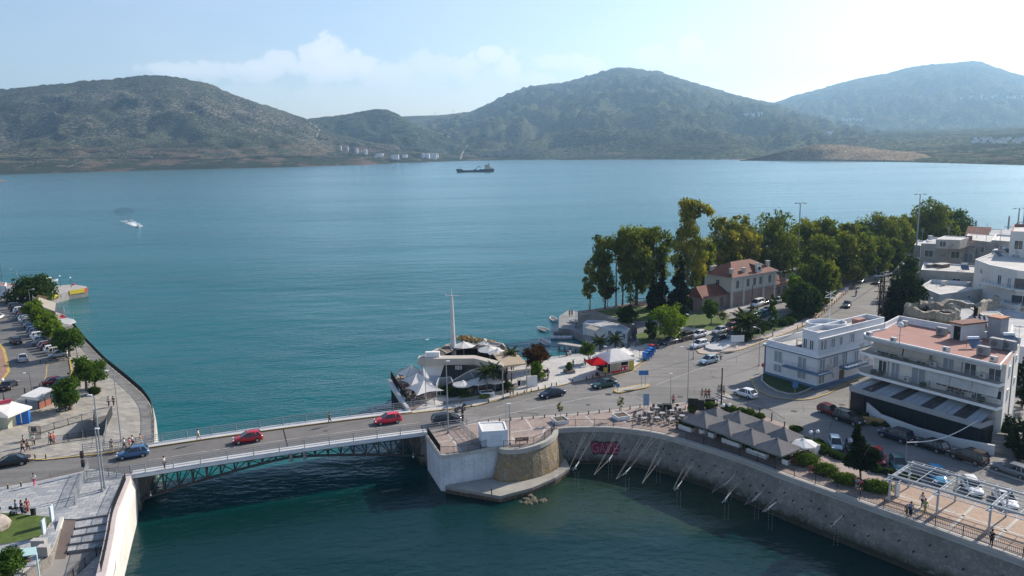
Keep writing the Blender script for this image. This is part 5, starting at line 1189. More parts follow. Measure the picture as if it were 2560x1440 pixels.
class Bld:
 def __init__(s,label,pts,z0,z1,wm=None,rm=None,par=.5,cat='building',name='building',partop=None,group=None):
  s.p=[V3(p[0],p[1])for p in pts];s.z0=z0;s.z1=z1
  s.T=thing(name,label,cat,V3(s.p[0].x,s.p[0].y,z0),group=group)
  ar=sum(s.p[k].x*s.p[(k+1)%len(s.p)].y-s.p[(k+1)%len(s.p)].x*s.p[k].y for k in range(len(s.p)));s.sg=1 if ar>0 else-1
  s.wall(s.p,z0,z1,wm or CREAM,rm or ROOFW,par,partop)
 def wall(s,pts,z0,z1,wm,rm,par=.5,partop=None,name='wall'):
  mb=MB();k=len(pts);vs=[(p.x,p.y,z)for z in(z0,z1)for p in pts]
  mb.add(vs,[(i,(i+1)%k,(i+1)%k+k,i+k)for i in range(k)]);mb.build(name,wm,s.T)
  zr=z1-par;mb=MB();mb.add([(p.x,p.y,zr)for p in pts],geometry.tessellate_polygon([[V3(p.x,p.y)for p in pts]]));mb.build('roof',rm,s.T)
  if par>0:
   c=sum(pts,V3(0,0))/k;mb=MB()
   inn=[]
   for i in range(k):
    a=(pts[i]-pts[i-1]).normalized();b=(pts[(i+1)%k]-pts[i]).normalized();na=V3(-a.y,a.x)*s.sg;nb_=V3(-b.y,b.x)*s.sg
    m_=(na+nb_).normalized();inn.append(pts[i]+m_*(.22/max(m_.dot(na),.4)))
   mb.loft([[(p.x,p.y,z1+.003)for p in pts],[(p.x,p.y,z1+.003)for p in inn],[(p.x,p.y,zr)for p in inn]],close=True)
   mb.build('parapet',partop or WHITE,s.T)
 def edge(s,i,pts=None):
  P=pts or s.p;a,b=P[i],P[(i+1)%len(P)];d=(b-a).normalized();nrm=V3(d.y,-d.x)*s.sg;return a,b,d,nrm
 def win(s,i,u,z,w,h,kind='glass',pts=None,par=None,fr=None):
  a,b,d,nrm=s.edge(i,pts);L=(b-a).length;c=a+d*(u*L)+V3(0,0,z)
  rz=math.atan2(d.y,d.x);mb=MB();t=.09
  for dx,dz,sx,sz in((0,h/2,w+2*t,t),(0,-h/2,w+2*t+.1,t),(-w/2,0,t,h),(w/2,0,t,h),(0,0,t*.7,h)):
   q=c+d*dx+V3(0,0,dz)+nrm*.05;mb.box(q,(sx,.12,sz),rz=rz)
  f=mb.build('window',fr or WHITE,s.T);mb=MB();mb.box(c+nrm*.015,(w,.05,h),rz=rz)
  mb.build('pane' if kind=='glass' else 'shutter',GLASS if kind=='glass' else(SHUT if kind=='shutter' else SHUTG),f)
 def door(s,i,u,z,w,h,mt=None,pts=None):
  a,b,d,nrm=s.edge(i,pts);L=(b-a).length;c=a+d*(u*L)+V3(0,0,z+h/2);rz=math.atan2(d.y,d.x)
  mb=MB();mb.box(c+nrm*.03,(w,.08,h),rz=rz);o=mb.build('door',mt or SHUT,s.T)
  mb=MB();mb.box(c+nrm*.09+d*(w*.35),(.08,.06,.2),rz=rz);mb.build('handle',STEEL,o)
 def slab(s,i,u0,u1,z,out,th=.25,mt=None,name='balcony',rail=True,pts=None,lip=.0,solid=None,round_=False):
  a,b,d,nrm=s.edge(i,pts);L=(b-a).length;p0=a+d*(u0*L);p1=a+d*(u1*L)
  q=[p0,p1,p1+nrm*out,p0+nrm*out];mb=MB();mb.prism(q,z-th,z,bottom=True)
  o=mb.build(name,mt or WHITE,s.T)
  if solid:
   mb=MB();mb.loft([[(p.x,p.y,zz)for p in(q[0],q[3],q[2],q[1])]for zz in(z-th,z+solid)]);mb.loft([[(p.x,p.y,zz)for p in(q[0],q[3]-nrm*.12,q[2]-nrm*.12,q[1])]for zz in(z,z+solid)]);mb.build('balcony_front',mt or WHITE,o)
  if rail:
   mb=MB();rr=[q[0],q[3],q[2],q[1]]
   for m_,n2 in zip(rr[:-1],rr[1:]):
    for zz in(.3,.6,.95):mb.bar(m_+V3(0,0,z+(solid or 0)+zz),n2+V3(0,0,z+(solid or 0)+zz),.035)
    k=max(1,int((n2-m_).length/1.0))
    for j in range(k+1):c=m_.lerp(n2,j/k);mb.bar(c+V3(0,0,z),c+V3(0,0,z+.95),.035)
   mb.build('balustrade',GALV,o)
  return o
def ac_unit(P,rz,label,s=1.0,z=0):
 T=thing('air_conditioner',label,'air conditioner',P,rz=rz);mb=MB();mb.box((0,0,.42*s),(.95*s,.45*s,.75*s));mb.build('casing',WHITEW if s<1.2 else mat('ac_grey',(.24,.25,.26),.6,.2,1),T)
 mb=MB();mb.cyl((-.12*s,-.23*s,.42*s),(-.12*s,-.25*s,.42*s),.22*s,n=14);mb.build('fan_grille',mat('fan_grey',(.13,.13,.13),.8,.2,4),T);return T
# ---------------- blue-trimmed corner building
C_,L_=V3(49.6,122.7),V3(44.1,131.5);dr=V3(.83,.557).normalized();R_=C_+dr*19.5;BL_=L_+dr*19.5
b1=Bld('two-storey white corner building with light blue trim, set-back top floor and a small flagpole',[L_,C_,R_,BL_],Z0,11.5,STUC,ROOFW,par=1.0)
dl=(C_-L_).normalized();nf=V3(dl.y,-dl.x)*b1.sg;n2=V3(dr.y,-dr.x)*b1.sg
mb=MB()
ex=[L_+nf*.4-dl*.4,C_+nf*.4+n2*.4,R_+n2*.4,BL_-dl*.3]
mb.prism([L_-dl*.5+nf*.0,L_-dl*.5+nf*.45,C_+nf*.45+n2*.45,R_+n2*.45,R_+n2*.0,C_+nf*.02+n2*.02],10.55,10.8,0,bottom=True);mb.build('cornice',WHITE,b1.T)
mb=MB();mb.prism([L_-dl*.46+nf*.0,L_-dl*.46+nf*.41,C_+nf*.41+n2*.41,R_+n2*.41,R_+n2*.0,C_+nf*.02+n2*.02],10.35,10.546,0,bottom=True);mb.build('blue_soffit',LBLUE,b1.T)
mb=MB();mb.prism([L_+nf*.08,C_+nf*.08+n2*.08,R_+n2*.08,R_,C_,L_],Z0,Z0+.75,0);mb.build('blue_plinth',LBLUE,b1.T)
for u in(.25,.72):
 b1.win(0,u,9.0,1.7,2.0,'shutter');b1.win(0,u,6.95,1.7,1.35,'shutter')
for u,w,z,h,k in((.06,1.5,8.9,2.4,'shutter'),(.18,.5,9.3,1.1,'glass'),(.25,1.4,9.0,2.0,'shutter'),(.38,1.3,9.0,2.6,'shutter'),(.06,1.6,6.7,1.5,'shutter'),(.22,.8,6.8,1.0,'shutter'),(.55,1.2,9,2.0,'shutter'),(.7,1.2,9,2.0,'shutter')):b1.win(1,u,z,w,h,k)
b1.door(1,.35,Z0,1.3,2.3,mat('brown_door',(.16,.10,.07),.8,.2,2))
q=[C_-dl*6.2+nf*1.0,C_+nf*1.0+n2*1.1,C_+dr*2.6+n2*1.1,C_+dr*2.6,C_,C_-dl*6.2]
mb=MB();mb.prism(q,7.75,8.0,0,bottom=True);o=mb.build('corner_balcony',LBLUE,b1.T)
mb=MB()
for a,b in zip(q[:4][:-1],q[:4][1:]):
 for z in(8.3,8.6,8.9):mb.bar(V3(a.x,a.y,z),V3(b.x,b.y,z),.035)
 for j in range(8):c=a.lerp(b,j/7);mb.bar(V3(c.x,c.y,8),V3(c.x,c.y,8.9),.035)
mb.build('balustrade',GALV,o)
b1.slab(1,.31,.62,8.1,1.5,.4,LBLUE)
aL=C_-dl*3.6-dr*0;at_=[C_-dl*3.6+dr*.3-nf*.3,C_-dr*0-nf*.3-n2*.3,C_+dr*18.9-n2*.3-nf*.3,C_+dr*18.9-dl*3.6-n2*.3-nf*.3]
at_=[V3(p.x,p.y)for p in at_];b1.wall(at_,10.4,14.6,STUC,ROOFW,.8,name='attic_wall')
for i,u,w,h in((0,.22,.8,1.6),(0,.62,.8,1.6),(1,.05,.7,1.6),(1,.10,.7,1.6),(1,.21,1.1,1.6),(1,.33,.7,1.4),(1,.5,1.1,1.5)):b1.win(i,u,12.3,w,h,'glass' if u in(.05,.10,.62,.22,.33)else 'shutter',pts=at_)
mb=MB();a,b,d,nn_=b1.edge(1,at_);mb.bar(a+V3(0,0,13.55)+nn_*.2,b+V3(0,0,13.55)+nn_*.2,.5,.14);mb.build('sun_canopy',WHITE,b1.T)
cc=C_+dr*8.5-dl*4.6;cc=V3(cc.x,cc.y)
mb=MB();ring=[V3(cc.x+math.cos(k*math.pi/12)*3.4,cc.y+math.sin(k*math.pi/12)*2.6)for k in range(24)]
mb.loft([[(p.x,p.y,z)for p in rg]for rg,z in((ring,10.5),(ring,14.5),([cc.lerp(p,.93)for p in ring],14.5),([cc.lerp(p,.93)for p in ring],13.8))],close=True);mb.ngon([(cc.lerp(p,.93).x,cc.lerp(p,.93).y,13.81)for p in ring]);mb.build('rounded_stair_tower',STUC,b1.T)
T,p,H=plain_pole(0,0,0,'short white flag mast with cross spars on the roof of the blue-trimmed building',H=.1)if False else(None,None,None)
p=V3(cc.x+.5,cc.y,13.8);T=thing('flag_mast','short white mast with star-shaped cross spars on the roof of the blue-trimmed building','mast',p)
H=HT(p,728);mb=MB();mb.cyl(p,p+V3(0,0,H),.09,.05);mb.build('mast_pole',WHITE,T);mb=MB()
for a,s_ in((.4,1),(-.4,1)):mb.bar(p+V3(-1.0,-.3,H-.4+a),p+V3(1.0,.3,H-.4-a),.09)
mb.bar(p+V3(-1,0,H-1.1),p+V3(1.2,0,H-1.1),.1);mb.build('cross_spars',WHITE,T)
c=C_+dr*14-dl*1.9;mb=MB();mb.box((c.x,c.y,14.3),(2.2,1.3,1.0),rz=math.atan2(dr.y,dr.x));mb.build('roof_hatch',TERR,b1.T)
c=L_+dl*6.1+dr*1.5;T=thing('roof_awning','beige roof awning with red clutter on the terrace of the blue-trimmed building','awning',V3(c.x,c.y,10.5))
mb=MB();mb.prism([c+V3(-1,-.6),c+V3(.6,-1),c+V3(1,.4),c+V3(-.6,.9)],12.4,12.5,bottom=True);mb.build('cover',AWNC,T);mb=MB()
for dx,dy in((-1,-.6),(.6,-1),(1,.4),(-.6,.9)):mb.bar(V3(c.x+dx,c.y+dy,10.5),V3(c.x+dx,c.y+dy,12.4),.07)
mb.box((c.x,c.y,11.0),(1.3,.9,.9));mb.build('frame_and_chest',mat('maroon_chest',(.16,.03,.035),.8,.2,2),T)
mb=MB();mb.bar(L_-dl*.1+V3(-.1,0,Z0),L_-dl*.1+V3(-.1,0,10.4),.22,.22);mb.build('blue_pillar',LBLUE,b1.T)
# ---------------- big rounded-balcony building
Zr=16.5;A3,F3,B3_,D3=V3(62.6,96.6),V3(52.3,114.2),V3(62.6,122.6),V3(72.1,107.4)
d3=(F3-A3).normalized();n3=V3(-d3.y,d3.x);n3=n3 if n3.y<0 else-n3
iA,iF=A3-n3*1.5,F3-n3*1.5-d3*1.6
b3=Bld('three-storey white apartment building with rounded corner balconies, awnings and a terracotta roof terrace',[iF,iA,D3-V3(0,0),B3_],Z0-.8,Zr-.3,CREAM,TERR,par=.0,name='apartment_building')
def rounded(a,b,out_,rr=2.2):
 q=[a,b-d3*rr];c=b-d3*rr-n3*rr
 for k in range(1,8):t=k/7*math.pi/2;q.append(c+n3*rr*math.cos(t)+d3*rr*math.sin(t))
 return q
rim=rounded(A3,F3+d3*.4,0)+[F3+d3*.4-n3*6.5,B3_+d3*.3,D3-d3*0]
rim=[V3(p.x,p.y)for p in rim]
mb=MB();mb.prism(rim,Zr-.75,Zr-.25,0,1,bottom=True);mb.build('roof_terrace',[TERR,WHITE],b3.T)
k3=len(rim);ins=[];cen=sum(rim,V3(0,0))/k3
for i in range(k3):
 a=(rim[i]-rim[i-1]).normalized();b=(rim[(i+1)%k3]-rim[i]).normalized();m_=(V3(-a.y,a.x)+V3(-b.y,b.x)).normalized()
 m_=m_ if m_.dot(cen-rim[i])>0 else-m_;ins.append(rim[i]+m_*.28)
mb=MB();mb.loft([[(p.x,p.y,z)for p in r]for r,z in((rim,Zr-.75),(rim,Zr+.0),(ins,Zr+.0),(ins,Zr-.3))],close=True);mb.build('roof_edge',WHITE,b3.T)
mb=MB()
for a,b in((F3+d3*.4-n3*6.5,B3_+d3*.3),(B3_+d3*.3,B3_.lerp(D3,.62)),(B3_.lerp(D3,.62),D3)):mb.bar(a-V3(0,0,0)+V3(0,0,Zr+.35),b+V3(0,0,Zr+.35),.25,.8)
mb.build('parapet_wall',STUC,b3.T)
for lv,nm in((13.85,'upper'),(10.7,'lower')):
 q=rounded(A3,F3+d3*.9,0)+[F3+d3*.9-n3*5.0,iF+d3*0,iA]
 q=[V3(p.x,p.y)for p in q];mb=MB();mb.prism(q,lv-.42,lv,0,1,bottom=True);o=mb.build('balcony',[CONC,WHITE],b3.T)
 mb=MB();rl=resample([V3(p.x,p.y,lv)for p in q[:-2]],1.3)
 for a,b in zip(rl[:-1],rl[1:]):
  for z in(.25,.5,.75,1.0):mb.bar(a+V3(0,0,z),b+V3(0,0,z),.03)
  mb.bar(a,a+V3(0,0,1.0),.04)
  for j in range(1,8):c=a.lerp(b,j/8);mb.bar(c,c+V3(0,0,1.0),.012)
 mb.build('balustrade',GALV,o)
# front edge is edge 0: from iF to iA
for u,z,w,h,k in((.06,15.1,1.4,2.2,'glass'),(.22,15.0,1.6,1.5,'glass'),(.38,14.8,1.6,1.4,'glass'),(.60,15.0,1.6,2.3,'shutter'),(.76,15.0,1.6,2.3,'glass'),(.93,15.0,1.6,2.3,'glass'),(.08,11.9,1.3,2.1,'glass'),(.19,11.9,1.3,2.4,'shutter'),(.38,11.9,2.1,2.4,'shutter'),(.56,12.1,1.6,1.4,'glass'),(.66,11.9,1.1,2.2,'glass'),(.76,12.1,1.5,1.4,'glass'),(.82,11.9,1.4,2.2,'glass'),(.94,12.1,1.8,1.2,'glass')):b3.win(0,u,z-.1,w,h,k)
for u,z,w,h in((.25,14.6,.9,1.5),(.75,15.0,.7,.9),(.25,11.4,.9,1.5),(.75,11.8,.7,.9)):b3.win(1,u,z,w,h,'shutter' if u<.5 else 'glass')
b3.door(1,.55,Z0-.8,1.2,2.2)
def awning(u0,u1,zt,drop,out_,label):
 a=iF.lerp(iA,u0);b=iF.lerp(iA,u1);T=thing('awning',label,'awning',V3(a.x,a.y,zt));mb=MB();o0=n3*(out_-.25);o1=n3*out_
 mb.loft([[(p.x,p.y,z)for p in(a+o,b+o)]for o,z in((o0,zt),(o1,zt-drop))]);mb.build('fabric',AWNC if 'upper' in label else WAWN,T)
 mb=MB();mb.bar(V3(*(a+o1)[:2],zt-drop),V3(*(b+o1)[:2],zt-drop),.06);mb.build('front_bar',GALV,T)
awning(.03,.28,16.1,1.5,1.45,'drawn cream awning on the upper balcony, left one');awning(.29,.49,16.1,1.6,1.45,'drawn cream awning on the upper balcony, right one')
for k,(u0,u1)in enumerate(((.50,.66),(.665,.82),(.825,1.0))):awning(u0,u1,13.3,1.25,1.6,['left','middle','right'][k]+' one of the three white awnings on the lower balcony')
# glazed ground-floor restaurant extension
eo=n3*1.9;eA=A3+eo+d3*.9;eF=F3+eo-d3*.3;wA=iA+d3*.9;wF=iF
T=thing('glazed_extension','long dark-glazed ground-floor terrace room with a striped glass roof under the balconies','extension',V3(eA.x,eA.y,Z0-.5))
mb=MB();mb.loft([[(p.x,p.y,z)for p in(wA,eA-n3*.15,eF-n3*.15,wF)]for z in(Z0-.6,8.0)]);mb.build('dark_glazing',mat('dark_screen',(.012,.018,.025),.25,.12,2,spec=.5),T)
mb=MB();mb.loft([[(p.x,p.y,z)for p in(wA+V3(.15,-.1),eA+V3(.05,-.1),eF+d3*.2,wF+d3*.2)]for z in(8.0,8.75)]);mb.build('fascia',mat('grey_fascia',(.33,.34,.35),.7,.1,1),T)
N=21
for k in range(N):
 a0=eA.lerp(eF,k/N);a1=eA.lerp(eF,(k+.94)/N);w0=wA.lerp(wF,k/N);w1=wA.lerp(wF,(k+.94)/N)
 dk=k%5 in(2,3);mb=MB();mb.add([V3(a0.x,a0.y,8.76),V3(a1.x,a1.y,8.76),V3(w1.x,w1.y,9.9),V3(w0.x,w0.y,9.9)],[(0,1,2,3)])
 mb.build('roof_panel',mat('dark_roof_pane',(.06,.057,.06),.4,.2,1)if dk else mat('pale_roof_pane',(.31,.34,.37),.5,.15,1),T)
mb=MB()
for k in range(9):a=eA.lerp(eF,k/8)+n3*.0;mb.bar(V3(a.x,a.y,Z0-.5),V3(a.x,a.y,8.0),.05)
mb.build('mullions',mat('dark_mullion',(.02,.025,.03),.5,.1,1),T)
wl=GL([(2150,1022),(2170,1040),(2200,1060),(2290,1090),(2390,1117),(2484,1140)],Z0+.1)
T=thing('garden_wall','low white wall with a falling curved top in front of the dark-glazed terrace','wall',wl[0]);mb=MB();hs=[2.2,1.9,1.5,1.3,1.25,1.5]
mb.loft([[(p.x+o,p.y+o,Z0+zz*h_-(0 if zz else .2))for p,h_ in zip(wl,hs)]for o,zz in((0,0),(0,1),(.25,1),(.25,0))]);mb.build('wall_body',WHITEW,T)
# roof furniture of the apartment building
def onroof(px,py,z=Zr-.24):return G(px,py,z)
for x,y,l in((2173,842,'small air conditioner at the rounded roof corner, first along the terracotta edge'),(2234,856,'small air conditioner, second along the terracotta roof edge'),(2365,880,'small air conditioner, third along the terracotta roof edge'),(2484,904,'small air conditioner at the right front roof corner')):ac_unit(onroof(x,y),math.atan2(d3.y,d3.x)+math.pi,l,.95)
for x,y,s_,l in((2458,888,1.6,'tall grey air-conditioning cabinet near the roof corner'),(2492,872,1.9,'big grey air-conditioning cabinet by the right parapet'),(2522,876,1.8,'white air-conditioning cabinet against the right parapet'),(2354,838,1.5,'grey cabinet left of the rooftop shed'),(2262,814,1.0,'air conditioner by the back parapet of the terracotta roof')):ac_unit(onroof(x,y),math.atan2(d3.y,d3.x)+math.pi,l,s_)
p=onroof(2375,845);q=onroof(2405,852);r_=onroof(2455,846);dd=(q-p).normalized()
sh=[p,q,q+(r_-q).normalized()*4.2,p+(r_-q).normalized()*4.2];sh=[V3(a.x,a.y)for a in sh]
s3=Bld('small white rooftop shed with a brown tiled lid and a dark doorway',sh,Zr-.24,Zr+2.1,WHITEW,mat('brown_tiles',(.20,.16,.12),.9,.3,1.5),par=0,cat='shed',name='rooftop_shed')
mb=MB();ov_=[a+(a-sum(sh,V3(0,0))/4).normalized()*.5 for a in sh];mb.prism(ov_,Zr+2.1,Zr+2.3,bottom=True);mb.build('tiled_lid',TILE,s3.T);s3.door(0,.55,Zr-.24,1.0,2.0,DARK)
p=onroof(2492,848);T=thing('chimney_stack','tall grey rooftop stack with an orange cap behind the shed','chimney',p);mb=MB();H=HT(p,794);mb.box(p+V3(0,0,H/2),(2.0,1.8,H),rz=.5);mb.build('stack_body',mat('grey_render',(.30,.31,.33),.9,.25,.6),T);mb=MB();mb.box(p+V3(0,0,H+.1),(2.3,2.1,.2),rz=.5);mb.build('orange_cap',mat('orange_tile',(.38,.17,.10),.8,.2,1),T)
p=onroof(2465,830);T=thing('roof_screen','red and white striped roof screen beside the chimney stack','screen',p);mb=MB();mb2=MB()
for k in range(9):(mb if k%2 else mb2).add([p+V3(-1.6+k*.36,.0,.6),p+V3(-1.25+k*.36,.0,.6),p+V3(-1.25+k*.36,.9,2.3),p+V3(-1.6+k*.36,.9,2.3)],[(0,1,2,3)])
mb.build('white_slats',WHITE,T);mb2.build('red_slats',TILE,T)
p=onroof(2248,862);T=thing('roof_antenna','thin rooftop aerial with a white dome on the apartment building','antenna',p);mb=MB();H=HT(p,812);mb.cyl(p,p+V3(0,0,H),.05);mb.bar(p+V3(-.7,0,H*.5),p+V3(.7,0,H*.45),.04);mb.build('mast',STEEL,T);mb=MB();mb.sphere(p+V3(0,0,H),.45,10,7);mb.build('dome',WHITE,T,smooth=True)
for x,y,t,l in((2534,868,822,'thin television aerial at the right roof parapet'),(2545,865,815,'second thin television aerial at the right roof parapet')):
 T,p,H=plain_pole(x,y,t,l,z=Zr-.24,r=.03,mt=STEEL,name='roof_antenna',cat='antenna');mb=MB()
 for k in range(4):mb.bar(p+V3(-.5+k*.05,0,H-.2-k*.25),p+V3(.5-k*.05,0,H-.2-k*.25),.03)
 mb.build('crossbars',STEEL,T)
for x,y,l in((2430,868,'solar water heater with a silver tank beside the rooftop shed'),(2518,858,'solar water heater by the right roof parapet')):
 p=onroof(x,y);T=thing('solar_heater',l,'solar heater',p);mb=MB();mb.cyl(p+V3(-.8,0,1.3),p+V3(.8,0,1.3),.28,n=12);mb.build('tank',mat('bright_metal',(.6,.65,.7),.25,.1,1,metal=.8),T,smooth=False);mb=MB();mb.add([p+V3(-.9,-.1,1.2),p+V3(.9,-.1,1.2),p+V3(.9,-1.5,.2),p+V3(-.9,-1.5,.2)],[(0,1,2,3)]);mb.build('collector',mat('solar_panel',(.05,.09,.15),.15,.05,1,spec=.7),T)
 mb=MB();mb.bar(p+V3(-.8,0,0),p+V3(-.8,0,1.2),.05);mb.bar(p+V3(.8,0,0),p+V3(.8,0,1.2),.05);mb.build('legs',STEEL,T)
# steps at the right edge
p=G(2500,1145);T=thing('garden_steps','dark stone steps climbing beside the apartment building at the right edge','steps',p);mb=MB()
for k in range(7):mb.box(p+V3(.6+k*.25,.2+k*.38,.09+k*.17),(3.0,.5,.18+k*.34),rz=-.5)
mb.build('treads',CONCD,T)
# ---------------- railway station
S0,S1=V3(54.3,189.6),V3(68.2,199.4);ds_=(S1-S0).normalized();ns_=V3(-ds_.y,ds_.x);S2_,S3_=S1+ns_*8.6,S0+ns_*8.6
SW=mat('station_cream',(.56,.54,.48),.85,.14,.4);SB=mat('station_brown',(.33,.25,.21),.9,.22,.5,var2=((.22,.17,.15),.5,.6))
st=Bld('two-storey cream and brown station with a red hipped tile roof and round gable window',[S0,S1,S2_,S3_],Z0,12.5,SW,ROOFG,par=0,name='station_building')
mb=MB();o_=.06;lo=[S0-ns_*o_-ds_*o_,S1-ns_*o_+ds_*o_,S2_+ns_*o_+ds_*o_,S3_+ns_*o_-ds_*o_]
mb.loft([[(p.x,p.y,z)for p in lo]for z in(Z0,8.7)],close=True);mb.build('brown_ground_floor',SB,st.T)
mb=MB();lo=[S0-ns_*.16-ds_*.16,S1-ns_*.16+ds_*.16,S2_+ns_*.16+ds_*.16,S3_+ns_*.16-ds_*.16];mb.prism(lo,8.7,8.95);mb.build('string_course',KERB,st.T)
mb=MB()
for c in(S0,S1,S0.lerp(S1,.27),S0.lerp(S1,.73)):mb.box(c-ns_*.1+V3(0,0,(Z0+12.4)/2),(.55,.3,7.4),rz=math.atan2(ds_.y,ds_.x))
mb.build('pilasters',SW,st.T)
ea=[S0-ns_*.7-ds_*.7,S1-ns_*.7+ds_*.7,S2_+ns_*.7+ds_*.7,S3_+ns_*.7-ds_*.7]
mb=MB();mb.prism(ea,12.25,12.6,bottom=True);mb.build('eaves',KERB,st.T)
r0=S0.lerp(S3_,.5)+ds_*4.6;r1=S1.lerp(S2_,.5)-ds_*4.6;zr=15.6
rv=[V3(p.x,p.y,12.62)for p in ea]+[V3(r0.x,r0.y,zr),V3(r1.x,r1.y,zr)]
mb=MB();mb.add(rv,[(0,1,5,4),(1,2,5),(2,3,4,5),(3,0,4)]);rf=mb.build('roof',TILE,st.T)
def onr(u,w,z):p=S0+ds_*u+ns_*w;return V3(p.x,p.y,z)
for u,w,z in((1.0,1.0,13.9),(1.0,7.2,13.9),(5.2,.6,13.8),(15.8,1.4,14.5),(3.0,8,13.8)):
 mb=MB();mb.box(onr(u,w,z-.5),(.75,.75,1.9),rz=.6);c_=mb.build('chimney',SW,rf);mb=MB();mb.box(onr(u,w,z+.55),(1.0,1.0,.2),rz=.6);mb.build('chimney_cap',KERB,rf)
mb=MB();c=onr(10.2,-.1,0);mb.box((c.x,c.y,13.5),(2.0,.4,1.8),rz=math.atan2(ds_.y,ds_.x));mb.cyl((c.x,c.y,14.3),(c.x-ns_.x*-.4,c.y+ns_.y*.4,14.3),1.0,n=16);gb=mb.build('gable',SW,rf)
mb=MB();q=c-ns_*.24;mb.cyl((q.x,q.y,13.9),(q.x-ns_.x*.05,q.y-ns_.y*.05,13.9),.48,n=14);mb.build('round_window',GLASS,rf)
mb=MB();a=onr(9.2,.3,12.7);b=onr(11.2,.3,12.7);t=onr(10.2,3.6,14.9);mb.add([a,b,t,onr(10.2,.3,14.5)],[(0,3,2),(3,1,2)]);mb.build('gable_roof',TILE,rf)
for k,u in enumerate((.13,.37,.52,.66,.88)):
 st.win(0,u,10.6,1.0,1.9,'glass',fr=KERB)
for k,u in enumerate((.13,.37,.66,.88)):
 st.win(0,u,6.5,1.3,2.7,'glass',fr=SB)
for u in(.5,):st.win(3,u,10.6,1.0,1.7,'glass',fr=KERB)
# annexes
def annex(u0,u1,w0,w1,label,z1=8.6,zr=10.6):
 q=[onr(u0,w0,0),onr(u1,w0,0),onr(u1,w1,0),onr(u0,w1,0)];a=Bld(label,q,Z0,z1,SB,ROOFG,par=0,name='station_annex');e=[onr(u0-.5,w0-.5,z1),onr(u1+(.5 if u1>0 else 0),w0-.5,z1),onr(u1+(.5 if u1>0 else 0),w1+.5,z1),onr(u0-.5,w1+.5,z1)]
 wm_=(w0+w1)/2;mb=MB();mb.add([e[0]+V3(0,0,-.15),e[1]+V3(0,0,-.15),e[2]+V3(0,0,-.15),e[3]+V3(0,0,-.15),onr(u0+1.6,wm_,zr),onr(u1-(0 if u1<=0 else 1.6),wm_,zr)],[(0,1,5,4),(1,2,5),(2,3,4,5),(3,0,4)]);mb.build('roof',TILE,a.T)
 return a
an=annex(-9.5,-.05,1.0,8.0,'single-storey brown station wing with a hipped tile roof, left of the main block');
for u in(.3,.75):an.win(0,u,6.7,1.2,2.3,'glass',fr=SB)
an.door(3,.5,Z0,1.3,2.6,DARK)
an=annex(17.1,25.0,1.5,8.0,'single-storey brown station wing with a dark tile roof, right of the main block')
for u in(.2,.5,.8):an.win(0,u,6.7,1.0,1.9,'glass',fr=SB)
# ---------------- harbour hut
hh=[G(x,y,4.4)for x,y in((1457,808),(1480,812),(1517,819),(1568,830),(1575,821),(1550,810),(1508,801),(1470,800))]
hb1=Bld('low whitewashed harbour hut with a patchy grey flat roof and a blue boat sign',hh,ZQ,4.4,WHITEW,ROOFG,par=.1,name='harbour_hut',cat='hut')
for u,k in((.15,'glass'),(.85,'glass')):hb1.win(2,u,3.3,.9,1.2,k)
hb1.door(2,.5,ZQ,.9,2.1,DARK)
a,b,d,nn_=hb1.edge(2);c=a.lerp(b,.62)+nn_*.1;mb=MB();mb.box((c.x,c.y,4.0),(1.6,.06,.6),rz=math.atan2(d.y,d.x));mb.build('blue_sign',LBLUE,hb1.T)
T=thing('awning','cream fabric awning over the tables beside the harbour hut','awning',hh[1]);mb=MB();q=[G(1463,819,4.0),G(1489,827,3.8),G(1506,816,4.3),G(1482,809,4.5)];mb.add(q,[(0,1,2,3)]);mb.build('fabric',AWNC,T);mb=MB()
for p in q:mb.bar(p,V3(p.x,p.y,ZQ),.06)
mb.build('posts',GALV,T)
wl=GL([(1444,779),(1511,789),(1553,798),(1594,809)]);T=thing('retaining_wall','long grey garden wall behind the harbour hut','wall',wl[0]);mb=MB();mb.loft([[(p.x+o,p.y+o*.5,z)for p in wl]for o,z in((0,1),(0,Z0+.2),(.4,Z0+.2),(.4,Z0))]);mb.build('wall_body',mat('grey_garden_wall',(.26,.24,.22),.9,.3,.5),T)
for(a,b,w,lb)in(((1384,828),(1428,825),1.0,'narrow concrete mole enclosing the small boats'),((1396,857),(1472,866),1.6,'wooden-decked jetty on short piles at the foot of the harbour')):
 a=G(*a,1.2);b=G(*b,1.4);T=thing('jetty',lb,'jetty',V3(a.x,a.y,0));mb=MB();mb.bar(V3(a.x,a.y,1.0),V3(b.x,b.y,1.0),w,.5);mb.build('deck',CONC if 'wood' in lb else CONCD,T);mb=MB()
 for k in range(6):c=a.lerp(b,k/5.5+.02);mb.bar(V3(c.x,c.y-w*.3,-2),V3(c.x,c.y-w*.3,.8),.35)
 mb.build('piles',CONCD,T)
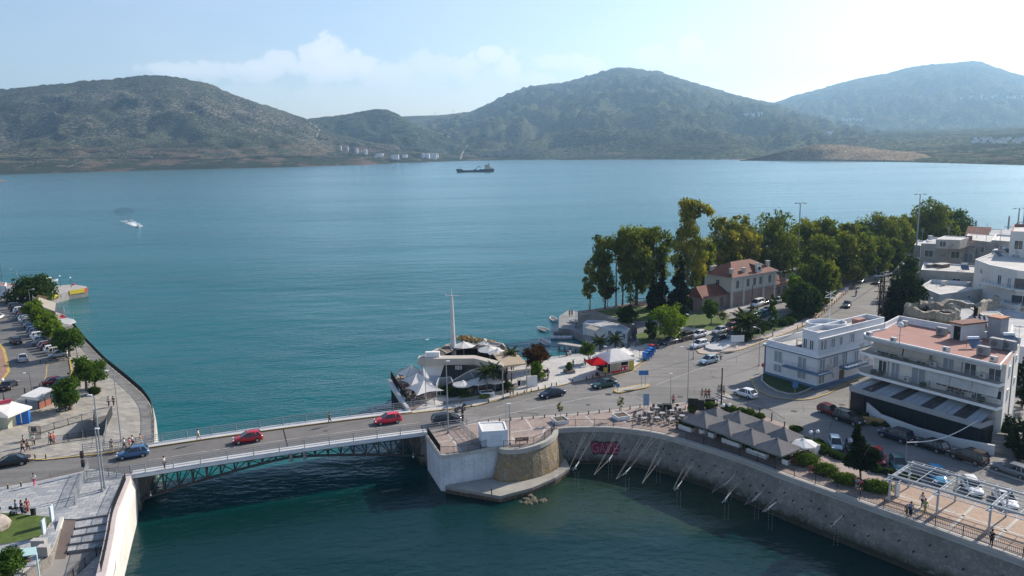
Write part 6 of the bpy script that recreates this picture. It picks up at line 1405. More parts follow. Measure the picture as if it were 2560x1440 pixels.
# ---------------- old town on the right
def px_block(label,pts,zt,z0=Z0,wm=CREAM2,rm=ROOFW,par=.5,wins=(),**kw):
 q=[G(x,y,zt)for x,y in pts];b=Bld(label,q,z0,zt,wm,rm,par,**kw)
 for w in wins:b.win(*w)
 return b
TG=None
b=px_block('cream two-storey house with green shutters above the stained wall',[(2303,608),(2410,613),(2428,598),(2328,592)],15.5,wins=((0,.20,12.6,2.2,2.0,'shutg'),(0,.82,12.6,2.2,2.0,'shutg')),rm=ROOFG)
b.slab(0,-.12,.0,11.2,1.5,mt=WHITE)
px_block('flat-roofed cream attic with a mossy roof edge on top of the two-storey house',[(2340,598),(2400,600),(2425,592),(2362,589)],17.6,z0=15,wins=((0,.3,16.3,1.6,1.6,'glass'),),rm=ROOFW,par=.2)
b=px_block('cream house wing with a grey balcony door beside the green-shuttered house',[(2412,618),(2440,620),(2460,606),(2428,604)],14.5,wins=((0,.4,11.6,2.4,2.6,'shutter'),));b.slab(0,0,1.05,10.2,1.6,mt=CREAM)
px_block('rust-stained old plaster house with a dark doorway',[(2303,674),(2440,682),(2445,664),(2310,655)],11.5,wm=STAIN,wins=((0,.66,8.6,1.8,2.2,'glass'),),par=.4)
b=px_block('white flat-roofed single-storey house with an angled parapet below the stained wall',[(2300,716),(2350,736),(2480,718),(2462,706),(2330,698)],9.4,wm=STUW,wins=((1,.55,7.8,1.0,.8,'glass'),),par=.9)
b=px_block('white modern house with a long balcony and an outside staircase',[(2438,648),(2475,662),(2545,676),(2640,684),(2640,640),(2480,632)],15.8,wm=CREAM,wins=((0,.5,13.6,1.4,1.2,'glass'),(1,.4,12.8,1.2,2.2,'glass'),(1,.35,8.6,1.8,1.0,'glass'),(2,.22,12.8,4.2,2.5,'glass'),(2,.6,12.8,3.0,2.5,'glass'),(2,.2,8.9,4.4,2.5,'glass'),(2,.6,9,2,2.4,'shutter'),(1,.75,12.6,1.1,2.3,'shutter'),(0,.5,10,1.0,1.2,'shutter')),par=.3)
b.slab(1,-.1,1.0,11.6,1.5,mt=WHITE);b.slab(2,0,1.0,11.6,1.5,mt=WHITE);b.slab(2,0,1.0,7.9,1.5,mt=WHITE)
mb=MB();a=G(2450,690,12.0);e=G(2498,742,7.0)
mb.bar(a,e,1.2,.35);mb.build('outside_stair',CONC,b.T)
b=px_block('tall cream house with a red parapet rail in the top right corner',[(2527,578),(2620,582),(2640,560),(2535,560)],22,wm=CREAM,wins=((0,.25,18.6,1.8,2.2,'glass'),(0,.7,18.6,1.8,2.2,'glass'),(0,.2,15,1.8,2.2,'shutter')),par=.8,partop=TERR)
px_block('pale house behind the solar heaters',[(2480,600),(2535,604),(2545,588),(2490,585)],17,wins=((0,.5,15,1.4,1.4,'shutter'),),rm=ROOFW)
px_block('long low cream house with a weathered white roof',[(2412,598),(2490,606),(2500,590),(2420,584)],16.5,wm=CREAM2,wins=((0,.3,14,1.0,1.6,'glass'),(0,.6,14,1.0,1.6,'glass')),par=.1)
px_block('small grey-roofed house at the corner of the shaded trees',[(2286,612),(2302,614),(2312,602),(2294,600)],13,par=.4)
def gable(label,pts,z0,z1,zr,wm,rm):
 q=[G(x,y,z1)for x,y in pts];b=Bld(label,q,z0,z1,wm,rm,par=0);e=[q[0].lerp(q[3],.5),q[1].lerp(q[2],.5)]
 mb=MB();mb.add([V3(p.x,p.y,z1+.02)for p in q]+[V3(e[0].x,e[0].y,zr),V3(e[1].x,e[1].y,zr)],[(0,1,5,4),(2,3,4,5),(0,4,3),(1,2,5)]);mb.build('tiled_roof',rm,b.T);return b
gable('red-tiled gabled house beside the power pylons',[(2412,588),(2474,592),(2480,580),(2425,577)],Z0,16,18.2,CREAM2,TILE)
gable('grey-roofed shed behind the red-tiled house',[(2470,594),(2530,592),(2540,578),(2480,580)],Z0,16,17.5,CREAM2,ROOFG)
b=px_block('small white annex of the modern house with a blue door',[(2500,757),(2545,765),(2570,745),(2520,738)],8.6,wm=CREAM,wins=((0,.3,7.0,1.2,1.5,'shutter'),(0,.75,6.6,1.0,2.4,'shutter')),par=.2)
px_block('large pale grey roof deck behind the terracotta terrace',[(2440,860),(2620,900),(2680,800),(2500,770)],7.6,wm=STUC,rm=ROOFG,par=.15)
px_block('flat white roof right behind the terracotta terrace',[(2520,860),(2640,880),(2640,825),(2530,812)],11.0,wm=STUC,rm=ROOFW,par=.15)
px_block('grey sheet-covered roof among the castle ruins',[(2340,800),(2470,818),(2500,778),(2380,768)],8.0,wm=CONC,rm=ROOFG,par=.1)
# castle ruin
RUIN=rubble('castle_stone',(.42,.37,.29),(.24,.21,.17),1.1)
T=thing('castle_tower','round ruined castle tower with corbels under its crown','tower',G(2330,822));c=G(2328,800,8.0);c=V3(c.x,c.y);mb=MB();NN=40
def ringp(r,z,jit=0):return[(c.x+r*math.cos(k*2*math.pi/NN),c.y+r*math.sin(k*2*math.pi/NN),z+jit*NR.rand())for k in range(NN)]
mb.loft([ringp(4.6,Z0-.5),ringp(4.4,8.6),ringp(5.2,9.3),ringp(5.25,10.4,1.0),ringp(4.2,10.4,.8),ringp(4.1,9.5)],close=True);mb.build('tower_wall',RUIN,T)
mb=MB()
for k in range(26):
 a=k*2*math.pi/26;mb.box((c.x+4.9*math.cos(a),c.y+4.9*math.sin(a),8.7),(.9,.35,.9),rz=a)
mb.build('corbels',RUIN,T)
c=G(2362,812,9.0);c=V3(c.x,c.y);NN=16;T=thing('stone_turret','slim square-headed castle turret in front of the round tower','turret',V3(c.x,c.y,Z0));mb=MB();mb.loft([ringp(1.2,Z0),ringp(1.2,9.4),ringp(1.9,10.2),ringp(1.9,11.4,.5),ringp(1.2,11.3,.4)],close=True);mb.ngon(ringp(1.2,11.2));mb.build('turret_wall',RUIN,T)
def ruinwall(px,zt,label,th=1.4):
 q=[G(x,y,zt)for x,y in px];q=resample([V3(p.x,p.y)for p in q],1.2);T=thing('ruined_wall',label,'wall',V3(q[0].x,q[0].y,Z0));mb=MB();jt=[NR.rand()*.9 for _ in q]
 mb.loft([[(p.x,p.y,Z0-.5)for p in q],[(p.x,p.y-.15,zt-.8+j)for p,j in zip(q,jt)],[(p.x,p.y+th,zt-.8+j)for p,j in zip(q,jt)],[(p.x,p.y+th,Z0-.5)for p in q]]);mb.build('masonry',RUIN,T)
ruinwall([(2375,798),(2420,800),(2470,808),(2500,815)],9.5,'ruined castle curtain wall right of the turret')
ruinwall([(2330,760),(2370,750),(2420,752)],9.5,'battlemented ruin wall below the white flat-roofed house')
ruinwall([(2445,765),(2470,748),(2500,740)],10.5,'tall broken ruin wall near the outside staircase')
ruinwall([(2318,768),(2345,762)],10.0,'pale broken stone heap beside the round tower',3.0)
# clutter of small rooftops between ruin and houses
for k,(x,y,w)in enumerate(((2405,790,4),(2440,785,5),(2395,770,3),(2425,768,3),(2475,770,4),(2455,800,4))):
 p=G(x,y,7.5);
 Bld(['low grey lean-to roof among the ruins, beside the turret','low pale lean-to roof in the middle of the ruins','tiny shed roof below the battlemented ruin','tiny pale shed right of the battlemented ruin','dark-walled shed near the outside staircase','low shed behind the ruined curtain wall'][k],[V3(p.x,p.y),V3(p.x+w,p.y-1),V3(p.x+w+1,p.y+3),V3(p.x+1,p.y+4)],Z0,7.6+(k%3)*.5,CREAM2,(ROOFG,ROOFW,CONC)[k%3],par=.12,cat='shed',name='shed')
# rooftop and facade clutter of the old town
def heater(P,label,rz=0):
 T=thing('solar_heater',label,'solar heater',P,rz=rz);mb=MB();mb.cyl((-.7,0,1.5),(.7,0,1.5),.32,n=10);mb.build('tank',WHITE,T)
 mb=MB();mb.add([(-.9,-.1,1.3),(.9,-.1,1.3),(.9,-1.7,.15),(-.9,-1.7,.15)],[(0,1,2,3)]);mb.build('collector',mat('solar_panel',(.05,.09,.15),.15,.05,1,spec=.7),T)
 mb=MB();[mb.bar((x,y,0),(x,y,1.3),.06)for x in(-.7,.7)for y in(0,.3)];mb.build('stand',STEEL,T)
heater(G(2487,640,15.6),'left solar water heater on the roof of the white modern house',.4);heater(G(2512,634,15.6),'right solar water heater on the roof of the white modern house',.4)
heater(G(2410,674,11.2),'solar water heater on the roof edge of the rust-stained house',-.3)
for x,y,zt,t,l in((2370,606,15.4,566,'aerial on the cream house with green shutters'),(2440,612,14.4,568,'aerial beside the grey balcony door'),(2497,640,15.6,575,'tall aerial on the white modern house'),(2305,602,13,572,'aerial on the corner house by the shaded trees'),(2340,720,9,668,'dark pole standing on the white flat-roofed house'),(2448,720,9,690,'short aerial on the right of the white flat-roofed house'),(2465,604,16.4,560,'aerial on the long low cream house')):
 T,p,H=plain_pole(x,y,t,l,z=zt,r=.06,mt=STEEL,name='roof_antenna',cat='antenna');mb=MB()
 for k in range(4):mb.bar(p+V3(-.7+k*.1,0,H-.2-k*.35),p+V3(.7-k*.1,.1,H-.2-k*.35),.05)
 mb.build('crossbars',STEEL,T)
for x,y,zt,w,h,l,mt_ in((2422,602,16.4,1.6,1.4,'brick chimney on the long low cream house',TERR),(2325,600,15.4,1.2,1.2,'small white chimney on the cream house with green shutters',WHITEW),(2395,604,15.4,2.4,.7,'overgrown planter box on the cream house roof',CONCD),(2350,606,15.4,1.8,.6,'heap of old boards on the cream house roof',CONCD),(2540,640,15.6,2.4,1.4,'stair hood on the roof of the white modern house',STUW),(2360,712,8.6,1.4,.9,'air duct box on the white flat-roofed house',WHITEW),(2422,714,8.6,1.0,.8,'grey box on the white flat-roofed house',CONC),(2355,668,11.1,3.6,.9,'rusty sheet shelter on the rust-stained house',mat('rusty_sheet',(.22,.15,.10),.9,.4,.8)),(2325,668,11.1,2.0,.8,'stack of crates on the rust-stained house',CONCD),(2540,610,15,2.0,1.3,'white box between the cream houses at the right edge',WHITEW)):
 p=G(x,y,zt);T=thing('roof_box',l,'roof fitting',p);mb=MB();mb.box(p+V3(0,0,h/2),(w,w*.6,h),rz=.5);mb.build('box_body',mt_,T);mb=MB();mb.box(p+V3(0,0,h+.06),(w+.25,w*.6+.25,.12),rz=.5);mb.build('top_plate',KERB,T)
p=G(2546,748,8.4);T=thing('satellite_dish','large grey satellite dish beside the small annex at the right edge','satellite dish',p);mb=MB();rows=[[(p.x+r*math.cos(a),p.y-.5*r*math.cos(a)*0+r*.75*math.sin(a),p.z+1.6+r*r*.25-r*.5*math.sin(a))for a in[k*math.pi/8 for k in range(16)]]for r in(.05,.6,1.2)];mb.loft(rows,close=True);mb.build('reflector',GALV,T,fixn=False);mb=MB();mb.bar(p,p+V3(0,0,1.6),.1);mb.build('stand',STEEL,T)
# downpipes, vents and balcony clutter on the apartment building
mb=MB()
for u in(.13,.47,.7):a=iF.lerp(iA,u)+n3*.08;mb.bar(V3(a.x,a.y,10.7),V3(a.x,a.y,16),.09)
a=iA.lerp(V3(D3.x,D3.y),.5)-d3*.06;mb.bar(V3(a.x,a.y,Z0),V3(a.x,a.y,16),.1);mb.build('downpipes',GALV,b3.T)
for k,(u,z)in enumerate(((.86,13.85),(.30,10.7),(.5,13.85))):a=iF.lerp(iA,u)+n3*.35;ac_unit(V3(a.x,a.y,z),math.atan2(d3.y,d3.x)+math.pi,'wall air conditioner on the %s'%('upper balcony, right part','lower balcony beside the grey shutter','upper balcony next to the drawn awnings')[k],.9)
for k,(u,z)in enumerate(((.12,13.85),(.2,13.85),(.3,13.85),(.42,13.85),(.04,10.7),(.1,10.7),(.45,10.7),(.88,10.7))):
 a=iF.lerp(iA,u)+n3*.95;hedge(0,0,.9,.6,.8,'potted plant on the %s balcony, %s from the left'%('upper' if z>12 else 'lower',ORD[k%4]),'deep',n=220,size=.1,P=V3(a.x,a.y,z),name='potted_plant',cat='plant')
# ================================================================== RESTAURANT
RCR=mat('cream_panel',(.46,.41,.35),.8,.12,.5);RBR=mat('brown_panel',(.14,.10,.085),.8,.25,.6,var2=((.36,.31,.26),.4,.60));RDK=mat('dark_panel',(.035,.033,.035),.6,.15,1)
T=thing('restaurant','cream and dark angular waterfront restaurant with an open roof court, beside the right bridge end','restaurant',G(1100,975))
ZR=10.0
F_=GL([(1044,897),(1089,897),(1186,896),(1254,913),(1260,918)],ZR)
base=GL([(1055,985),(1112,968),(1200,962),(1290,945),(1322,935)],Z0)
back=GL([(1052,895),(1069,886),(1098,872),(1120,863),(1168,854),(1210,853),(1256,861),(1268,872)],ZR)
mb=MB();mb.loft([[(p.x,p.y,ZR)for p in F_],[(p.x,p.y,ZR-1.1)for p in F_]]);mb.loft([[(p.x,p.y,ZR)for p in F_],[(p.x,p.y+1.9,ZR+.05)for p in F_]]);mb.build('front_fascia',RCR,T)
cen=sum(back,V3(0,0))/len(back)
for k in range(len(back)-1):
 a,b=back[k],back[k+1];ia=a.lerp(V3(cen.x,cen.y-3,ZR),.34);ib=b.lerp(V3(cen.x,cen.y-3,ZR),.34)
 mb=MB();mb.add([V3(a.x,a.y,ZR),V3(b.x,b.y,ZR),V3(ib.x,ib.y,ZR-.7),V3(ia.x,ia.y,ZR-.7)],[(0,1,2,3)]);mb.build('roof_panel',(RDK,RDK,RBR,RBR,RBR,RCR,RBR)[k],T)
mb=MB()
for a,b in zip(back[:-1],back[1:]):mb.bar(V3(a.x,a.y,ZR+.08),V3(b.x,b.y,ZR+.08),.25,.22)
for k in range(len(back)):ia=back[k].lerp(V3(cen.x,cen.y-3,ZR),.34);mb.bar(back[k]+V3(0,0,.05),V3(ia.x,ia.y,ZR-.6),.16)
mb.build('roof_ring',RCR,T)
mb=MB();mb.loft([[(p.x*.999,p.y,z)for p in back]for z in(ZR,Z0-4)]);mb.build('curved_back_wall',RDK,T)
mb=MB();fl=back+[V3(F_[-1].x,F_[-1].y),V3(F_[2].x,F_[2].y+1.8),V3(F_[0].x+.5,F_[0].y+1.9)];mb.add([(p.x,p.y,ZR-2.4)for p in fl],geometry.tessellate_polygon([[V3(p.x,p.y)for p in fl]]));mb.build('court_floor',mat('court_deck',(.12,.095,.08),.85,.3,.8),T)
fb=GL([(1052,988),(1097,974)],Z0);tp_=[F_[0]+V3(.6,.3,-1.1),G(1112,905,ZR-1.1)]
mb=MB();mb.add([tp_[0],tp_[1],fb[1]+V3(-.4,0,0),fb[0]],[(0,1,2,3)]);mb.build('tapered_white_facade',mat('pale_facade',(.52,.53,.54),.7,.12,.5),T)
mb=MB();a=G(1112,906,ZR-1.1);b=G(1262,925,ZR-1.1);mb.loft([[a,b],[V3(fb[1].x-.3,fb[1].y+.3,Z0),V3(b.x+1,b.y-.3,Z0)]]);mb.build('dark_facade',RDK,T)
mb=MB();s_=tp_[0].lerp(tp_[1],.0);mb.box(tp_[0].lerp(tp_[1],.48)+V3(0,.2,1.5),(2.4,.8,1.0));mb.build('air_handling_unit',WHITE,T)
mb=MB()
for k in range(5):c=G(1140+k*3.5,917,8.4);mb.bar(c+V3(0,-.5,-.35),c+V3(0,-.5,.35),.12)
mb.build('wall_emblem',WHITE,T)
mb=MB();q=[G(1225,875,ZR),G(1283,873,ZR),G(1316,908,ZR),G(1256,915,ZR)];mb.add([*q,*[p-V3(0,0,.25)for p in q]],[(0,1,2,3),(4,5,6,7),(0,1,5,4),(1,2,6,5),(2,3,7,6),(3,0,4,7)]);mb.build('canvas_roof',fabric('canvas',(.56,.46,.34),.35),T)
mb=MB()
for p in q:mb.bar(p-V3(0,0,.2),V3(p.x,p.y,Z0),.18)
mb.build('canvas_roof_posts',RCR,T)
mb=MB();g_=[G(1174,927,8.6),G(1205,918,9.2),G(1262,930,8.4),G(1186,947,7.2),G(1120,958,6.8)];mb.add(g_+[V3(g_[3].x,g_[3].y,Z0+.5),V3(g_[4].x,g_[4].y,Z0+.5),V3(g_[2].x,g_[2].y,Z0+.5)],[(0,1,2),(0,2,3),(0,3,4),(3,4,6,5),(2,3,5,7)]);mb.build('glass_lean_to',mat('blue_grey_glazing',(.085,.12,.155),.2,.15,.6,spec=.6),T)
mb=MB();
for a,b in((0,1),(0,3),(0,2),(0,4),(2,3),(3,4)):mb.bar(g_[a],g_[b],.1)
mb.build('glazing_frame',RCR,T)
mb=MB();mb.bar(G(1270,930,8.1),G(1325,922,8.1),.3,.3);mb.bar(G(1270,930,8.1),G(1270,930,8.1)-V3(0,0,3),.2);mb.bar(G(1325,922,8.1),G(1325,922,8.1)-V3(0,0,3),.2);mb.build('gate_beam',RCR,T)
# terrace on piles
tq=GL([(975,949),(1042,925),(1100,985),(1052,1024),(1012,1031)],Z0)
T2=thing('terrace','decked restaurant terrace on dark piles over the water with a slanted white beam','terrace',tq[0]);mb=MB();mb.prism(tq,Z0-.5,Z0+.1,0,1);mb.build('deck',[mat('terrace_deck',(.20,.15,.12),.8,.3,1.2),DARK],T2)
mb=MB()
for k in range(7):p=tq[0].lerp(tq[-1],k/6);mb.cyl((p.x+.4,p.y,-3),(p.x+.4,p.y,Z0-.4),.3,n=8)
mb.loft([[(p.x+1.2,p.y,z)for p in(tq[0],tq[-1])]for z in(-2,Z0-.5)]);mb.build('piles',mat('wet_pile',(.04,.042,.045),.7,.3,1),T2)
mb=MB();mb.bar(G(973,954,Z0+.3),G(1020,1026,Z0+.2),.5,.9);mb.build('slanted_beam',WHITEW,T2)
fence('tall dark railing on the water edge of the restaurant terrace',at([(978,948),(1018,1012)],Z0+.2),h=1.5,bars=.12,bw=.06,step=2)
fence('grey railing at the roadside edge of the restaurant terrace',at([(1028,1016),(1062,1003),(1102,992)],Z0+.15),mt=GALV,step=2,bars=.3)
fence('glass-topped railing at the far edge of the restaurant terrace',at([(976,946),(1018,933)],Z0+.2),mt=GALV,step=2,bars=.2)
PWH=fabric('parasol_white',(.90,.88,.85),.38);PW8=fabric('parasol_bright_white',(.9,.9,.89),.35)
for k,(x,y,t,s_)in enumerate(((1031,962,912,4.4),(1044,975,929,4.4),(1062,997,948,4.8))):parasol(x,y,t,'%s white tent-shaped parasol on the restaurant terrace'%('farthest','middle','nearest')[k],s_,4,R(30),PWH,droop=1.7,tension=True,flap=False,z=Z0+.1)
for k,(x,y,t)in enumerate(((1158,987,952),(1196,982,946),(1238,980,943))):parasol(x,y,t,['left','middle','right'][k]+' round cream parasol in the roadside garden of the restaurant',3.4,12,0,PWH,droop=.5,flap=True,polemt=WHITE)
for k,(x,y,t,s_)in enumerate(((1160,893,877,4.5),(1225,905,892,4.4),(1212,885,872,4.0),(1245,912,897,3.8))):
 p=G(x,y,ZR-2.4);parasol(0,0,0,['first','second','third','fourth'][k]+' white parasol from the left, inside the open restaurant roof court',s_,8,.3,PWH,P=p,H=2.9,droop=.7,flap=False)
p=G(1195,885,ZR-2.2);T=thing('reed_pergola','straw-topped timber frame inside the restaurant roof court','pergola',p);mb=MB()
for k in range(8):mb.bar(p+V3(-3+k*.9,.8,2.6-k*.12),p+V3(-2.4+k*.9,-1.2,2.5-k*.12),.14)
mb.bar(p+V3(-3.2,.8,2.5),p+V3(4,.8,1.6),.2);mb.bar(p+V3(-2.8,-1.2,2.4),p+V3(4.4,-1.2,1.5),.2)
for dx in(-3,0,4):mb.bar(p+V3(dx,.8,-.2),p+V3(dx,.8,2.2),.15)
mb.build('timber_frame',RCR,T);leaves('straw',[(p.x-2.5,p.y+.6,p.z+2.9,1.4,.8,.5),(p.x-.5,p.y+.4,p.z+2.6,1.6,.8,.4),(p.x+2,p.y+.3,p.z+2.2,1.4,.7,.3)],500,.25,mat('straw',(.38,.26,.11),.9,.3,2),T).location=-Vector(T['_org'])
# tables and chairs
TB={}
def table_set(P,rz,kind,label,group,seats=4):
 key=(kind,seats)
 if key in TB:return dup(TB[key],P,rz,label,group)
 T=thing('table_and_chairs' if False else 'table',label,'table',P,rz=rz,group=group);TB[key]=T
 mb=MB()
 if kind=='long':mb.box((0,0,.72),(1.8,.8,.08))
 else:mb.cyl((0,0,.69),(0,0,.73),.42,n=12)
 mb.build('table_top',mat('table_wood',(.38,.22,.11),.7,.2,2)if kind=='long' else mat('grey_table',(.34,.34,.34),.6,.2,2),T)
 mb=MB();mb.cyl((0,0,0),(0,0,.7),.05,n=6);mb.cyl((0,0,0),(0,0,.04),.25,n=8);mb.build('table_leg',BLACK,T)
 return T
CH={}
def chair(P,rz,kind,label,group):
 if kind in CH:return dup(CH[kind],P,rz,label,group)
 T=thing('chair',label,'chair',P,rz=rz,group=group);CH[kind]=T;mt={'w':WHITEW,'d':mat('dark_wicker',(.07,.05,.04),.9,.3,3),'m':mat('grey_chair',(.13,.125,.12),.6,.2,2)}[kind]
 mb=MB();mb.box((0,0,.45),(.45,.45,.06));mb.build('seat',mt,T);mb=MB();mb.box((-.22,0,.72),(.05,.45,.45));mb.build('backrest',mt,T)
 mb=MB()
 for a in(-.19,.19):
  for b in(-.19,.19):mb.bar((a,b,0),(a,b,.44),.04)
 mb.build('legs',mt,T);return T
def seating(px,py,rz,kind,ck,where,gi,z=Zk,n=4,r=.78):
 P=G(px,py,z);table_set(P,rz,kind,'%s table %s'%('long wooden' if kind=='long' else 'small round',where),gi+' tables')
 for k in range(n):
  a=rz+k*2*math.pi/n+.5;q=P+V3(math.cos(a)*r*(1.2 if kind=='long' else 1),math.sin(a)*r)
  sd=('right','far right','far','far left','left','near left','near','near right')[int(round(a/(math.pi/4)))%8]
  chair(q,a+math.pi,ck,'chair at the %s of the table %s'%(sd,where),gi+' chairs')
k=0
for x,y,w in((1008,953,'farthest'),(1018,968,'second farthest'),(1012,982,'middle water-side'),(1030,985,'middle road-side'),(1040,996,'nearest road-side'),(1024,1003,'nearest'),(1055,982,'by the tent')):seating(x,y,.5,'long','w','on the waterside restaurant terrace, %s'%w,'restaurant terrace',Z0+.1)
for x,y,w in((1172,985,'left'),(1208,978,'middle'),(1237,973,'right')):seating(x,y,.3,'long','d','in the restaurant garden, %s'%w,'restaurant garden')
rk=NR
for k in range(24):
 x,y=[(1004,960),(1015,975),(1025,992),(1042,985),(1050,1000),(1012,948),(1034,1002),(1020,984)][k%8];x+=NR.randn()*5;y+=NR.randn()*4
 person(x,y,NR.rand()*360,'sit',['white','red','grey','lblue','navy','pink','black','beige'][k%8],['navy','dgrey','beige'][k%3],'seated guest in a %s top on the crowded restaurant terrace over the water'%['white','red','grey','pale blue','navy','pink','black','beige'][k%8],z=Z0+.08,group='guests seated on the restaurant terrace')
T=planter_box(G(1217,989,Zk),2.2,1.6,.75,.25,'white concrete planter with a small palm at the roadside of the restaurant');palm(0,0,3.4,'small palm growing in the white roadside planter',fr=22,L=2.2,trunk=.12,P=G(1217,989,Zk)+V3(0,0,.6))
palm(1279,955,5.0,'palm behind the restaurant gate',fr=22,L=2.2,trunk=.12,ptop=918);palm(1236,985,4.2,'palm between the round cream parasols',fr=20,L=2.0,trunk=.12,ptop=938)
for x,y,sx,l in((1143,990,3.4,'round bush at the left end of the restaurant garden'),(1112,985,2.5,'dark bush beside the terrace windbreak'),(1160,968,5.0,'clipped hedge below the glass lean-to'),(1215,962,6.0,'long hedge behind the cream parasols'),(1268,978,1.8,'small bush beside the garden gate'),(1190,995,4.5,'low grey-green border plants in front of the garden tables')):hedge(x,y,sx,1.6,1.5 if 'low' not in l else .6,l,'deep' if 'grey' not in l else 'euc',.25,n=1500,size=.14,name='shrub',cat='shrub')
T=thing('garden_border','low grey kerb wall between the restaurant garden and the pavement','wall',G(1110,1012));mb=MB();q=at([(1108,1012),(1180,1000),(1260,983),(1296,968)])
for a,b in zip(q[:-1],q[1:]):mb.bar(a+V3(0,0,.25),b+V3(0,0,.25),.3,.55)
mb.build('wall_body',CONCD,T)
p=G(1330,966,Zk);T=thing('screen_board','blank white screen board beside the restaurant gate','panel',p);mb=MB();mb.box(p+V3(0,0,.95),(1.9,.12,1.8),rz=.3);mb.build('panel_board',WHITE,T);mb=MB()
for s in(-.9,.9):mb.bar(p+V3(s,s*.3,0),p+V3(s,s*.3,1.9),.1)
mb.build('frame',GALV,T)
p=G(1298,972,Zk);T=thing('menu_stand','small white menu stand at the restaurant gate','stand',p);mb=MB();mb.bar(p+V3(-.3,0,0),p+V3(-.3,0,1.7),.1);mb.bar(p+V3(.3,.1,0),p+V3(.3,.1,1.7),.1);mb.bar(p+V3(-.3,0,1.7),p+V3(.3,.1,1.7),.12);mb.build('frame',WHITE,T);mb=MB();mb.box(p+V3(0,.05,1.0),(.45,.05,.9),rz=.3);mb.build('menu_card',DARK,T)
p=G(1105,972,Zk);T=thing('windbreak','clear plastic windbreak at the corner of the restaurant terrace','windbreak',p);mb=MB();q=at([(1092,995),(1098,978),(1128,975),(1134,990)]);mb.loft([[p_+V3(0,0,z)for p_ in q]for z in(0,2.3)]);mb.build('plastic_sheet',mat('clear_plastic',(.5,.53,.56),.3,.05,1,alpha=.45),T);mb=MB()
for a,b in zip(q[:-1],q[1:]):mb.bar(a+V3(0,0,2.3),b+V3(0,0,2.3),.06);mb.bar(a,a+V3(0,0,2.3),.06)
mb.build('frame',WHITE,T)
# tall mast in the court
p=G(1134,896,ZR-2.4);T=thing('mast','tall tapering white mast with a cross spar rising from the restaurant roof','mast',p);H=HT(p,738);mb=MB();mb.cyl(p,p+V3(0,0,H),.55,.22,n=10);mb.build('mast_pole',WHITEW,T)
mb=MB();mb.cyl(p+V3(0,0,H),p+V3(0,0,H+1.1),.05,n=5);mb.bar(p+V3(-1.1,0,H-.1),p+V3(1.4,0,H-.1),.12);mb.cyl(p+V3(-1.0,0,H),p+V3(-1.0,0,H+.35),.06);mb.build('cross_spar',WHITEW,T)
# ---------------- kiosk with red parasol
def hipkiosk(label,base,roofpx,zt,zr,wm,apex,rm=PWH,red=False,zb=Zk):
 q=[G(x,y,zb)for x,y in base];T=thing('kiosk',label,'kiosk',q[0]);mb=MB();mb.prism([V3(p.x,p.y)for p in q],zb,zt-.05);mb.build('wall',wm,T)
 r=[G(x,y,zt)for x,y in roofpx];a=[G(x,y,zr)for x,y in apex]
 mb=MB();mb.add(r+a,[(0,1,len(r)+0)]+[(1,2,len(r)+len(a)-1,len(r))]*(len(a)>1)+[(2,3,len(r)+len(a)-1),(3,0,len(r))]+([(3,0,len(r)),(2,3,len(r)+1,len(r))]if False else([(1,2,len(r))]if len(a)==1 else[(3,len(r),len(r)+1)])));ro=mb.build('roof',rm,T)
 mb=MB()
 for i in range(4):A_=r[i];B2=r[(i+1)%4];mb.loft([[A_,B2],[A_-V3(0,0,.3),B2-V3(0,0,.3)]])
 mb.build('roof_trim',rm,ro);return T,q
T,q=hipkiosk('white hip-roofed refreshment kiosk with red and yellow panels on the paved plaza',[(1490,926),(1524,934),(1585,924),(1560,905)],[(1480,892),(1524,906),(1588,896),(1545,874)],Z0+3.0,Z0+4.5,CREAM,[(1527,873),(1545,871)])
RED=mat('kiosk_red',(.50,.025,.03),.6,.08,1);YELP=mat('kiosk_yellow',(.55,.42,.06),.6,.1,1)
d=(q[2]-q[1]).normalized();nn_=V3(d.y,-d.x);rz=math.atan2(d.y,d.x);L=(q[2]-q[1]).length
def kp(u,z,w,h,mt,nm,o=.05):c=q[1]+d*(u*L)+nn_*o;mb=MB();mb.box((c.x,c.y,Zk+z),(w,.08,h),rz=rz);return mb.build(nm,mt,T)
for u in(.14,.34):kp(u,1.1,.95,2.2,AWNC,'vending_panel');kp(u,2.1,.95,.35,RED,'red_header',.07);kp(u,.2,.95,.4,RED,'red_footer',.07)
kp(.60,1.6,1.4,.95,DARK,'serving_hatch');kp(.60,.55,1.5,.85,RED,'red_counter');kp(.88,1.2,.9,2.3,YELP,'yellow_panel')
for u in(.52,.68):kp(u,.55,.3,.35,WHITE,'round_emblem',.11)
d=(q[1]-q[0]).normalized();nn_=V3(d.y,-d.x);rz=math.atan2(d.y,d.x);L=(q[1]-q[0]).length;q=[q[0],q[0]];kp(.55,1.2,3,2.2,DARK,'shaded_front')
T=parasol(1493,940,893,'bright red square parasol in front of the white kiosk',3.3,4,R(15),fabric('parasol_red',(.62,.02,.03),.3),droop=.85)
mb=MB();mb.cyl((.0,-1.2,1.96),(.0,-1.24,1.92),.22,n=10);mb.cyl((1.2,.2,1.96),(1.24,.2,1.92),.22,n=10);mb.build('white_emblem',WHITE,T)
p=G(1513,938,Zk);T=thing('litter_bin','yellow litter bin on a post beside the kiosk lamp','bin',p);mb=MB();mb.cyl(p+V3(0,0,.55),p+V3(0,0,1.35),.32,.38,n=10);mb.build('bin_body',YELP,T);mb=MB();mb.bar(p,p+V3(0,0,.6),.1);mb.build('post',BLACK,T)
p=G(1492,939,Zk);T=thing('litter_bin','black litter bin at the foot of the red parasol','bin',p);mb=MB();mb.cyl(p+V3(0,-.3,0),p+V3(0,-.3,.8),.25,.28,n=10);mb.build('bin_body',BLACK,T);mb=MB();mb.cyl(p+V3(0,-.3,.8),p+V3(0,-.3,.88),.3,n=10);mb.build('lid',STEEL,T)
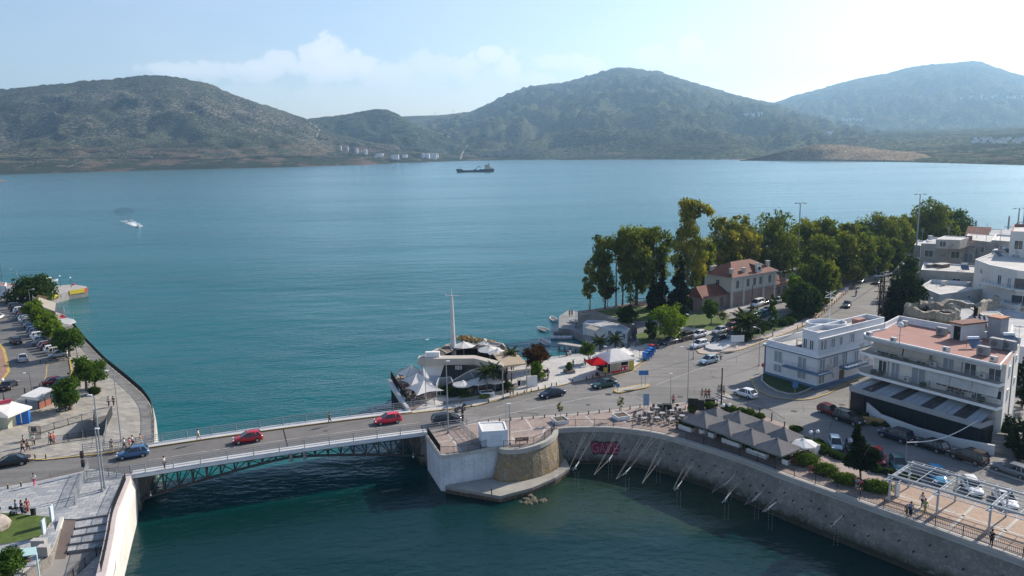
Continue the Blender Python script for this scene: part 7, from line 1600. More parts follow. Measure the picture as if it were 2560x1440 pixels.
for k,(x,y,c_)in enumerate(((1615,900,'b'),(1622,894,'b'),(1627,888,'b'),(1631,880,'r'))):
 p=G(x,y);T=thing('recycling_bin',['nearest large blue wheeled recycling bin at the kerb behind the kiosk','second large blue wheeled recycling bin','third large blue wheeled recycling bin, with a darker side','red-topped wheeled bin behind the blue recycling bins'][k],'bin',p,rz=R(25));bl_=mat('bin_blue',(.03,.16,.45),.5,.08,1);mb=MB()
 mb.loft([[(-.5,-.6,z)if i==0 else(.5,-.6,z)if i==1 else(.5,.6,z)if i==2 else(-.5,.6,z)for i in range(4)]if z>.9 else[(-.38,-.5,z),(.38,-.5,z),(.38,.5,z),(-.38,.5,z)]for z in(.2,1.25)],close=True);mb.build('bin_body',bl_,T)
 mb=MB();mb.loft([[(.5*math.cos(a),y_,1.25+.28*math.sin(a))for a in[i*math.pi/6 for i in range(7)]]for y_ in(-.62,.62)]);mb.build('lid',bl_ if c_=='b' else RED,T)
 mb=MB()
 for a,b in((-.35,-.45),(.35,-.45),(.35,.45),(-.35,.45)):mb.cyl((a,b-.04,.1),(a,b+.04,.1),.1,n=8)
 mb.build('wheels',BLACK,T)
planter_box(G(1423,931,Zk),1.7,1.7,.5,.3,'square grey planter with a flowering shrub on the plaza',CONCD);hedge(1423,931,1.0,1.0,1.5,'flowering shrub growing in the square grey planter','hedge',n=700,size=.12,P=G(1423,931,Zk)+V3(0,0,.4),name='shrub',cat='shrub')
# ---------------- left kiosk and shelter
T,q=hipkiosk('white hip-roofed newspaper kiosk with a red ridge and poster walls at the left edge',[(-40,1068),(21,1072),(52,1058),(10,1040)],[(-70,1030),(20,1041),(80,1016),(20,1004)],Z0+2.9,Z0+4.3,mat('poster_wall',(.42,.42,.33),.7,.25,1.2),[(-20,1015),(28,1003)],zb=Zk)
mb=MB();a=G(-25,1012,Z0+4.5);b=G(27,1001,Z0+4.5);mb.bar(a,b,.5,.5);mb.build('red_ridge',mat('ridge_red',(.40,.05,.09),.7,.1,1),T)
p=G(62,1058,Zk);T=thing('vending_booth','bright blue refrigerated booth beside the newspaper kiosk','booth',p);mb=MB();mb.box(p+V3(-.3,.1,1.1),(1.9,1.3,2.2),rz=.35);mb.build('booth_body',mat('booth_blue',(.02,.13,.42),.5,.08,1),T);mb=MB();mb.box(p+V3(-.05,-.6,1.2),(.12,.06,1.9),rz=.35);mb.build('white_handle',WHITE,T)
T=thing('shelter','flat-roofed glazed shelter with brick-red panels beside the round trees','shelter',G(97,1024,Zk));zt=Z0+3.0
bq=[G(x,y,Zk)for x,y in((66,1008),(98,1023),(129,1010),(104,996))];rq=[G(x,y,zt)for x,y in((51,990),(95,995),(139,972),(100,967))]
mb=MB();mb.prism([V3(p.x,p.y)for p in rq],zt-.45,zt,bottom=True);mb.build('flat_roof',WHITEW,T)
mb=MB();rp=mat('brick_red_panel',(.27,.10,.07),.8,.12,1)
for a,b in((bq[1],bq[2]),(bq[2],bq[3])):mb.bar(a+V3(0,0,.5),b+V3(0,0,.5),.1,1.0)
mb.build('red_panels',rp,T);mb=MB()
for a,b in((bq[1],bq[2]),(bq[2],bq[3])):mb.bar(a+V3(0,0,1.7),b+V3(0,0,1.7),.05,1.4)
mb.build('glass_panes',GLASS,T);mb=MB()
for p in bq+[bq[1].lerp(bq[2],.5)]:mb.bar(p,p+V3(0,0,2.6),.14)
mb.build('posts',BLACK,T)
# pale blue bus shelter bottom left
q=[G(x,y,Zk)for x,y in((-60,1400),(-55,1440),(90,1428),(86,1392))];T=thing('bus_shelter','pale turquoise roofed bus shelter with a wooden-backed bench, bottom left','shelter',q[3]);tq_=mat('turquoise_metal',(.40,.58,.58),.6,.08,1)
zt=Zk+2.4;r=[G(-60,1385,zt),G(88,1367,zt),G(91,1386,zt-.1),G(-60,1404,zt-.1)]
mb=MB();mb.add(r+[p-V3(0,0,.1)for p in r],[(0,1,2,3),(4,5,6,7),(0,1,5,4),(1,2,6,5),(2,3,7,6),(3,0,4,7)]);mb.build('roof',tq_,T)
mb=MB()
for p in r[1:3]:mb.bar(p,V3(p.x,p.y,Zk),.1)
mb.bar(r[3],V3(r[3].x,r[3].y,Zk),.1);mb.build('posts',tq_,T);mb=MB();a=V3(r[0].x,r[0].y,Zk+.5);b=V3(r[1].x,r[1].y,Zk+.5);mb.bar(a,b-V3(.2,0,0),.4,.08);mb.build('bench',GALV,T)
mb=MB()
for z in(.9,1.15,1.4):mb.bar(b+V3(-2.2,0,z-.5),b+V3(-.6,0,z-.5),.05,.14)
mb.build('wooden_back',WOOD,T)
for(x,y,t,l)in((134,1312,1262,'tall narrow information panel at the edge of the lawn, upper one'),(113,1342,1297,'tall narrow information panel at the lawn corner, lower one')):
 p=G(x,y,Zk);H=HT(p,t);T=thing('information_panel',l,'sign',p);mb=MB();mb.box(p+V3(0,0,H*.6),(.12,.9,H*.75),rz=.2);mb.build('panel_board',mat('bluish_board',(.45,.52,.58),.5,.08,1),T);mb=MB();mb.bar(p+V3(0,-.42,0),p+V3(0,-.42,H),.06);mb.bar(p+V3(0,.42,0),p+V3(0,.42,H),.06);mb.build('posts',GALV,T)
p=G(84,1288,Zk);T=thing('litter_bin','dark round litter bin beside the motorcyclists on the left plaza','bin',p);mb=MB();mb.cyl(p,p+V3(0,0,.9),.26,.3,n=12);mb.build('bin_body',BLACK,T);mb=MB();mb.cyl(p+V3(0,0,.9),p+V3(0,0,.96),.32,n=12);mb.build('rim',STEEL,T)
for x,y,w,l in((100,1372,1.4,'grey concrete bench seat beside the upper information panel'),(112,1388,1.0,'grey electrical cabinet next to the turquoise shelter')):
 p=G(x,y,Zk);T=thing('concrete_block',l,'street furniture',p);mb=MB();mb.box(p+V3(0,0,.5),(w,.6,1.0));mb.build('block_body',CONC,T);mb=MB();mb.box(p+V3(0,0,1.03),(w+.1,.7,.06));mb.build('top_slab',KERB,T)
# statue on a boulder
p=G(8,1325,Zk);T=thing('statue','dark bronze statue on a rough pale boulder, cut off by the left edge','statue',p+V3(-.4,0,0));mb=MB();mb.sphere(p+V3(-.6,0,.7),1.3,9,6,sz=.8)
mb.v=[(a+.18*MN.noise(Vector((a,b,c))*1.3),b+.18*MN.noise(Vector((b,a,c))*1.3),c)for a,b,c in mb.v];mb.build('boulder',mat('boulder_stone',(.36,.31,.27),.9,.3,1.2),T)
mb=MB()
for k in range(16):a=NR.rand()*6;mb.sphere(p+V3(-.6+.35*math.cos(a),.3*math.sin(a),1.8+k*.09),.32-.008*k,7,5)
mb.build('bronze_figure',mat('dark_bronze',(.02,.022,.02),.5,.2,3,metal=.4),T)
# ---------------- white box on the abutment
bx=[G(x,y,Zk)for x,y in((1206,1119),(1270,1115),(1262,1092),(1196,1094))];H=HT(bx[0],1079)
b=Bld('plain white control cabin with panelled sides on the right bridge abutment',bx,Zk,Zk+H,mat('cabin_white',(.60,.64,.69),.7,.06,.8),WHITEW,par=.12,cat='cabin',name='control_cabin');b.door(0,.55,Zk,1.5,H*.75,mat('cabin_panel',(.53,.57,.62),.7,.05,1));b.door(1,.5,Zk,.9,H*.8,mat('cabin_panel',(.53,.57,.62),.7,.05,1))
p=G(1290,1112,Zk+.1);T=thing('bench','dark wooden bench inside the bastion railing','bench',p)
def bench(T,p,rz,mt):
 d=V3(math.cos(rz),math.sin(rz));n_=V3(-d.y,d.x)
 mb=MB()
 for o in(-.15,0,.15):mb.bar(p+n_*o-d*.95+V3(0,0,.45),p+n_*o+d*.95+V3(0,0,.45),.11,.05)
 mb.build('seat',mt,T);mb=MB()
 for z in(.62,.78,.94):mb.bar(p-n_*.25-d*.95+V3(0,0,z),p-n_*.25+d*.95+V3(0,0,z),.04,.12)
 mb.build('backrest',mt,T)
 for s in(-.8,.8):mb=MB();mb.bar(p+d*s+n_*.15,p+d*s+n_*.15+V3(0,0,.45),.07);mb.bar(p+d*s-n_*.2,p+d*s-n_*.25+V3(0,0,.95),.07);mb.build('leg',BLACK,T)
bench(T,G(1304,1109,Zk),.15,mat('dark_wood',(.10,.06,.045),.8,.2,2))
MAR=mat('maroon_slats',(.17,.045,.04),.75,.2,2)
for x,y,l in((1988,1165,'maroon slatted bench in front of the large clipped hedge'),(2040,1188,'maroon slatted bench in front of the second clipped hedge'),(2145,1220,'maroon bench with two seated people beside the conifer')):p=G(x,y,Zk);T=thing('bench',l,'bench',p);bench(T,p,R(-30)+math.pi,MAR)
# ---------------- grey parasol cafe
GP=fabric('parasol_grey',(.19,.185,.185),.1);ra_=math.atan2((G(1943,1092)-G(1761,1033)).y,(G(1943,1092)-G(1761,1033)).x)
PZ=Z0+3.3
def gpar(x,y,l,sz):p=G(x,y,PZ);return parasol(0,0,0,l,sz-.22,4,ra_+(NR.rand()-.5)*.09,GP,P=V3(p.x,p.y,Zk),H=PZ-Zk+(NR.rand()-.5)*.35,droop=1.15,group='grey square parasols of the quayside cafe',polemt=STEEL)
for k,(x,y)in enumerate(((1761,1034),(1819,1051),(1878,1071),(1943,1092))):gpar(x,y,['leftmost','second','third','rightmost'][k]+' grey square parasol of the front row beside the sea wall',4.75)
for k,(x,y,s_)in enumerate(((1790,1021,4.6),(1847,1030,4.8),(1906,1047,4.8),(1960,1070,3.9))):gpar(x,y,['leftmost','second','third','rightmost'][k]+' grey square parasol of the back row beside the street',s_)
p=G(2008,1097,Z0+2.6);parasol(0,0,0,'white octagonal parasol at the right end of the grey parasols',3.6,8,.2,PW8,P=V3(p.x,p.y,Zk),H=2.5,droop=.6)
CAFE=[(1745,1068,1),(1770,1074,2),(1790,1083,2),(1812,1088,2),(1835,1094,1),(1858,1103,2),(1880,1112,1),(1905,1120,2),(1928,1130,1),(1800,1065,1),(1840,1078,1),(1885,1092,1),(1925,1105,1),(1950,1140,1)]
for k,(x,y,q)in enumerate(CAFE):seating(x,y,ra_+.3*k,'long' if q==2 else 'round','d','under the grey parasols, %s from left'%ORD[k],'grey parasol cafe',r=.85)
for k in range(18):
 x,y,_=CAFE[(k*5)%14];person(x+NR.randn()*6,y+NR.randn()*3,NR.rand()*360,'sit',['black','grey','navy','brown','teal','beige'][k%6],'dgrey','customer in a %s top seated in the shade of the grey cafe parasols'%['black','grey','navy','brown','teal','beige'][k%6],group='customers seated under the grey parasols')
SQ=[(1598,1047),(1625,1041),(1642,1030),(1643,1055),(1655,1043),(1680,1037),(1696,1030),(1680,1058),(1705,1050),(1610,1056)]
for k,(x,y)in enumerate(SQ):seating(x,y,k*.7,'round','m','in the open left of the parasols, %s'%ORD[k],'open-air cafe',r=.8)
for k,(x,y,w,l)in enumerate(((1713,1074,3.0,'white trough planter at the left corner of the cafe'),(1758,1084,1.2,'small white planter, first along the cafe front'),(1780,1092,1.2,'small white planter, second along the cafe front'),(1829,1112,3.4,'long white trough planter at the middle of the cafe front'),(1893,1138,3.6,'long white trough planter near the right end of the cafe front'),(1965,1160,1.0,'white square planter with a small globe lamp at the cafe end'))):
 P=G(x,y,Zk);T=planter_box(P,w*.85,.6,.65,ra_,l);hedge(0,0,w,.8,.6,'dark plants filling the '+l,'deep',ra_,n=350*int(w+.5),size=.13,P=P+V3(0,0,.6),name='planter_plants',cat='plants')
p=G(2036,1134,Zk);T=thing('white_bin','white square bin between the white parasol and the hedge','bin',p);mb=MB();mb.box(p+V3(0,0,.6),(.9,.9,1.2),rz=.5);mb.build('bin_body',WHITE,T);mb=MB();mb.box(p+V3(0,0,1.23),(1.0,1.0,.06),rz=.5);mb.build('lid',WHITEW,T)
for x,y,t,l in((1732,1030,996,'left black menu board standing behind the cafe'),(1748,1032,1000,'right black menu board standing behind the cafe'),(1667,1024,1010,'dark green cabinet at the edge of the open-air tables'),(1655,1020,1012,'small black board beside the dark green cabinet'),(1775,1012,998,'low black board beside the round corner hedge')):
 p=G(x,y,Zk);H=HT(p,t);T=thing('menu_board' if 'cabinet' not in l else 'cabinet',l,'board',p);mb=MB();mb.box(p+V3(0,0,H*.6),(1.5,.1 if 'cabinet' not in l else .8,H*.8),rz=-.2);mb.build('board_face',mat('blackboard',(.012,.02,.018),.6,.1,1),T);mb=MB();mb.bar(p+V3(-.7,.12,0),p+V3(-.7,.12,H),.05);mb.bar(p+V3(.7,-.12,0),p+V3(.7,-.12,H),.05);mb.build('legs',GALV,T)
for k,(x,y,t)in enumerate(((1792,1025,1003),(1869,1034,1016),(1899,1040,1020),(1929,1052,1034),(1961,1066,1056))):
 T,p,H=plain_pole(x,y,t,'%s dark timber post from the left behind the grey parasols'%ORD[k],z=Zk,r=.1,mt=BLACK,name='post',cat='post')
T=thing('rope','black rope strung between the dark posts behind the parasols','rope',G(1899,1040,Zk));mb=MB();a=G(1929,1052,Zk)+V3(0,0,1.5);b=G(1961,1066,Zk)+V3(0,0,1.1);mb.bar(a,b,.05);mb.bar(G(1899,1040,Zk)+V3(0,0,1.7),a,.05);mb.build('rope_line',BLACK,T)
# ---------------- pergola of white steel
PW=mat('pergola_steel',(.36,.39,.41),.5,.06,1,metal=.0)
T=thing('steel_pergola','long open pale-grey steel pergola over the ochre paving by the sea wall','pergola',G(2222,1253,Zk));hz=2.9
f0=G(2222,1253,Zk);f1=G(2341,1291,Zk);fd=(f1-f0);b0=G(2259,1208,Zk);bay=fd
bd=V3(-fd.normalized().y,fd.normalized().x)*5.2
NB=5;mb1=MB()
for k in range(NB):
 p=f0+bay*k;q=p+bd
 for c in(p,q):
  if c is q and k==0:c=q
  m1=MB();m1.box(c+V3(0,0,hz/2),(.18,.18,hz),rz=math.atan2(fd.y,fd.x));m1.build('post',PW,T)
 m1=MB();m1.bar(p+V3(0,0,hz-.1)-bd.normalized()*1.0,q+V3(0,0,hz-.1)+bd.normalized()*1.0,.40,.12);m1.build('cross_beam',PW,T)
Lp=bay*(NB-1)
for w in(0,1):
 m1=MB();a=f0+bd*w-bay.normalized()*.3;m1.bar(a+V3(0,0,hz+.15),a+Lp+V3(0,0,hz+.15),.10,.24);m1.build('long_beam',PW,T)
m1=MB()
for w in(-.19,.13,.3,.5,.7,.87,1.19):a=f0+bd*w;m1.bar(a+V3(0,0,hz+.05),a+Lp+V3(0,0,hz+.05),.05,.08)
for k in range((NB-1)*4+1):
 a=f0+bay*(k/4)
 if k%2==0:m1.bar(a-bd*.19+V3(0,0,hz+.10),a+bd*1.19+V3(0,0,hz+.10),.06,.06)
 else:
  for w0,w1 in((-.19,0),(1,1.19),(.3,.5)):m1.bar(a+bd*w0+V3(0,0,hz+.1),a+bd*w1+V3(0,0,hz+.1),.06,.06)
m1.build('roof_grid',PW,T)
p=G(2242,1240,Zk);T=thing('white_pillar','short white rendered pillar under the first pergola bay','pillar',p);mb=MB();mb.box(p+V3(0,0,.75),(.4,.4,1.5));mb.build('shaft',WHITE,T);mb=MB();mb.box(p+V3(0,0,1.53),(.48,.48,.06));mb.build('cap',KERB,T)
# street lamp with white hanging cable
T,p,H=plain_pole(2262,1176,1106,'thin grey post carrying a white cable to the glazed terrace',r=.05)
a=p+V3(0,0,H);b=G(2445,1051,8.9);T2=thing('cable','sagging white cable from the thin post to the corner of the glazed terrace roof','cable',a);mb=MB();pr=a
for k in range(1,13):t=k/12;q=a.lerp(b,t)-V3(0,0,.9*math.sin(math.pi*t));mb.bar(pr,q,.07);pr=q
mb.build('cable_line',WHITE,T2)
# ---------------- lamps
lamp_post(303,1104,929,'tall grey street lamp on the curved left promenade',z=Zk,arms=((-1,.1),),armlen=1.0)
lamp_post(262,1222,990,'tall grey lamp column of the pair beside the terrace, taller one',z=Zk,r=.12,arms=((-1,0),),armlen=.5);lamp_post(256,1229,1074,'shorter grey column of the pair beside the terrace',z=Zk,r=.12,arms=((.6,0),),armlen=.4)
lamp_post(80,985,935,'leaning thin dark lamp pole behind the glazed shelter',r=.05,mt=BLACK,arms=((-1,.2),),armlen=1.0);lamp_post(10,1000,950,'thin dark double lamp at the left edge behind the kiosk',r=.06,mt=BLACK,kind='globe',arms=((.6,0),),armlen=.3)
lamp_post(193,893,857,'black globe lamp at the railing beside the leaning tree',r=.05,mt=BLACK,kind='globe',arms=((.01,0),),armlen=.01,z=Zk)
lamp_post(152,716,690,'left black globe lamp on the pier',r=.06,mt=BLACK,kind='globe',arms=((.01,0),),armlen=.01,z=2.6);lamp_post(178,718,694,'right black globe lamp on the pier',r=.06,mt=BLACK,kind='globe',arms=((.01,0),),armlen=.01,z=2.6)
lamp_post(45,712,674,'pale street lamp behind the wide dark tree',r=.09,arms=((-1,.1),),armlen=1.8);lamp_post(6,708,655,'dark lamp pole at the left edge of the bay',r=.07,mt=BLACK,arms=((-.5,0),),armlen=.4)
lamp_post(77,768,724,'thin grey lamp beside the orange-roofed stall',r=.06)
lamp_post(1121,1083,905,'tall pale lamp mast at the right end of the bridge',z=Zk,r=.11,arms=((.7,0),),armlen=.4);lamp_post(1066,1016,851,'thin grey lamp mast on the restaurant terrace',z=Z0,r=.07,arms=((.9,0),),armlen=.6)
lamp_post(1275,1112,1012,'plain grey pole beside the white control cabin',z=Zk,r=.10,arms=((-.3,0),),armlen=.3)
lamp_post(1519,934,868,'grey street lamp in front of the red and yellow kiosk panels',z=Zk,r=.09,mt=STEEL,arms=((-.7,.2),),armlen=.6);lamp_post(1733,898,790,'tall grey street lamp on the small kerb by the pale blue hatchback',r=.08,arms=((-.7,.7),),armlen=1.5)
lamp_post(1719,1007,870,'grey street lamp at the corner of the open-air cafe',z=Zk,r=.07,arms=((-1,.2),),armlen=1.0);lamp_post(1676,1012,936,'thin grey pole by the dark green cabinet',z=Zk,r=.05,arms=((.1,0),),armlen=.1)
lamp_post(1797,752,663,'grey street lamp in front of the station annex',r=.09,arms=((1,.3),),armlen=1.8);lamp_post(1577,846,812,'small white lamp beside the harbour hut',r=.06,arms=((.8,0),),armlen=.6)
lamp_post(1897,915,822,'thin grey street lamp left of the blue-trimmed building',r=.07,arms=((-.6,.8),),armlen=1.2)
lamp_post(1440,820,778,'black globe lamp on the harbour quay',r=.07,mt=BLACK,kind='globe',arms=((.01,0),),armlen=.01,z=ZQ)
MAST='tall floodlight masts of the rail yard'
lamp_post(1992,700,507,'tall rail yard floodlight mast behind the station',r=.28,mt=STEEL,kind='flood',arms=((1,0),(-1,0),(.5,.8),(-.5,-.8)),armlen=1.3,group=MAST);lamp_post(2287,672,485,'tall rail yard floodlight mast in front of the eucalyptus row',r=.28,mt=STEEL,kind='flood',arms=((1,0),(-1,0),(.5,.8),(-.5,-.8)),armlen=1.4,group=MAST)
lamp_post(2545,560,520,'rail yard floodlight mast at the right edge above the roofs',r=.28,mt=STEEL,kind='flood',arms=((1,0),(-1,0)),armlen=1.5,z=18,group=MAST)
lamp_post(1540,766,655,'thick grey lattice-like pole in the grove by the shore',r=.28,mt=STEEL,arms=((.2,0),),armlen=.2)
lamp_post(2318,835,748,'pale street lamp in front of the dark trees beside the ruin',r=.07,arms=((.6,.4),),armlen=1.0)
for(x,y,t,l)in((1882,1022,1002,'twin white globe lamp behind the grey parasols'),(2034,1110,1080,'twin white globe lamp beside the white parasol')):lamp_post(x if x>2000 else 1815,y if x>2000 else 1036,t if x>2000 else 1013,l,z=Zk,r=.05,mt=BLACK,kind='globe',arms=((1,.2),(-1,-.2)),armlen=.5)
# wooden poles and wires
T,p,H=plain_pole(1803,1012,922,'dark wooden telephone pole at the street corner',r=.13,mt=mat('creosoted_wood',(.05,.038,.03),.9,.3,2),name='utility_pole');T,p2,H2=plain_pole(1878,800,715,'wooden pole beside the palm in front of the station',r=.12,mt=mat('creosoted_wood',(.05,.038,.03),.9,.3,2),name='utility_pole')
p=G(2199,820);T=thing('utility_pole','heavy dark utility pole bristling with crossarms and insulators beside the long road','utility pole',p);H=HT(p,690);mt=mat('creosoted_wood',(.05,.038,.03),.9,.3,2);mb=MB()
for dx in(-.45,.45):mb.cyl(p+V3(dx,0,0),p+V3(dx*.8,0,H),.2,.15)
mb.build('twin_poles',mt,T);mb=MB()
for z in(.2,1.2,2.2,3.4,5):mb.bar(p+V3(-1.7,0,H-z),p+V3(1.7,0,H-z),.14)
for k in range(40):a=NR.rand()*6.28;mb.bar(p+V3(0,0,H-NR.rand()*8),p+V3(1.1*math.cos(a),.4*math.sin(a),H-NR.rand()*8),.05)
mb.build('crossarms',mt,T);top=p+V3(0,0,H-1)
T=thing('overhead_wire','overhead wires running from the heavy utility pole to the wooden telephone poles','wires',top);mb=MB()
for e in(p2+V3(0,0,H2),G(1803,1012)+V3(0,0,7)):
 for o in(0,.35):
  pr=top+V3(o,0,0)
  for k in range(1,13):t=k/12;q=(top+V3(o,0,0)).lerp(e,t)-V3(0,0,1.6*math.sin(math.pi*t));mb.bar(pr,q,.035);pr=q
mb.build('wire_strands',BLACK,T)
# rail catenary pylons
for k,(x,y,t,zz)in enumerate(((2438,590,552,13),(2519,588,541,13),(2557,580,525,13))):
 T,p,H=plain_pole(x,y,t,'%s dark catenary pylon above the red-tiled house'%('left','middle','right')[k],z=zz,r=.35,mt=STEEL,name='catenary_pylon',cat='pylon');mb=MB();mb.bar(p+V3(-1.5,0,H*.45),p+V3(9,0,H*.40),.22);mb.build('cantilever',STEEL,T)
# ---------------- signs
def sign(px,py,t,label,colr,w=.7,h=.7,z=Z0,round_=False,posts=1):
 p=G(px,py,z);H=HT(p,t);T=thing('road_sign',label,'sign',p);mb=MB()
 for k in range(posts):mb.bar(p+V3(k*.6-(posts-1)*.3,0,0),p+V3(k*.6-(posts-1)*.3,0,H-h*.2),.07)
 mb.build('sign_post',GALV,T);mb=MB()
 if round_:mb.cyl(p+V3(0,-.06,H-h/2),p+V3(0,-.1,H-h/2),w/2,n=14)
 else:mb.box(p+V3(0,-.08,H-h/2),(w,.05,h))
 mb.build('sign_plate',colr,T);return T
SBL=mat('sign_blue',(.05,.17,.38),.5,.05,1);
sign(1608.5,965,926,'blue direction sign on two posts at the end of the yellow-kerbed island',SBL,1.6,.8,posts=2,z=Z0+.15);sign(1544,977,958,'small round blue sign at the nose of the yellow-kerbed island',SBL,.7,.7,round_=True,z=Z0+.15)
sign(1615,1020,984,'narrow blue-grey banner sign on two thin posts at the cafe kerb',mat('banner_blue',(.20,.30,.42),.6,.1,1),.9,1.9,posts=2,z=Zk)
sign(1987,984,955,'red and white round no-entry sign over a blue square on the corner lawn',SBL,.9,.9,z=Z0+.3);p=G(1987,984,Z0+.3);
sign(1908,932,907,'round red and white sign at the left wall of the blue-trimmed building',mat('sign_red',(.45,.04,.04),.5,.05,1),.8,.8,round_=True)
sign(1843,868,838,'white rectangular advertising sign on two posts on the slate island',WHITE,2.6,1.3,posts=2,z=Z0+.5);sign(1524,931,896,'round grey sign back beside the kiosk lamp',STEEL,.8,.8,round_=True,z=Zk);sign(1599,893,868,'round grey sign by the recycling bins',STEEL,.8,.8,round_=True,z=Zk)
sign(2115,735,718,'small triangular sign beside the silver-grey parked car',WHITE,.9,.8)
p=G(170,972,Zk);T=thing('menu_board','small white easel board behind the promenade tree','board',p);mb=MB();mb.box(p+V3(0,0,.7),(.6,.08,1.0));mb.build('board_face',WHITE,T);mb=MB();mb.bar(p+V3(0,.3,0),p+V3(0,0,1.1),.05);mb.build('easel_leg',BLACK,T)
def tlight(px,py,t,label,z=Zk):
 p=G(px,py,z);H=HT(p,t);T=thing('traffic_light',label,'traffic light',p);mb=MB();mb.cyl(p,p+V3(0,0,H),.07,n=8);mb.build('pole',GALV,T)
 for k,zz in enumerate((H-.45,H-1.6)):mb=MB();mb.box(p+V3(0,-.05,zz),(.34,.3,.95));o=mb.build('signal_head',BLACK,T);mb=MB();mb.cyl(p+V3(.0,-.2,zz+.28),p+V3(0,-.23,zz+.28),.1,n=8);mb.build('lens',TAIL,o)
tlight(211,1184,1128,'traffic light at the left approach to the bridge');tlight(1157,1060,1018,'traffic light at the right approach to the bridge');tlight(1237,1052,1012,'thin pole with a small white plate at the right abutment kerb')if False else None
T,p,H=plain_pole(1265,1053,1014,'thin grey pole on the kerb above the control cabin',z=Zk,r=.04)
# bollards
BO=[None]
def bollard(px,py,grp,label,z=Zk,P=None):
 p=P or G(px,py,z)
 if BO[0]is None:
  T=thing('bollard',label,'bollard',p,rz=0,group=grp);mb=MB();mb.cyl((0,0,0),(0,0,.5),.09,.075,n=8);mb.build('shaft',BLACK,T);mb=MB();mb.sphere((0,0,.56),.1,8,5);mb.build('knob',YEL,T);BO[0]=T;return
 dup(BO[0],p,0,label,grp)
for x,y in((1149,1021),(1178,1018),(1222,1006),(1258,997),(1293,989),(1311,984),(1328,981),(1346,976),(1363,971),(1379,966),(1391,964)):bollard(x,y,'bollards on the far kerb','small dark bollard on the kerb between the restaurant garden and the road')
for x,y in((1432,955),(1466,949),(1482,945),(1498,941),(1514,938)):bollard(x,y,'bollards on the plaza kerb','small dark bollard on the kerb in front of the kiosk')
for k in range(17):
 t=k/16*8;i=int(min(t,7.999));a=G(*K1[1:][min(i,7)],Zk)if False else None
kp_=resample([V3(p.x,p.y,Zk)for p in GL([(1221,1057),(1267,1052),(1324,1047),(1384,1043),(1450,1038),(1533,1029),(1600,1020)],Zk)],1.75)
for k,p in enumerate(kp_):bollard(0,0,'bollards along the near kerb','yellow-topped dark bollard, %s from the left on the near kerb'%ORD[k],P=p)
for x,y in((88,1146),(115,1146),(20,1222),(53,1216)):bollard(x,y,'bollards on the left quay kerbs','small dark yellow-topped bollard at the kerb of the left quay road')
for x,y in((101,907),(115,907),(127,905),(143,903),(158,901)):bollard(x,y,'bollards beyond the parking row','small red-orange bollard at the near end of the left parking row')
rp_=resample([V3(p.x,p.y,Zk)for p in GL([(1990,826),(2042,797),(2072,770),(2098,747),(2134,714)],Zk)],3.2)
T=fence('rusty stake fence along the kerb of the long road',[p+V3(.3,0,0)for p in rp_],h=1.0,step=3.0,bars=0,rails=(.9,),mt=mat('rusty_iron',(.22,.10,.05),.8,.3,2),post=.1)
fence('dark iron fence between the near lawn and the kerb',at([(1588,868),(1640,852),(1690,842),(1708,838)]),step=2.5,bars=.15)
fence('thin dark fence along the harbour edge of the plaza',at([(1372,897),(1430,888),(1480,886)]),step=2.5,bars=.4)
# ---------------- two-wheelers
moto(1150,1028,BA+182,'silver','silver scooter ridden left past the restaurant kerb',name='moving_motorcycle');person(1152,1024,BA+182,'sit','white','navy','rider in a white shirt on the moving scooter',P=G(1152,1027,Z0+.3)+V3(0,0,.05))
for x,y,l in((1357,948,'black motorcycle parked nearest the restaurant gate'),(1370,948,'second black motorcycle beside the restaurant gate'),(1366,936,'red-boxed motorcycle behind the black ones'),(1433,914,'black motorcycle in front of the square planter'),(1462,910,'black motorcycle parked under the lollipop tree'),(1557,870,'dark scooter parked behind the kiosk, left'),(1572,868,'dark scooter parked behind the kiosk, right'),(1422,888,'pale scooter leaning on the harbour fence')):moto(x,y,BA+20+(x%7)*9,'black' if 'pale' not in l else 'silver',l,z=Zk)
moto(157,1029,200,'navy','dark scooter parked at the foot of the large round tree',z=Zk);moto(48,1285,30,'white','white motorcycle among the people on the left plaza',z=Zk);moto(2140,740,RA+180,'black','black motorcycle driving down the middle of the long road',name='moving_motorcycle');person(2140,739,RA+180,'sit','black','dgrey','rider in black on the motorcycle on the long road',P=G(2140,739,Z0)+V3(0,0,.3))
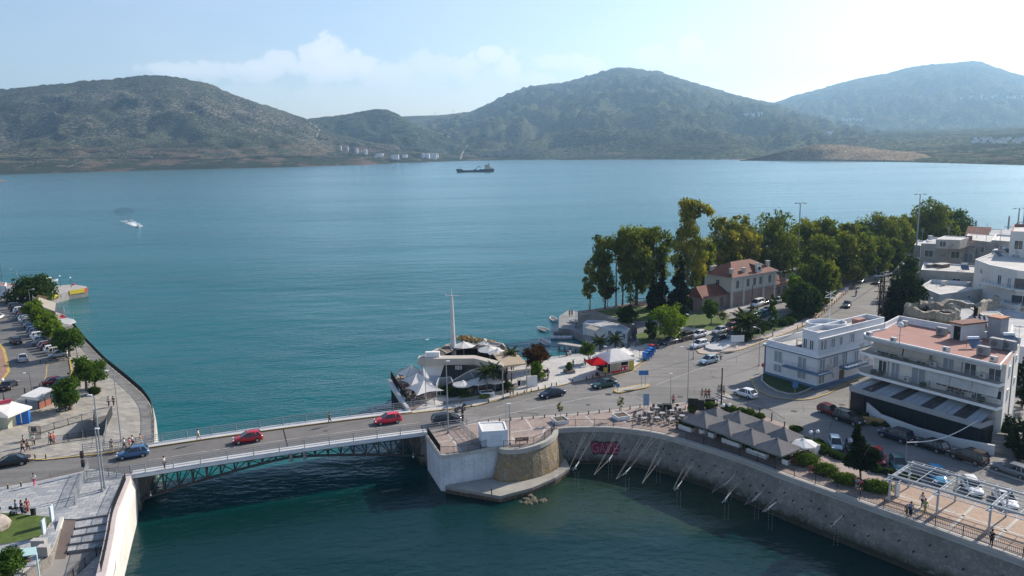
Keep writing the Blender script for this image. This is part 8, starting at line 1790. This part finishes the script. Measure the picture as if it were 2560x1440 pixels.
# ---------------- people
for a in((497,1102,190,'walk','white','beige','person in pale clothes striding left on the far bridge walkway'),(825,1059,190,'walk','black','dgrey','person in black walking on the far bridge walkway'),(412,1172,10,'stand','white','navy','person in a white shirt leaning at the near bridge railing'),(87,1216,260,'walk','white','pink','person in white and pink crossing to the left plaza'),(281,1128,270,'phone','grey','beige','person in grey at the left bridge approach'),(312,1124,200,'walk','white','dgrey','person in a white shirt behind the blue hatchback'),(326,1124,200,'stand','pink','beige','person in pink behind the blue hatchback'),(333,1118,20,'walk','white','navy','person in white at the end of the bridge handrail'),(353,1114,20,'walk','coral','white','person in coral at the end of the bridge handrail'),(273,1017,250,'walk','white','navy','person in a white shirt strolling on the curved promenade'),(285,1016,250,'walk','black','black','person in black strolling on the curved promenade'),(60,1118,30,'walk','grey','dgrey','tall person in grey beside the underpass gate'),(57,1132,30,'walk','brown','black','person in dark clothes in front of the tall grey one'),(71,1128,30,'walk','brown','brown','person in brown near the underpass gate'),(82,1114,20,'stand','teal','beige','person in a turquoise shirt at the underpass gate'),(87,1114,20,'stand','lblue','navy','person in pale blue at the underpass gate'),(126,1110,200,'walk','beige','beige','person in beige by the stair railing'),(131,1112,200,'walk','red','dgrey','person in red walking by the stair railing'),(137,1108,200,'stand','coral','coral','person in coral by the stair railing'),(42,1286,40,'stand','blue','navy','person in blue standing at the white motorcycle'),(56,1286,60,'phone','navy','navy','person in navy behind the white motorcycle'),(70,1282,120,'stand','red','coral','person in red beside the litter bin'),(1276,990,80,'walk','black','beige','person in black and white walking past the restaurant'),(1283,990,80,'walk','green','beige','person in green walking past the restaurant'),(1683,1013,250,'stand','pink','black','person in a pale shirt standing at the cafe kerb'),(1755,998,90,'walk','beige','beige','first person of the group on the zebra crossing'),(1764,998,90,'walk','red','black','person in red on the zebra crossing'),(1772,998,90,'walk','black','dgrey','person in black on the zebra crossing'),(1796,989,250,'stand','white','grey','person in white on the refuge by the wooden pole'),(1802,987,250,'stand','brown','black','person in brown on the refuge behind the wooden pole'),(1809,990,250,'stand','lblue','dgrey','person in pale blue on the refuge'),(1802,903,200,'walk','white','navy','person in a white shirt crossing the wide junction'),(1475,914,20,'stand','teal','teal','person in turquoise at the red parasol'),(1477,838,200,'stand','white','grey','person in white beside the harbour awning'),(1628,866,200,'walk','dgrey','black','person in dark clothes on the kerb by the lawn fence'),(1692,1077,100,'stand','brown','black','dark-dressed person leaning on the sea wall railing by the cafe'),(1935,1140,100,'sit','teal','teal','seated person in turquoise at the right end of the cafe'),(2305,1268,200,'walk','white','navy','person in a white shirt under the pergola'),(2312,1284,200,'walk','olive','olive','person in olive green under the pergola'),(2276,1292,230,'walk','blue','navy','person in a blue shirt by the sea wall railing'),(2266,1291,230,'walk','brown','brown','small person in brown by the sea wall railing'),(2478,1364,200,'stand','black','black','person in black standing at the sea wall railing, far right'),(2152,1224,240,'sit','red','dgrey','person in a red shirt sitting on the bench by the conifer'),(2144,1220,240,'sit','lblue','beige','person in pale blue sitting on the bench by the conifer'),(1508,757,200,'stand','lblue','grey','person fishing at the shoreline in the grove'),(1430,790,100,'stand','black','black','dark figure on the far corner of the harbour quay'),(1424,791,100,'stand','dgrey','black','second dark figure on the far corner of the harbour quay')):
 z={1477:ZQ,1430:ZQ,1424:ZQ,497:Z0+.5,825:Z0+.5,412:Z0+.3,87:Z0+.02,1755:Z0,1764:Z0,1772:Z0,1802:Z0 if a[1]<950 else Zk}.get(a[0],Zk)
 person(*a,z=z,h=1.4 if 'small person' in a[6]else 1.74)
# balcony table party
for k,u in enumerate((.64,.69,.72)):
 p=iF.lerp(iA,u)+n3*.7;person(0,0,200+k*60,'sit',['black','brown','navy'][k],'dgrey',['left','middle','right'][k]+' person seated on the lower balcony under the awnings',P=V3(p.x,p.y,10.7))
# ---------------- hanging net frames along the sea wall
WIRE=mat('white_rope',(.30,.29,.27),.8,.1,2)
NETS=[((1421,1176),(1441,1164),(1466,1070),(1496,1071)),((1485,1187),(1525,1146),(1547,1070),(1571,1072)),((1540,1198),(1568,1177),(1609,1081),(1642,1094)),((1605,1209),(1646,1155),(1661,1092),(1681,1095)),((1683,1223),(1697,1213),(1737,1108),(1757,1126)),((1780,1231),(1824,1200),(1833,1146),(1864,1156)),((1812,1256),(1817,1243),(1850,1153),(1880,1174)),((1862,1262),(1893,1241),(1912,1184),(1940,1188)),((1905,1280),(1927,1266),(1966,1205),(1996,1210)),((2022,1292),(2056,1258),(2038,1222),(2060,1232)),((2081,1306),(2092,1302),(2115,1248),(2130,1262)),((2199,1330),(2220,1313),(2217,1292),(2228,1295))]
for k,(tip,y_,a0,a1)in enumerate(NETS):
 zt=2.6;tp_=G(*tip,zt);yj=G(*y_,zt+.5);A0=G(*a0,Z0);A1=G(*a1,Z0);T=thing('hanging_rope_frame','%s hanging rope frame with white float, counting from the bastion along the sea wall'%ORD[k],'rope frame',tp_,group='rope frames hung out from the sea wall')
 mb=MB()
 for e in(A0,A0.lerp(A1,.25)):mb.bar(tp_,e,.013)
 for e in(A0.lerp(A1,.75),A1):mb.bar(yj,e,.013)
 mb.bar(tp_,yj,.03);mb.build('ropes',WIRE,T)
 d=(A1-tp_).normalized();mb=MB();mb.cyl(yj-d*.3,yj+d*.9,.09,.04,n=6);mb.bar(yj-d*.3,yj-d*.7+V3(.22,0,-.1),.06);mb.bar(yj-d*.3,yj-d*.7+V3(-.2,0,-.25),.06);mb.build('white_float',mat('float_white',(.46,.46,.45),.8,.1,2),T)
 for s in(0,.45):  # two columns of short pale vertical dashes below each frame
  mb=MB()
  for j in range(7):c=yj+V3(s-.2,0,-.9-j*.32);(c.z>.1)and mb.bar(c,c-V3(0,0,.14),.03)
  if mb.v:mb.build('dash_column',WIRE,T)
# ---------------- boats
BT={}
def boat(px,py,rz,L,label,colr='white',z=0.0,name='rowing_boat',cabin=False,inner=None):
 p=G(px,py,z);T=thing(name,label,'boat',V3(p.x,p.y,z),rz=R(rz));mb=MB();W_=L*.19;rows=[];rin=[]
 for t in(-1,-.8,-.4,0,.4,.75,.93,1.0):
  w=W_*(1-max(t,0)**2.4)*(.86 if t==-1 else 1)+.01;x=t*L/2;sh=.48+.22*max(t,0)**2
  rows.append([(x,-w,sh),(x*.97,-w*.8,.05),(x*.95,0,-.18),(x*.97,w*.8,.05),(x,w,sh)])
 mb.loft(rows);mb.ngon(rows[0]);mb.build('hull',mat('boat_white',(.68,.70,.71),.45,.08,1)if colr=='white' else mat('boat_'+colr,dict(blue=(.45,.55,.66),grey=(.58,.60,.60))[colr],.5,.1,1),T,smooth=True)
 mb=MB();ins_=[(r[0][0]*.93,r[0][1]*.84,.22)for r in rows]+[(r[4][0]*.93,r[4][1]*.84,.22)for r in rows[::-1]];mb.ngon(ins_);mb.build('inner_floor',mat('boat_inside',(.40,.38,.35),.8,.2,1)if inner is None else inner,T,fixn=False)
 mb=MB()
 for t in(-.5,.0,.45):mb.box((t*L/2,0,.38),(.22,W_*1.7*(1-max(t,0)**2),.05))
 mb.build('thwarts',WOOD if inner is None else WHITE,T)
 mb=MB()
 for a,b in zip(rows[:-1],rows[1:]):mb.bar(a[0],b[0],.07);mb.bar(a[4],b[4],.07)
 mb.build('gunwale',WHITE,T);return T
boat(1383,800,100,4.4,'white rowing boat moored farthest out from the harbour quay');boat(1357,826,118,4.6,'white rowing boat in the middle of the three moored ones');boat(1359,857,110,5.0,'white rowing boat with a brown bow moored nearest the red-leaved trees',inner=WOOD)
boat(1412,833,-6,5.2,'pale grey rowing boat tucked behind the mole','grey');boat(1414,838,-6,4.2,'pale blue rowing boat in the middle of the harbour row','blue');boat(1404,847,-6,5.2,'white rowing boat nearest the jetty')
boat(1445,806,150,5,'white boat lying on the harbour quay beside the hut',z=ZQ+.1);boat(1524,840,20,3.5,'blue upturned boat in front of the harbour hut','blue',z=ZQ+.1)
T=boat(347,567,-62,7.5,'white motorboat speeding toward the strait with a foaming wake',name='motorboat');mb=MB();mb.box((-.3,0,.95),(3.4,1.9,.9));mb.build('cabin',WHITE,T);mb=MB();mb.box((-.3,0,1.05),(3.2,1.96,.35));mb.build('cabin_windows',CARGL,T);mb=MB();mb.box((-1.2,0,1.9),(2.4,1.9,.1));mb.bar((-2,.8,1.2),(-2,.8,1.9),.06);mb.bar((-2,-.8,1.2),(-2,-.8,1.9),.06);mb.build('bimini_top',WHITE,T)
wk=MB();o=Vector(T.location);wd=G(300,545,0)-G(345,569,0);wd.normalize();ws=V3(-wd.y,wd.x)
for k in range(230):
 t=NR.rand()**2.2;s=(NR.rand()*2-1)*(1.0+t*4);c=o+wd*(2+t*62)+ws*s;r=1.25*(1-t*.75)
 zf=.04+.0006*k;wk.ngon([(c.x+r*1.8*math.cos(a+k),c.y+r*.9*math.sin(a+k),zf)for a in[i*1.047 for i in range(6)]])
tag(wk.build('foam',mat('sea_foam',(.75,.79,.80),.7,.1,1),fixn=False),None,None,kind='stuff')
sm=bpy.data.materials.new('exhaust_smoke');sm.use_nodes=True;n=NT(sm.node_tree);n.n.clear();v=n('ShaderNodeVolumePrincipled');v.inputs['Color'].default_value=(.05,.05,.05,1);v.inputs['Density'].default_value=.011;n('ShaderNodeOutputMaterial',Volume=v.outputs[0])
q_=MB();c=G(308,532,4)
for k in range(5):q_.sphere((c.x+(k-2)*3.2,c.y-(k-2)*9,4+.5*k),7.5-1.6*abs(k-1.5),12,8,sz=.5)
tag(q_.build('exhaust_smoke',sm,smooth=True),None,None,kind='stuff')
wv=MB()
for sd,l0,w_ in((1,150,1.6),(-1,110,1.2)):
 a=o+wd*3;e=o+wd*l0+ws*sd*l0*.20;pr=a
 for k in range(1,12):q=a.lerp(e,k/11)+ws*sd*math.sin(k)*.3;d=(q-pr).normalized();nr_=V3(-d.y,d.x)*w_;wv.add([(pr.x,pr.y,.02),(q.x,q.y,.02),((q+nr_).x,(q+nr_).y,.22),((pr+nr_).x,(pr+nr_).y,.22),((q+nr_*2).x,(q+nr_*2).y,.02),((pr+nr_*2).x,(pr+nr_*2).y,.02)],[(0,1,2,3),(3,2,4,5)]);pr=q
struct('wake_waves',wv,WATER)
p=G(116,705,0);T=boat(118,706,60,8,'white cabin boat moored behind the wide dark tree',name='cabin_boat');mb=MB();mb.box((-.4,0,1.1),(3.6,2.0,1.2));mb.build('cabin',WHITE,T);mb=MB();mb.box((-.2,0,1.25),(3.4,2.05,.35));mb.build('cabin_windows',CARGL,T)
# pier
pq=GL([(122,730),(130,715),(185,711),(216,716),(219,721),(170,729),(125,741)],2.6);T=thing('pier','concrete pier with yellow and red painted edge reaching into the bay, far left','pier',pq[0]);mb=MB();mb.prism(pq,-4,2.6,0,1);mb.build('pier_deck',[CONC,CONCD],T)
mb=MB();yl=mat('pier_yellow',(.55,.42,.04),.7,.15,1);a=G(174,728,2.62);b=G(212,722,2.62);mb.bar(a-V3(0,.2,.45),b-V3(0,.2,.45),.3,1.3);a=G(128,740,2.62);b=G(144,736,2.62);mb.bar(a-V3(0,.2,.45),b-V3(0,.2,.45),.3,1.3);mb.build('yellow_fender',yl,T);mb=MB();a=G(212,722,2.6);b=G(219,720.5,2.6);mb.bar(a-V3(0,.2,.45),b-V3(0,.2,.45),.34,1.3);a=G(180,712,2.7);b=G(187,712,2.7);mb.bar(a,b,.6,.5);mb.build('red_fender',RED,T)
# quay stalls and awnings, far left
T=thing('market_stall','orange-roofed stall with a long cream awning between the trees and the bay','stall',G(100,765));mb=MB()
def sheet(mb,px,zs_,th=.12):q=[G(x,y,z)for(x,y),z in zip(px,zs_)];k=len(q);mb.add(q+[p-V3(0,0,th)for p in q],[tuple(range(k)),tuple(range(2*k-1,k-1,-1))]+[(i,(i+1)%k,(i+1)%k+k,i+k)for i in range(k)])
sheet(mb,[(80,754),(95,736),(120,742),(108,758)],(8,9.8,9.4,7.8));mb.build('orange_roof',mat('orange_canvas',(.50,.28,.10),.8,.1,1),T)
mb=MB();sheet(mb,[(92,750),(98,743),(140,757),(166,787),(140,779),(110,768)],(9,9.4,8.6,7.6,7.4,8.0));mb.build('cream_awning',mat('cream_canvas',(.60,.52,.40),.85,.08,.6),T)
mb=MB()
for x,y in((84,760),(112,772),(140,788),(162,795),(120,748)):p=G(x,y,Z0);mb.bar(p,p+V3(0,0,2.8),.12)
for a,b in((G(84,762),G(112,776)),(G(112,776),G(140,790))):mb.bar(a+V3(0,0,1.2),b+V3(0,0,1.2),.2,2.2)
mb.build('stall_frame',CREAM2,T)
T=thing('awning','pale grey folded awning beyond the bright trees, near the railing','awning',G(170,812));mb=MB();sheet(mb,[(150,809),(152,797),(168,794),(184,798),(191,805),(172,811)],(7.8,8.3,8.4,8.1,7.7,7.6));mb.build('canvas',mat('grey_canvas',(.42,.43,.42),.85,.06,1),T);mb=MB()
for x,y in((152,822),(186,818),(170,824)):p=G(x,y,Z0);mb.bar(p,p+V3(0,0,2.6),.08)
mb.build('poles',GALV,T)
T=thing('awning','small red awning between the cream and the grey one','awning',G(155,795));mb=MB();sheet(mb,[(148,790),(156,786),(166,793),(156,797)],(7.6,7.9,7.6,7.4));mb.build('canvas',RED,T);mb=MB();p=G(156,800);mb.bar(p,p+V3(0,0,2.5),.08);mb.build('pole',GALV,T)
for k,(px_,zt)in enumerate(((((-30,712),(12,714),(16,706),(-30,704)),8.2),(((14,716),(38,713),(37,707),(14,709)),8.0))):
 q=[G(x,y,zt)for x,y in px_];b=Bld(['long pale flat-roofed harbour building at the far left','small pale pavilion with square columns at the far left'][k],q,Z0,zt,STUC,TERR,par=.15)
 for u in(.3,.6):b.win(0,u,6.6,1.0,1.6)
# picnic frame and planter table in the grove
p=G(1610,768,Z0+.05);T=thing('timber_frame','reddish timber swing frame on the shore path under the trees','frame',p);mb=MB()
for s in(-2,2):mb.bar(p+V3(s-.6,0,0),p+V3(s,0,2.2),.14);mb.bar(p+V3(s+.6,0,0),p+V3(s,0,2.2),.14)
mb.bar(p+V3(-2.2,0,2.2),p+V3(2.2,0,2.2),.14);mb.build('posts',WOOD,T);mb=MB();mb.bar(p+V3(-1,0,.6),p+V3(1,0,.6),.3,.06);mb.bar(p+V3(-.9,0,.6),p+V3(-.9,0,2.2),.04);mb.bar(p+V3(.9,0,.6),p+V3(.9,0,2.2),.04);mb.build('swing_seat',WOOD,T)
for x,y,l in((2349,1130,'left white rubbish bag at the kerb between the dark cars'),(2354,1131,'right white rubbish bag at the kerb between the dark cars')):
 p=G(x,y,Zk);T=thing('rubbish_bag',l,'bag',p);mb=MB();mb.sphere(p+V3(0,0,.28),.3,8,6);mb.build('bag_body',WHITE,T,smooth=True);mb=MB();mb.cyl(p+V3(0,0,.5),p+V3(0,0,.72),.05,.1,n=6);mb.build('knot',WHITE,T)
p=G(2182,1060,Zk);T=thing('skip','ochre wooden crate beside the black car','crate',p);mb=MB();mb.box(p+V3(0,0,.4),(2.6,.7,.8),rz=-.5);mb.build('crate_body',mat('ochre_wood',(.34,.20,.07),.8,.2,1.5),T);mb=MB();mb.box(p+V3(0,0,.83),(2.7,.8,.06),rz=-.5);mb.build('lid',mat('ochre_wood',(.34,.20,.07),.8,.2,1.5),T)
# ================================================================== FAR THINGS
HUL=mat('dark_blue_hull',(.014,.022,.034),.6,.1,.2);BG=mat('ship_buff',(.52,.42,.34),.7,.1,.3)
a,b=G(1140,431,0),G(1236,429,0);b.y=a.y+4;T=thing('cargo_ship','dark-hulled coastal cargo ship with an aft buff wheelhouse, out in the bay','ship',a,rz=math.atan2(b.y-a.y,b.x-a.x));L=(b-a).length
mb=MB();rows=[]
for t,w,h in((0,.2,6.5),(.03,3,6.5),(.08,5,6.3),(.165,6,6.0),(.19,6,3.6),(.6,6,3.7),(.62,6,5.2),(.92,5.8,5.2),(1.0,4.5,5.6)):rows.append([(t*L,-w,h),(t*L+(2.5 if t<.05 else(-1.5 if t>.95 else 0)),-w*.85,-1),(t*L+(2.5 if t<.05 else(-1.5 if t>.95 else 0)),w*.85,-1),(t*L,w,h)])
mb.loft(rows,close=True);mb.ngon(rows[-1]);mb.build('hull',HUL,T)
mb=MB();mb.box((.77*L,0,8.2),(4,9,6));mb.box((.83*L,0,9.4),(7,9,8.5));mb.box((.90*L,0,6.9),(8,9,3.2));sp_=mb.build('wheelhouse',BG,T);mb=MB();mb.box((.79*L,0,12.4),(4.5,10.5,1.2));mb.build('bridge_windows',DARK,sp_)
mb=MB();mb.cyl((.86*L,0,13.5),(.86*L,0,16.5),1.2,1.0);mb.build('funnel',HUL,T);mb=MB();pr=Vector((.52*L,0,4))
for k in range(1,9):t=k/8;q=Vector(((.52+.13*t)*L,0,4+7*math.sin(math.pi*min(t*.85,1))));mb.bar(pr,q,.9);pr=q
mb.box((.5*L,0,4.6),(4,3,2.2));mb.build('excavator_arm',HUL,T);mb=MB();mb.cyl((.11*L,0,6),(.11*L,0,12),.35,n=5);mb.build('foremast',HUL,T)
p=G(985,427,0);T=thing('sailing_boat','tiny white sailing boat near the far shore','sailing boat',p);mb=MB();mb.add([p+V3(-4,0,1),p+V3(4,0,1),p+V3(3,0,-.3),p+V3(-3,0,-.3),p+V3(-4,2,1),p+V3(4,2,1)],[(0,1,2,3),(0,1,5,4)]);mb.build('hull',WHITE,T);mb=MB();mb.add([p+V3(0,1,1.5),p+V3(3.4,1.4,1.8),p+V3(.2,1,12),p+V3(-2.8,.8,1.8)],[(0,1,2),(0,2,3)]);mb.build('sails',WHITE,T,fixn=False)
# moored blue ferry behind the trees
a=G(1962,668,0);T=thing('ferry','dark blue and white ship moored behind the eucalyptus trees','ship',a,rz=R(8));mb=MB();rows=[[(x,-w,h),(x,-w*.8,-1),(x,w*.8,-1),(x,w,h)]for x,w,h in((-22,1,5.2),(-18,4,4.8),(-5,5,4.2),(18,5,4.2),(26,4,4.6))];mb.loft(rows,close=True);mb.ngon(rows[-1]);mb.build('hull',mat('ferry_blue',(.015,.04,.13),.5,.1,.4),T);mb=MB();mb.box((4,0,6.0),(26,8.5,3.4));mb.box((0,0,9),(10,7,2.6));s_=mb.build('superstructure',WHITE,T);mb=MB();mb.box((4,0,6.4),(25,8.6,.8));mb.build('windows',CARGL,s_);mb=MB();mb.cyl((0,0,10),(0,0,15),.2);mb.build('mast',WHITE,T)
# storage tanks, sheds and villages on the far shore
def fp(px,py,dist):p=D(px,py,dist);return p
TK=mat('tank_white',(.62,.63,.64),.6,.05,.1)
TPX=[(1058,391,8),(1069,391,12),(1080,391,9),(1088,391,9),(1092,391,9),(914,381,9),(892,379,8),(869,375,7),(852,372,5)]
for k,(x,y,w)in enumerate(TPX):
 p=onhill(x,y+3);T=thing('storage_tank',['leftmost white storage tank of the shore group','widest white storage tank of the shore group','third white storage tank of the shore group','fourth white storage tank of the shore group','rightmost white storage tank of the shore group','lone grey-white tank at the foot of the left hill, rightmost','lone tank second from the right on the left hill','lone tank third from the right on the left hill','small hut-like tank highest on the left hill'][k],'storage tank',p)
 r=w*p.y/FPX/2;mb=MB();mb.cyl(p-V3(0,0,12),p+V3(0,0,14 if k<5 else 15),r,n=16);mb.build('shell',TK,T,smooth=False);mb=MB();mb.cyl(p+V3(0,0,14 if k<5 else 15),p+V3(0,0,16.5),r,.5,n=16);mb.build('domed_roof',CONC,T)
VG=[(948,388,3000,12,'w'),(955,386,3000,6,'w'),(940,391,3000,8,'w'),(988,394,2950,18,'w'),(1012,391,2980,12,'w'),(1082,395,2960,20,'w'),(1205,388,3050,8,'g'),(1225,387,3050,14,'g'),(1246,386,3050,18,'g'),(1270,385,3060,18,'g'),(1293,385,3060,18,'g'),(1316,385,3060,16,'g'),(1345,388,3060,10,'g'),(2076,334,4550,16,'w')]
for k in range(34):VG.append((2430+NR.rand()*130,345+NR.rand()*12-(0),3560+NR.rand()*60,3+NR.rand()*4,'w'))
for k in range(14):VG.append((1855+NR.rand()*50,280+NR.rand()*6,6150,2+NR.rand()*4,'w'))
for k in range(14):VG.append((2100+NR.rand()*60,294+NR.rand()*6,5400,3+NR.rand()*4,'w'))
for k in range(16):VG.append((2380+NR.rand()*180,236+NR.rand()*12,6900,3+NR.rand()*5,'w'))
FARG='far buildings on the shores and hills'
HSQ=[None]
for k,(x,y,dd_,w,c_)in enumerate(VG):
 p=onhill(x,y+2,dd_);dd_=p.y;s=w*dd_/FPX;lab='tiny pale building of the hazy %s'%('town at the right edge of the far shore' if k<48 else 'hamlet in the saddle between the two mountains' if k<62 else 'hamlet low on the right mountain' if k<76 else 'village high on the right mountain')if k>=14 else['white shore house left of the tanks, main one','small white shore house beside the main one','low white shore house, leftmost','long white shore shed','white shore shed nearer the tanks','long low white shed under the tank group','grey factory hall, leftmost','grey factory hall, second from left','grey factory hall, third from left','grey factory hall, fourth from left','grey factory hall, fifth from left','grey factory hall, rightmost','pale shed right of the factory halls','bright white shed on the far right hillside'][k]
 T=thing('far_building',lab,'building',p,group=FARG if k>=14 else None);h=max(6,min(14,s*.5))if c_=='w' else 18
 mb=MB();mb.box(p+V3(0,0,h/2-8),(s,12,h+16));mb.build('walls',WHITE if c_=='w' else CONCD,T);mb=MB();mb.box(p+V3(0,0,h+.6),(s+1.5,13,1.0));mb.build('roof',ROOFG if k<14 else KERB,T)
for x,y0,y1,dd_ in((1087,288,276,5500),(1092,288,277,5500),(1134,285,271,5400),(700,335,318,3300),(695,337,320,3300)):
 p=onhill(x,y0+4,dd_);dd_=p.y;T=thing('electricity_pylon','thin lattice pylon %s'%('on the skyline saddle between the hills' if x>1000 else 'faint against the slope of the left hill'),'pylon',p,group='far electricity pylons');H=(y0-y1)*dd_/FPX;mb=MB()
 for s in(-1,1):mb.bar(p+V3(s*4,0,-5),p+V3(0,0,H),.7)
 mb.build('tower_legs',STEEL,T);mb=MB()
 for z in(.7,.85):mb.bar(p+V3(-7,0,H*z),p+V3(7,0,H*z),.7)
 mb.build('crossarms',STEEL,T)
# ------------------------------------------------------------------ haze
m_=bpy.data.materials.new('haze_air');m_.use_nodes=True;n=NT(m_.node_tree);n.n.clear()
v=n('ShaderNodeVolumePrincipled');v.inputs['Color'].default_value=(.43,.71,1.0,1);v.inputs['Density'].default_value=HAZE_D;v.inputs['Anisotropy'].default_value=.35
n('ShaderNodeOutputMaterial',Volume=v.outputs[0])
mb=MB();mb.box((0,4600,447),(23000,9900,910));hz_=tag(mb.build('haze',m_),None,None,kind='stuff')
# ------------------------------------------------------------------ tidy
for o in list(SC.objects):
 for k in('_org','_local','_used'):
  if k in o:del o[k]
for kd,T in list(CARS.items())+list(POSES.items()):
 if T.get('label')in('car','person'):
  for c in T.children_recursive:bpy.data.objects.remove(c)
  bpy.data.objects.remove(T)
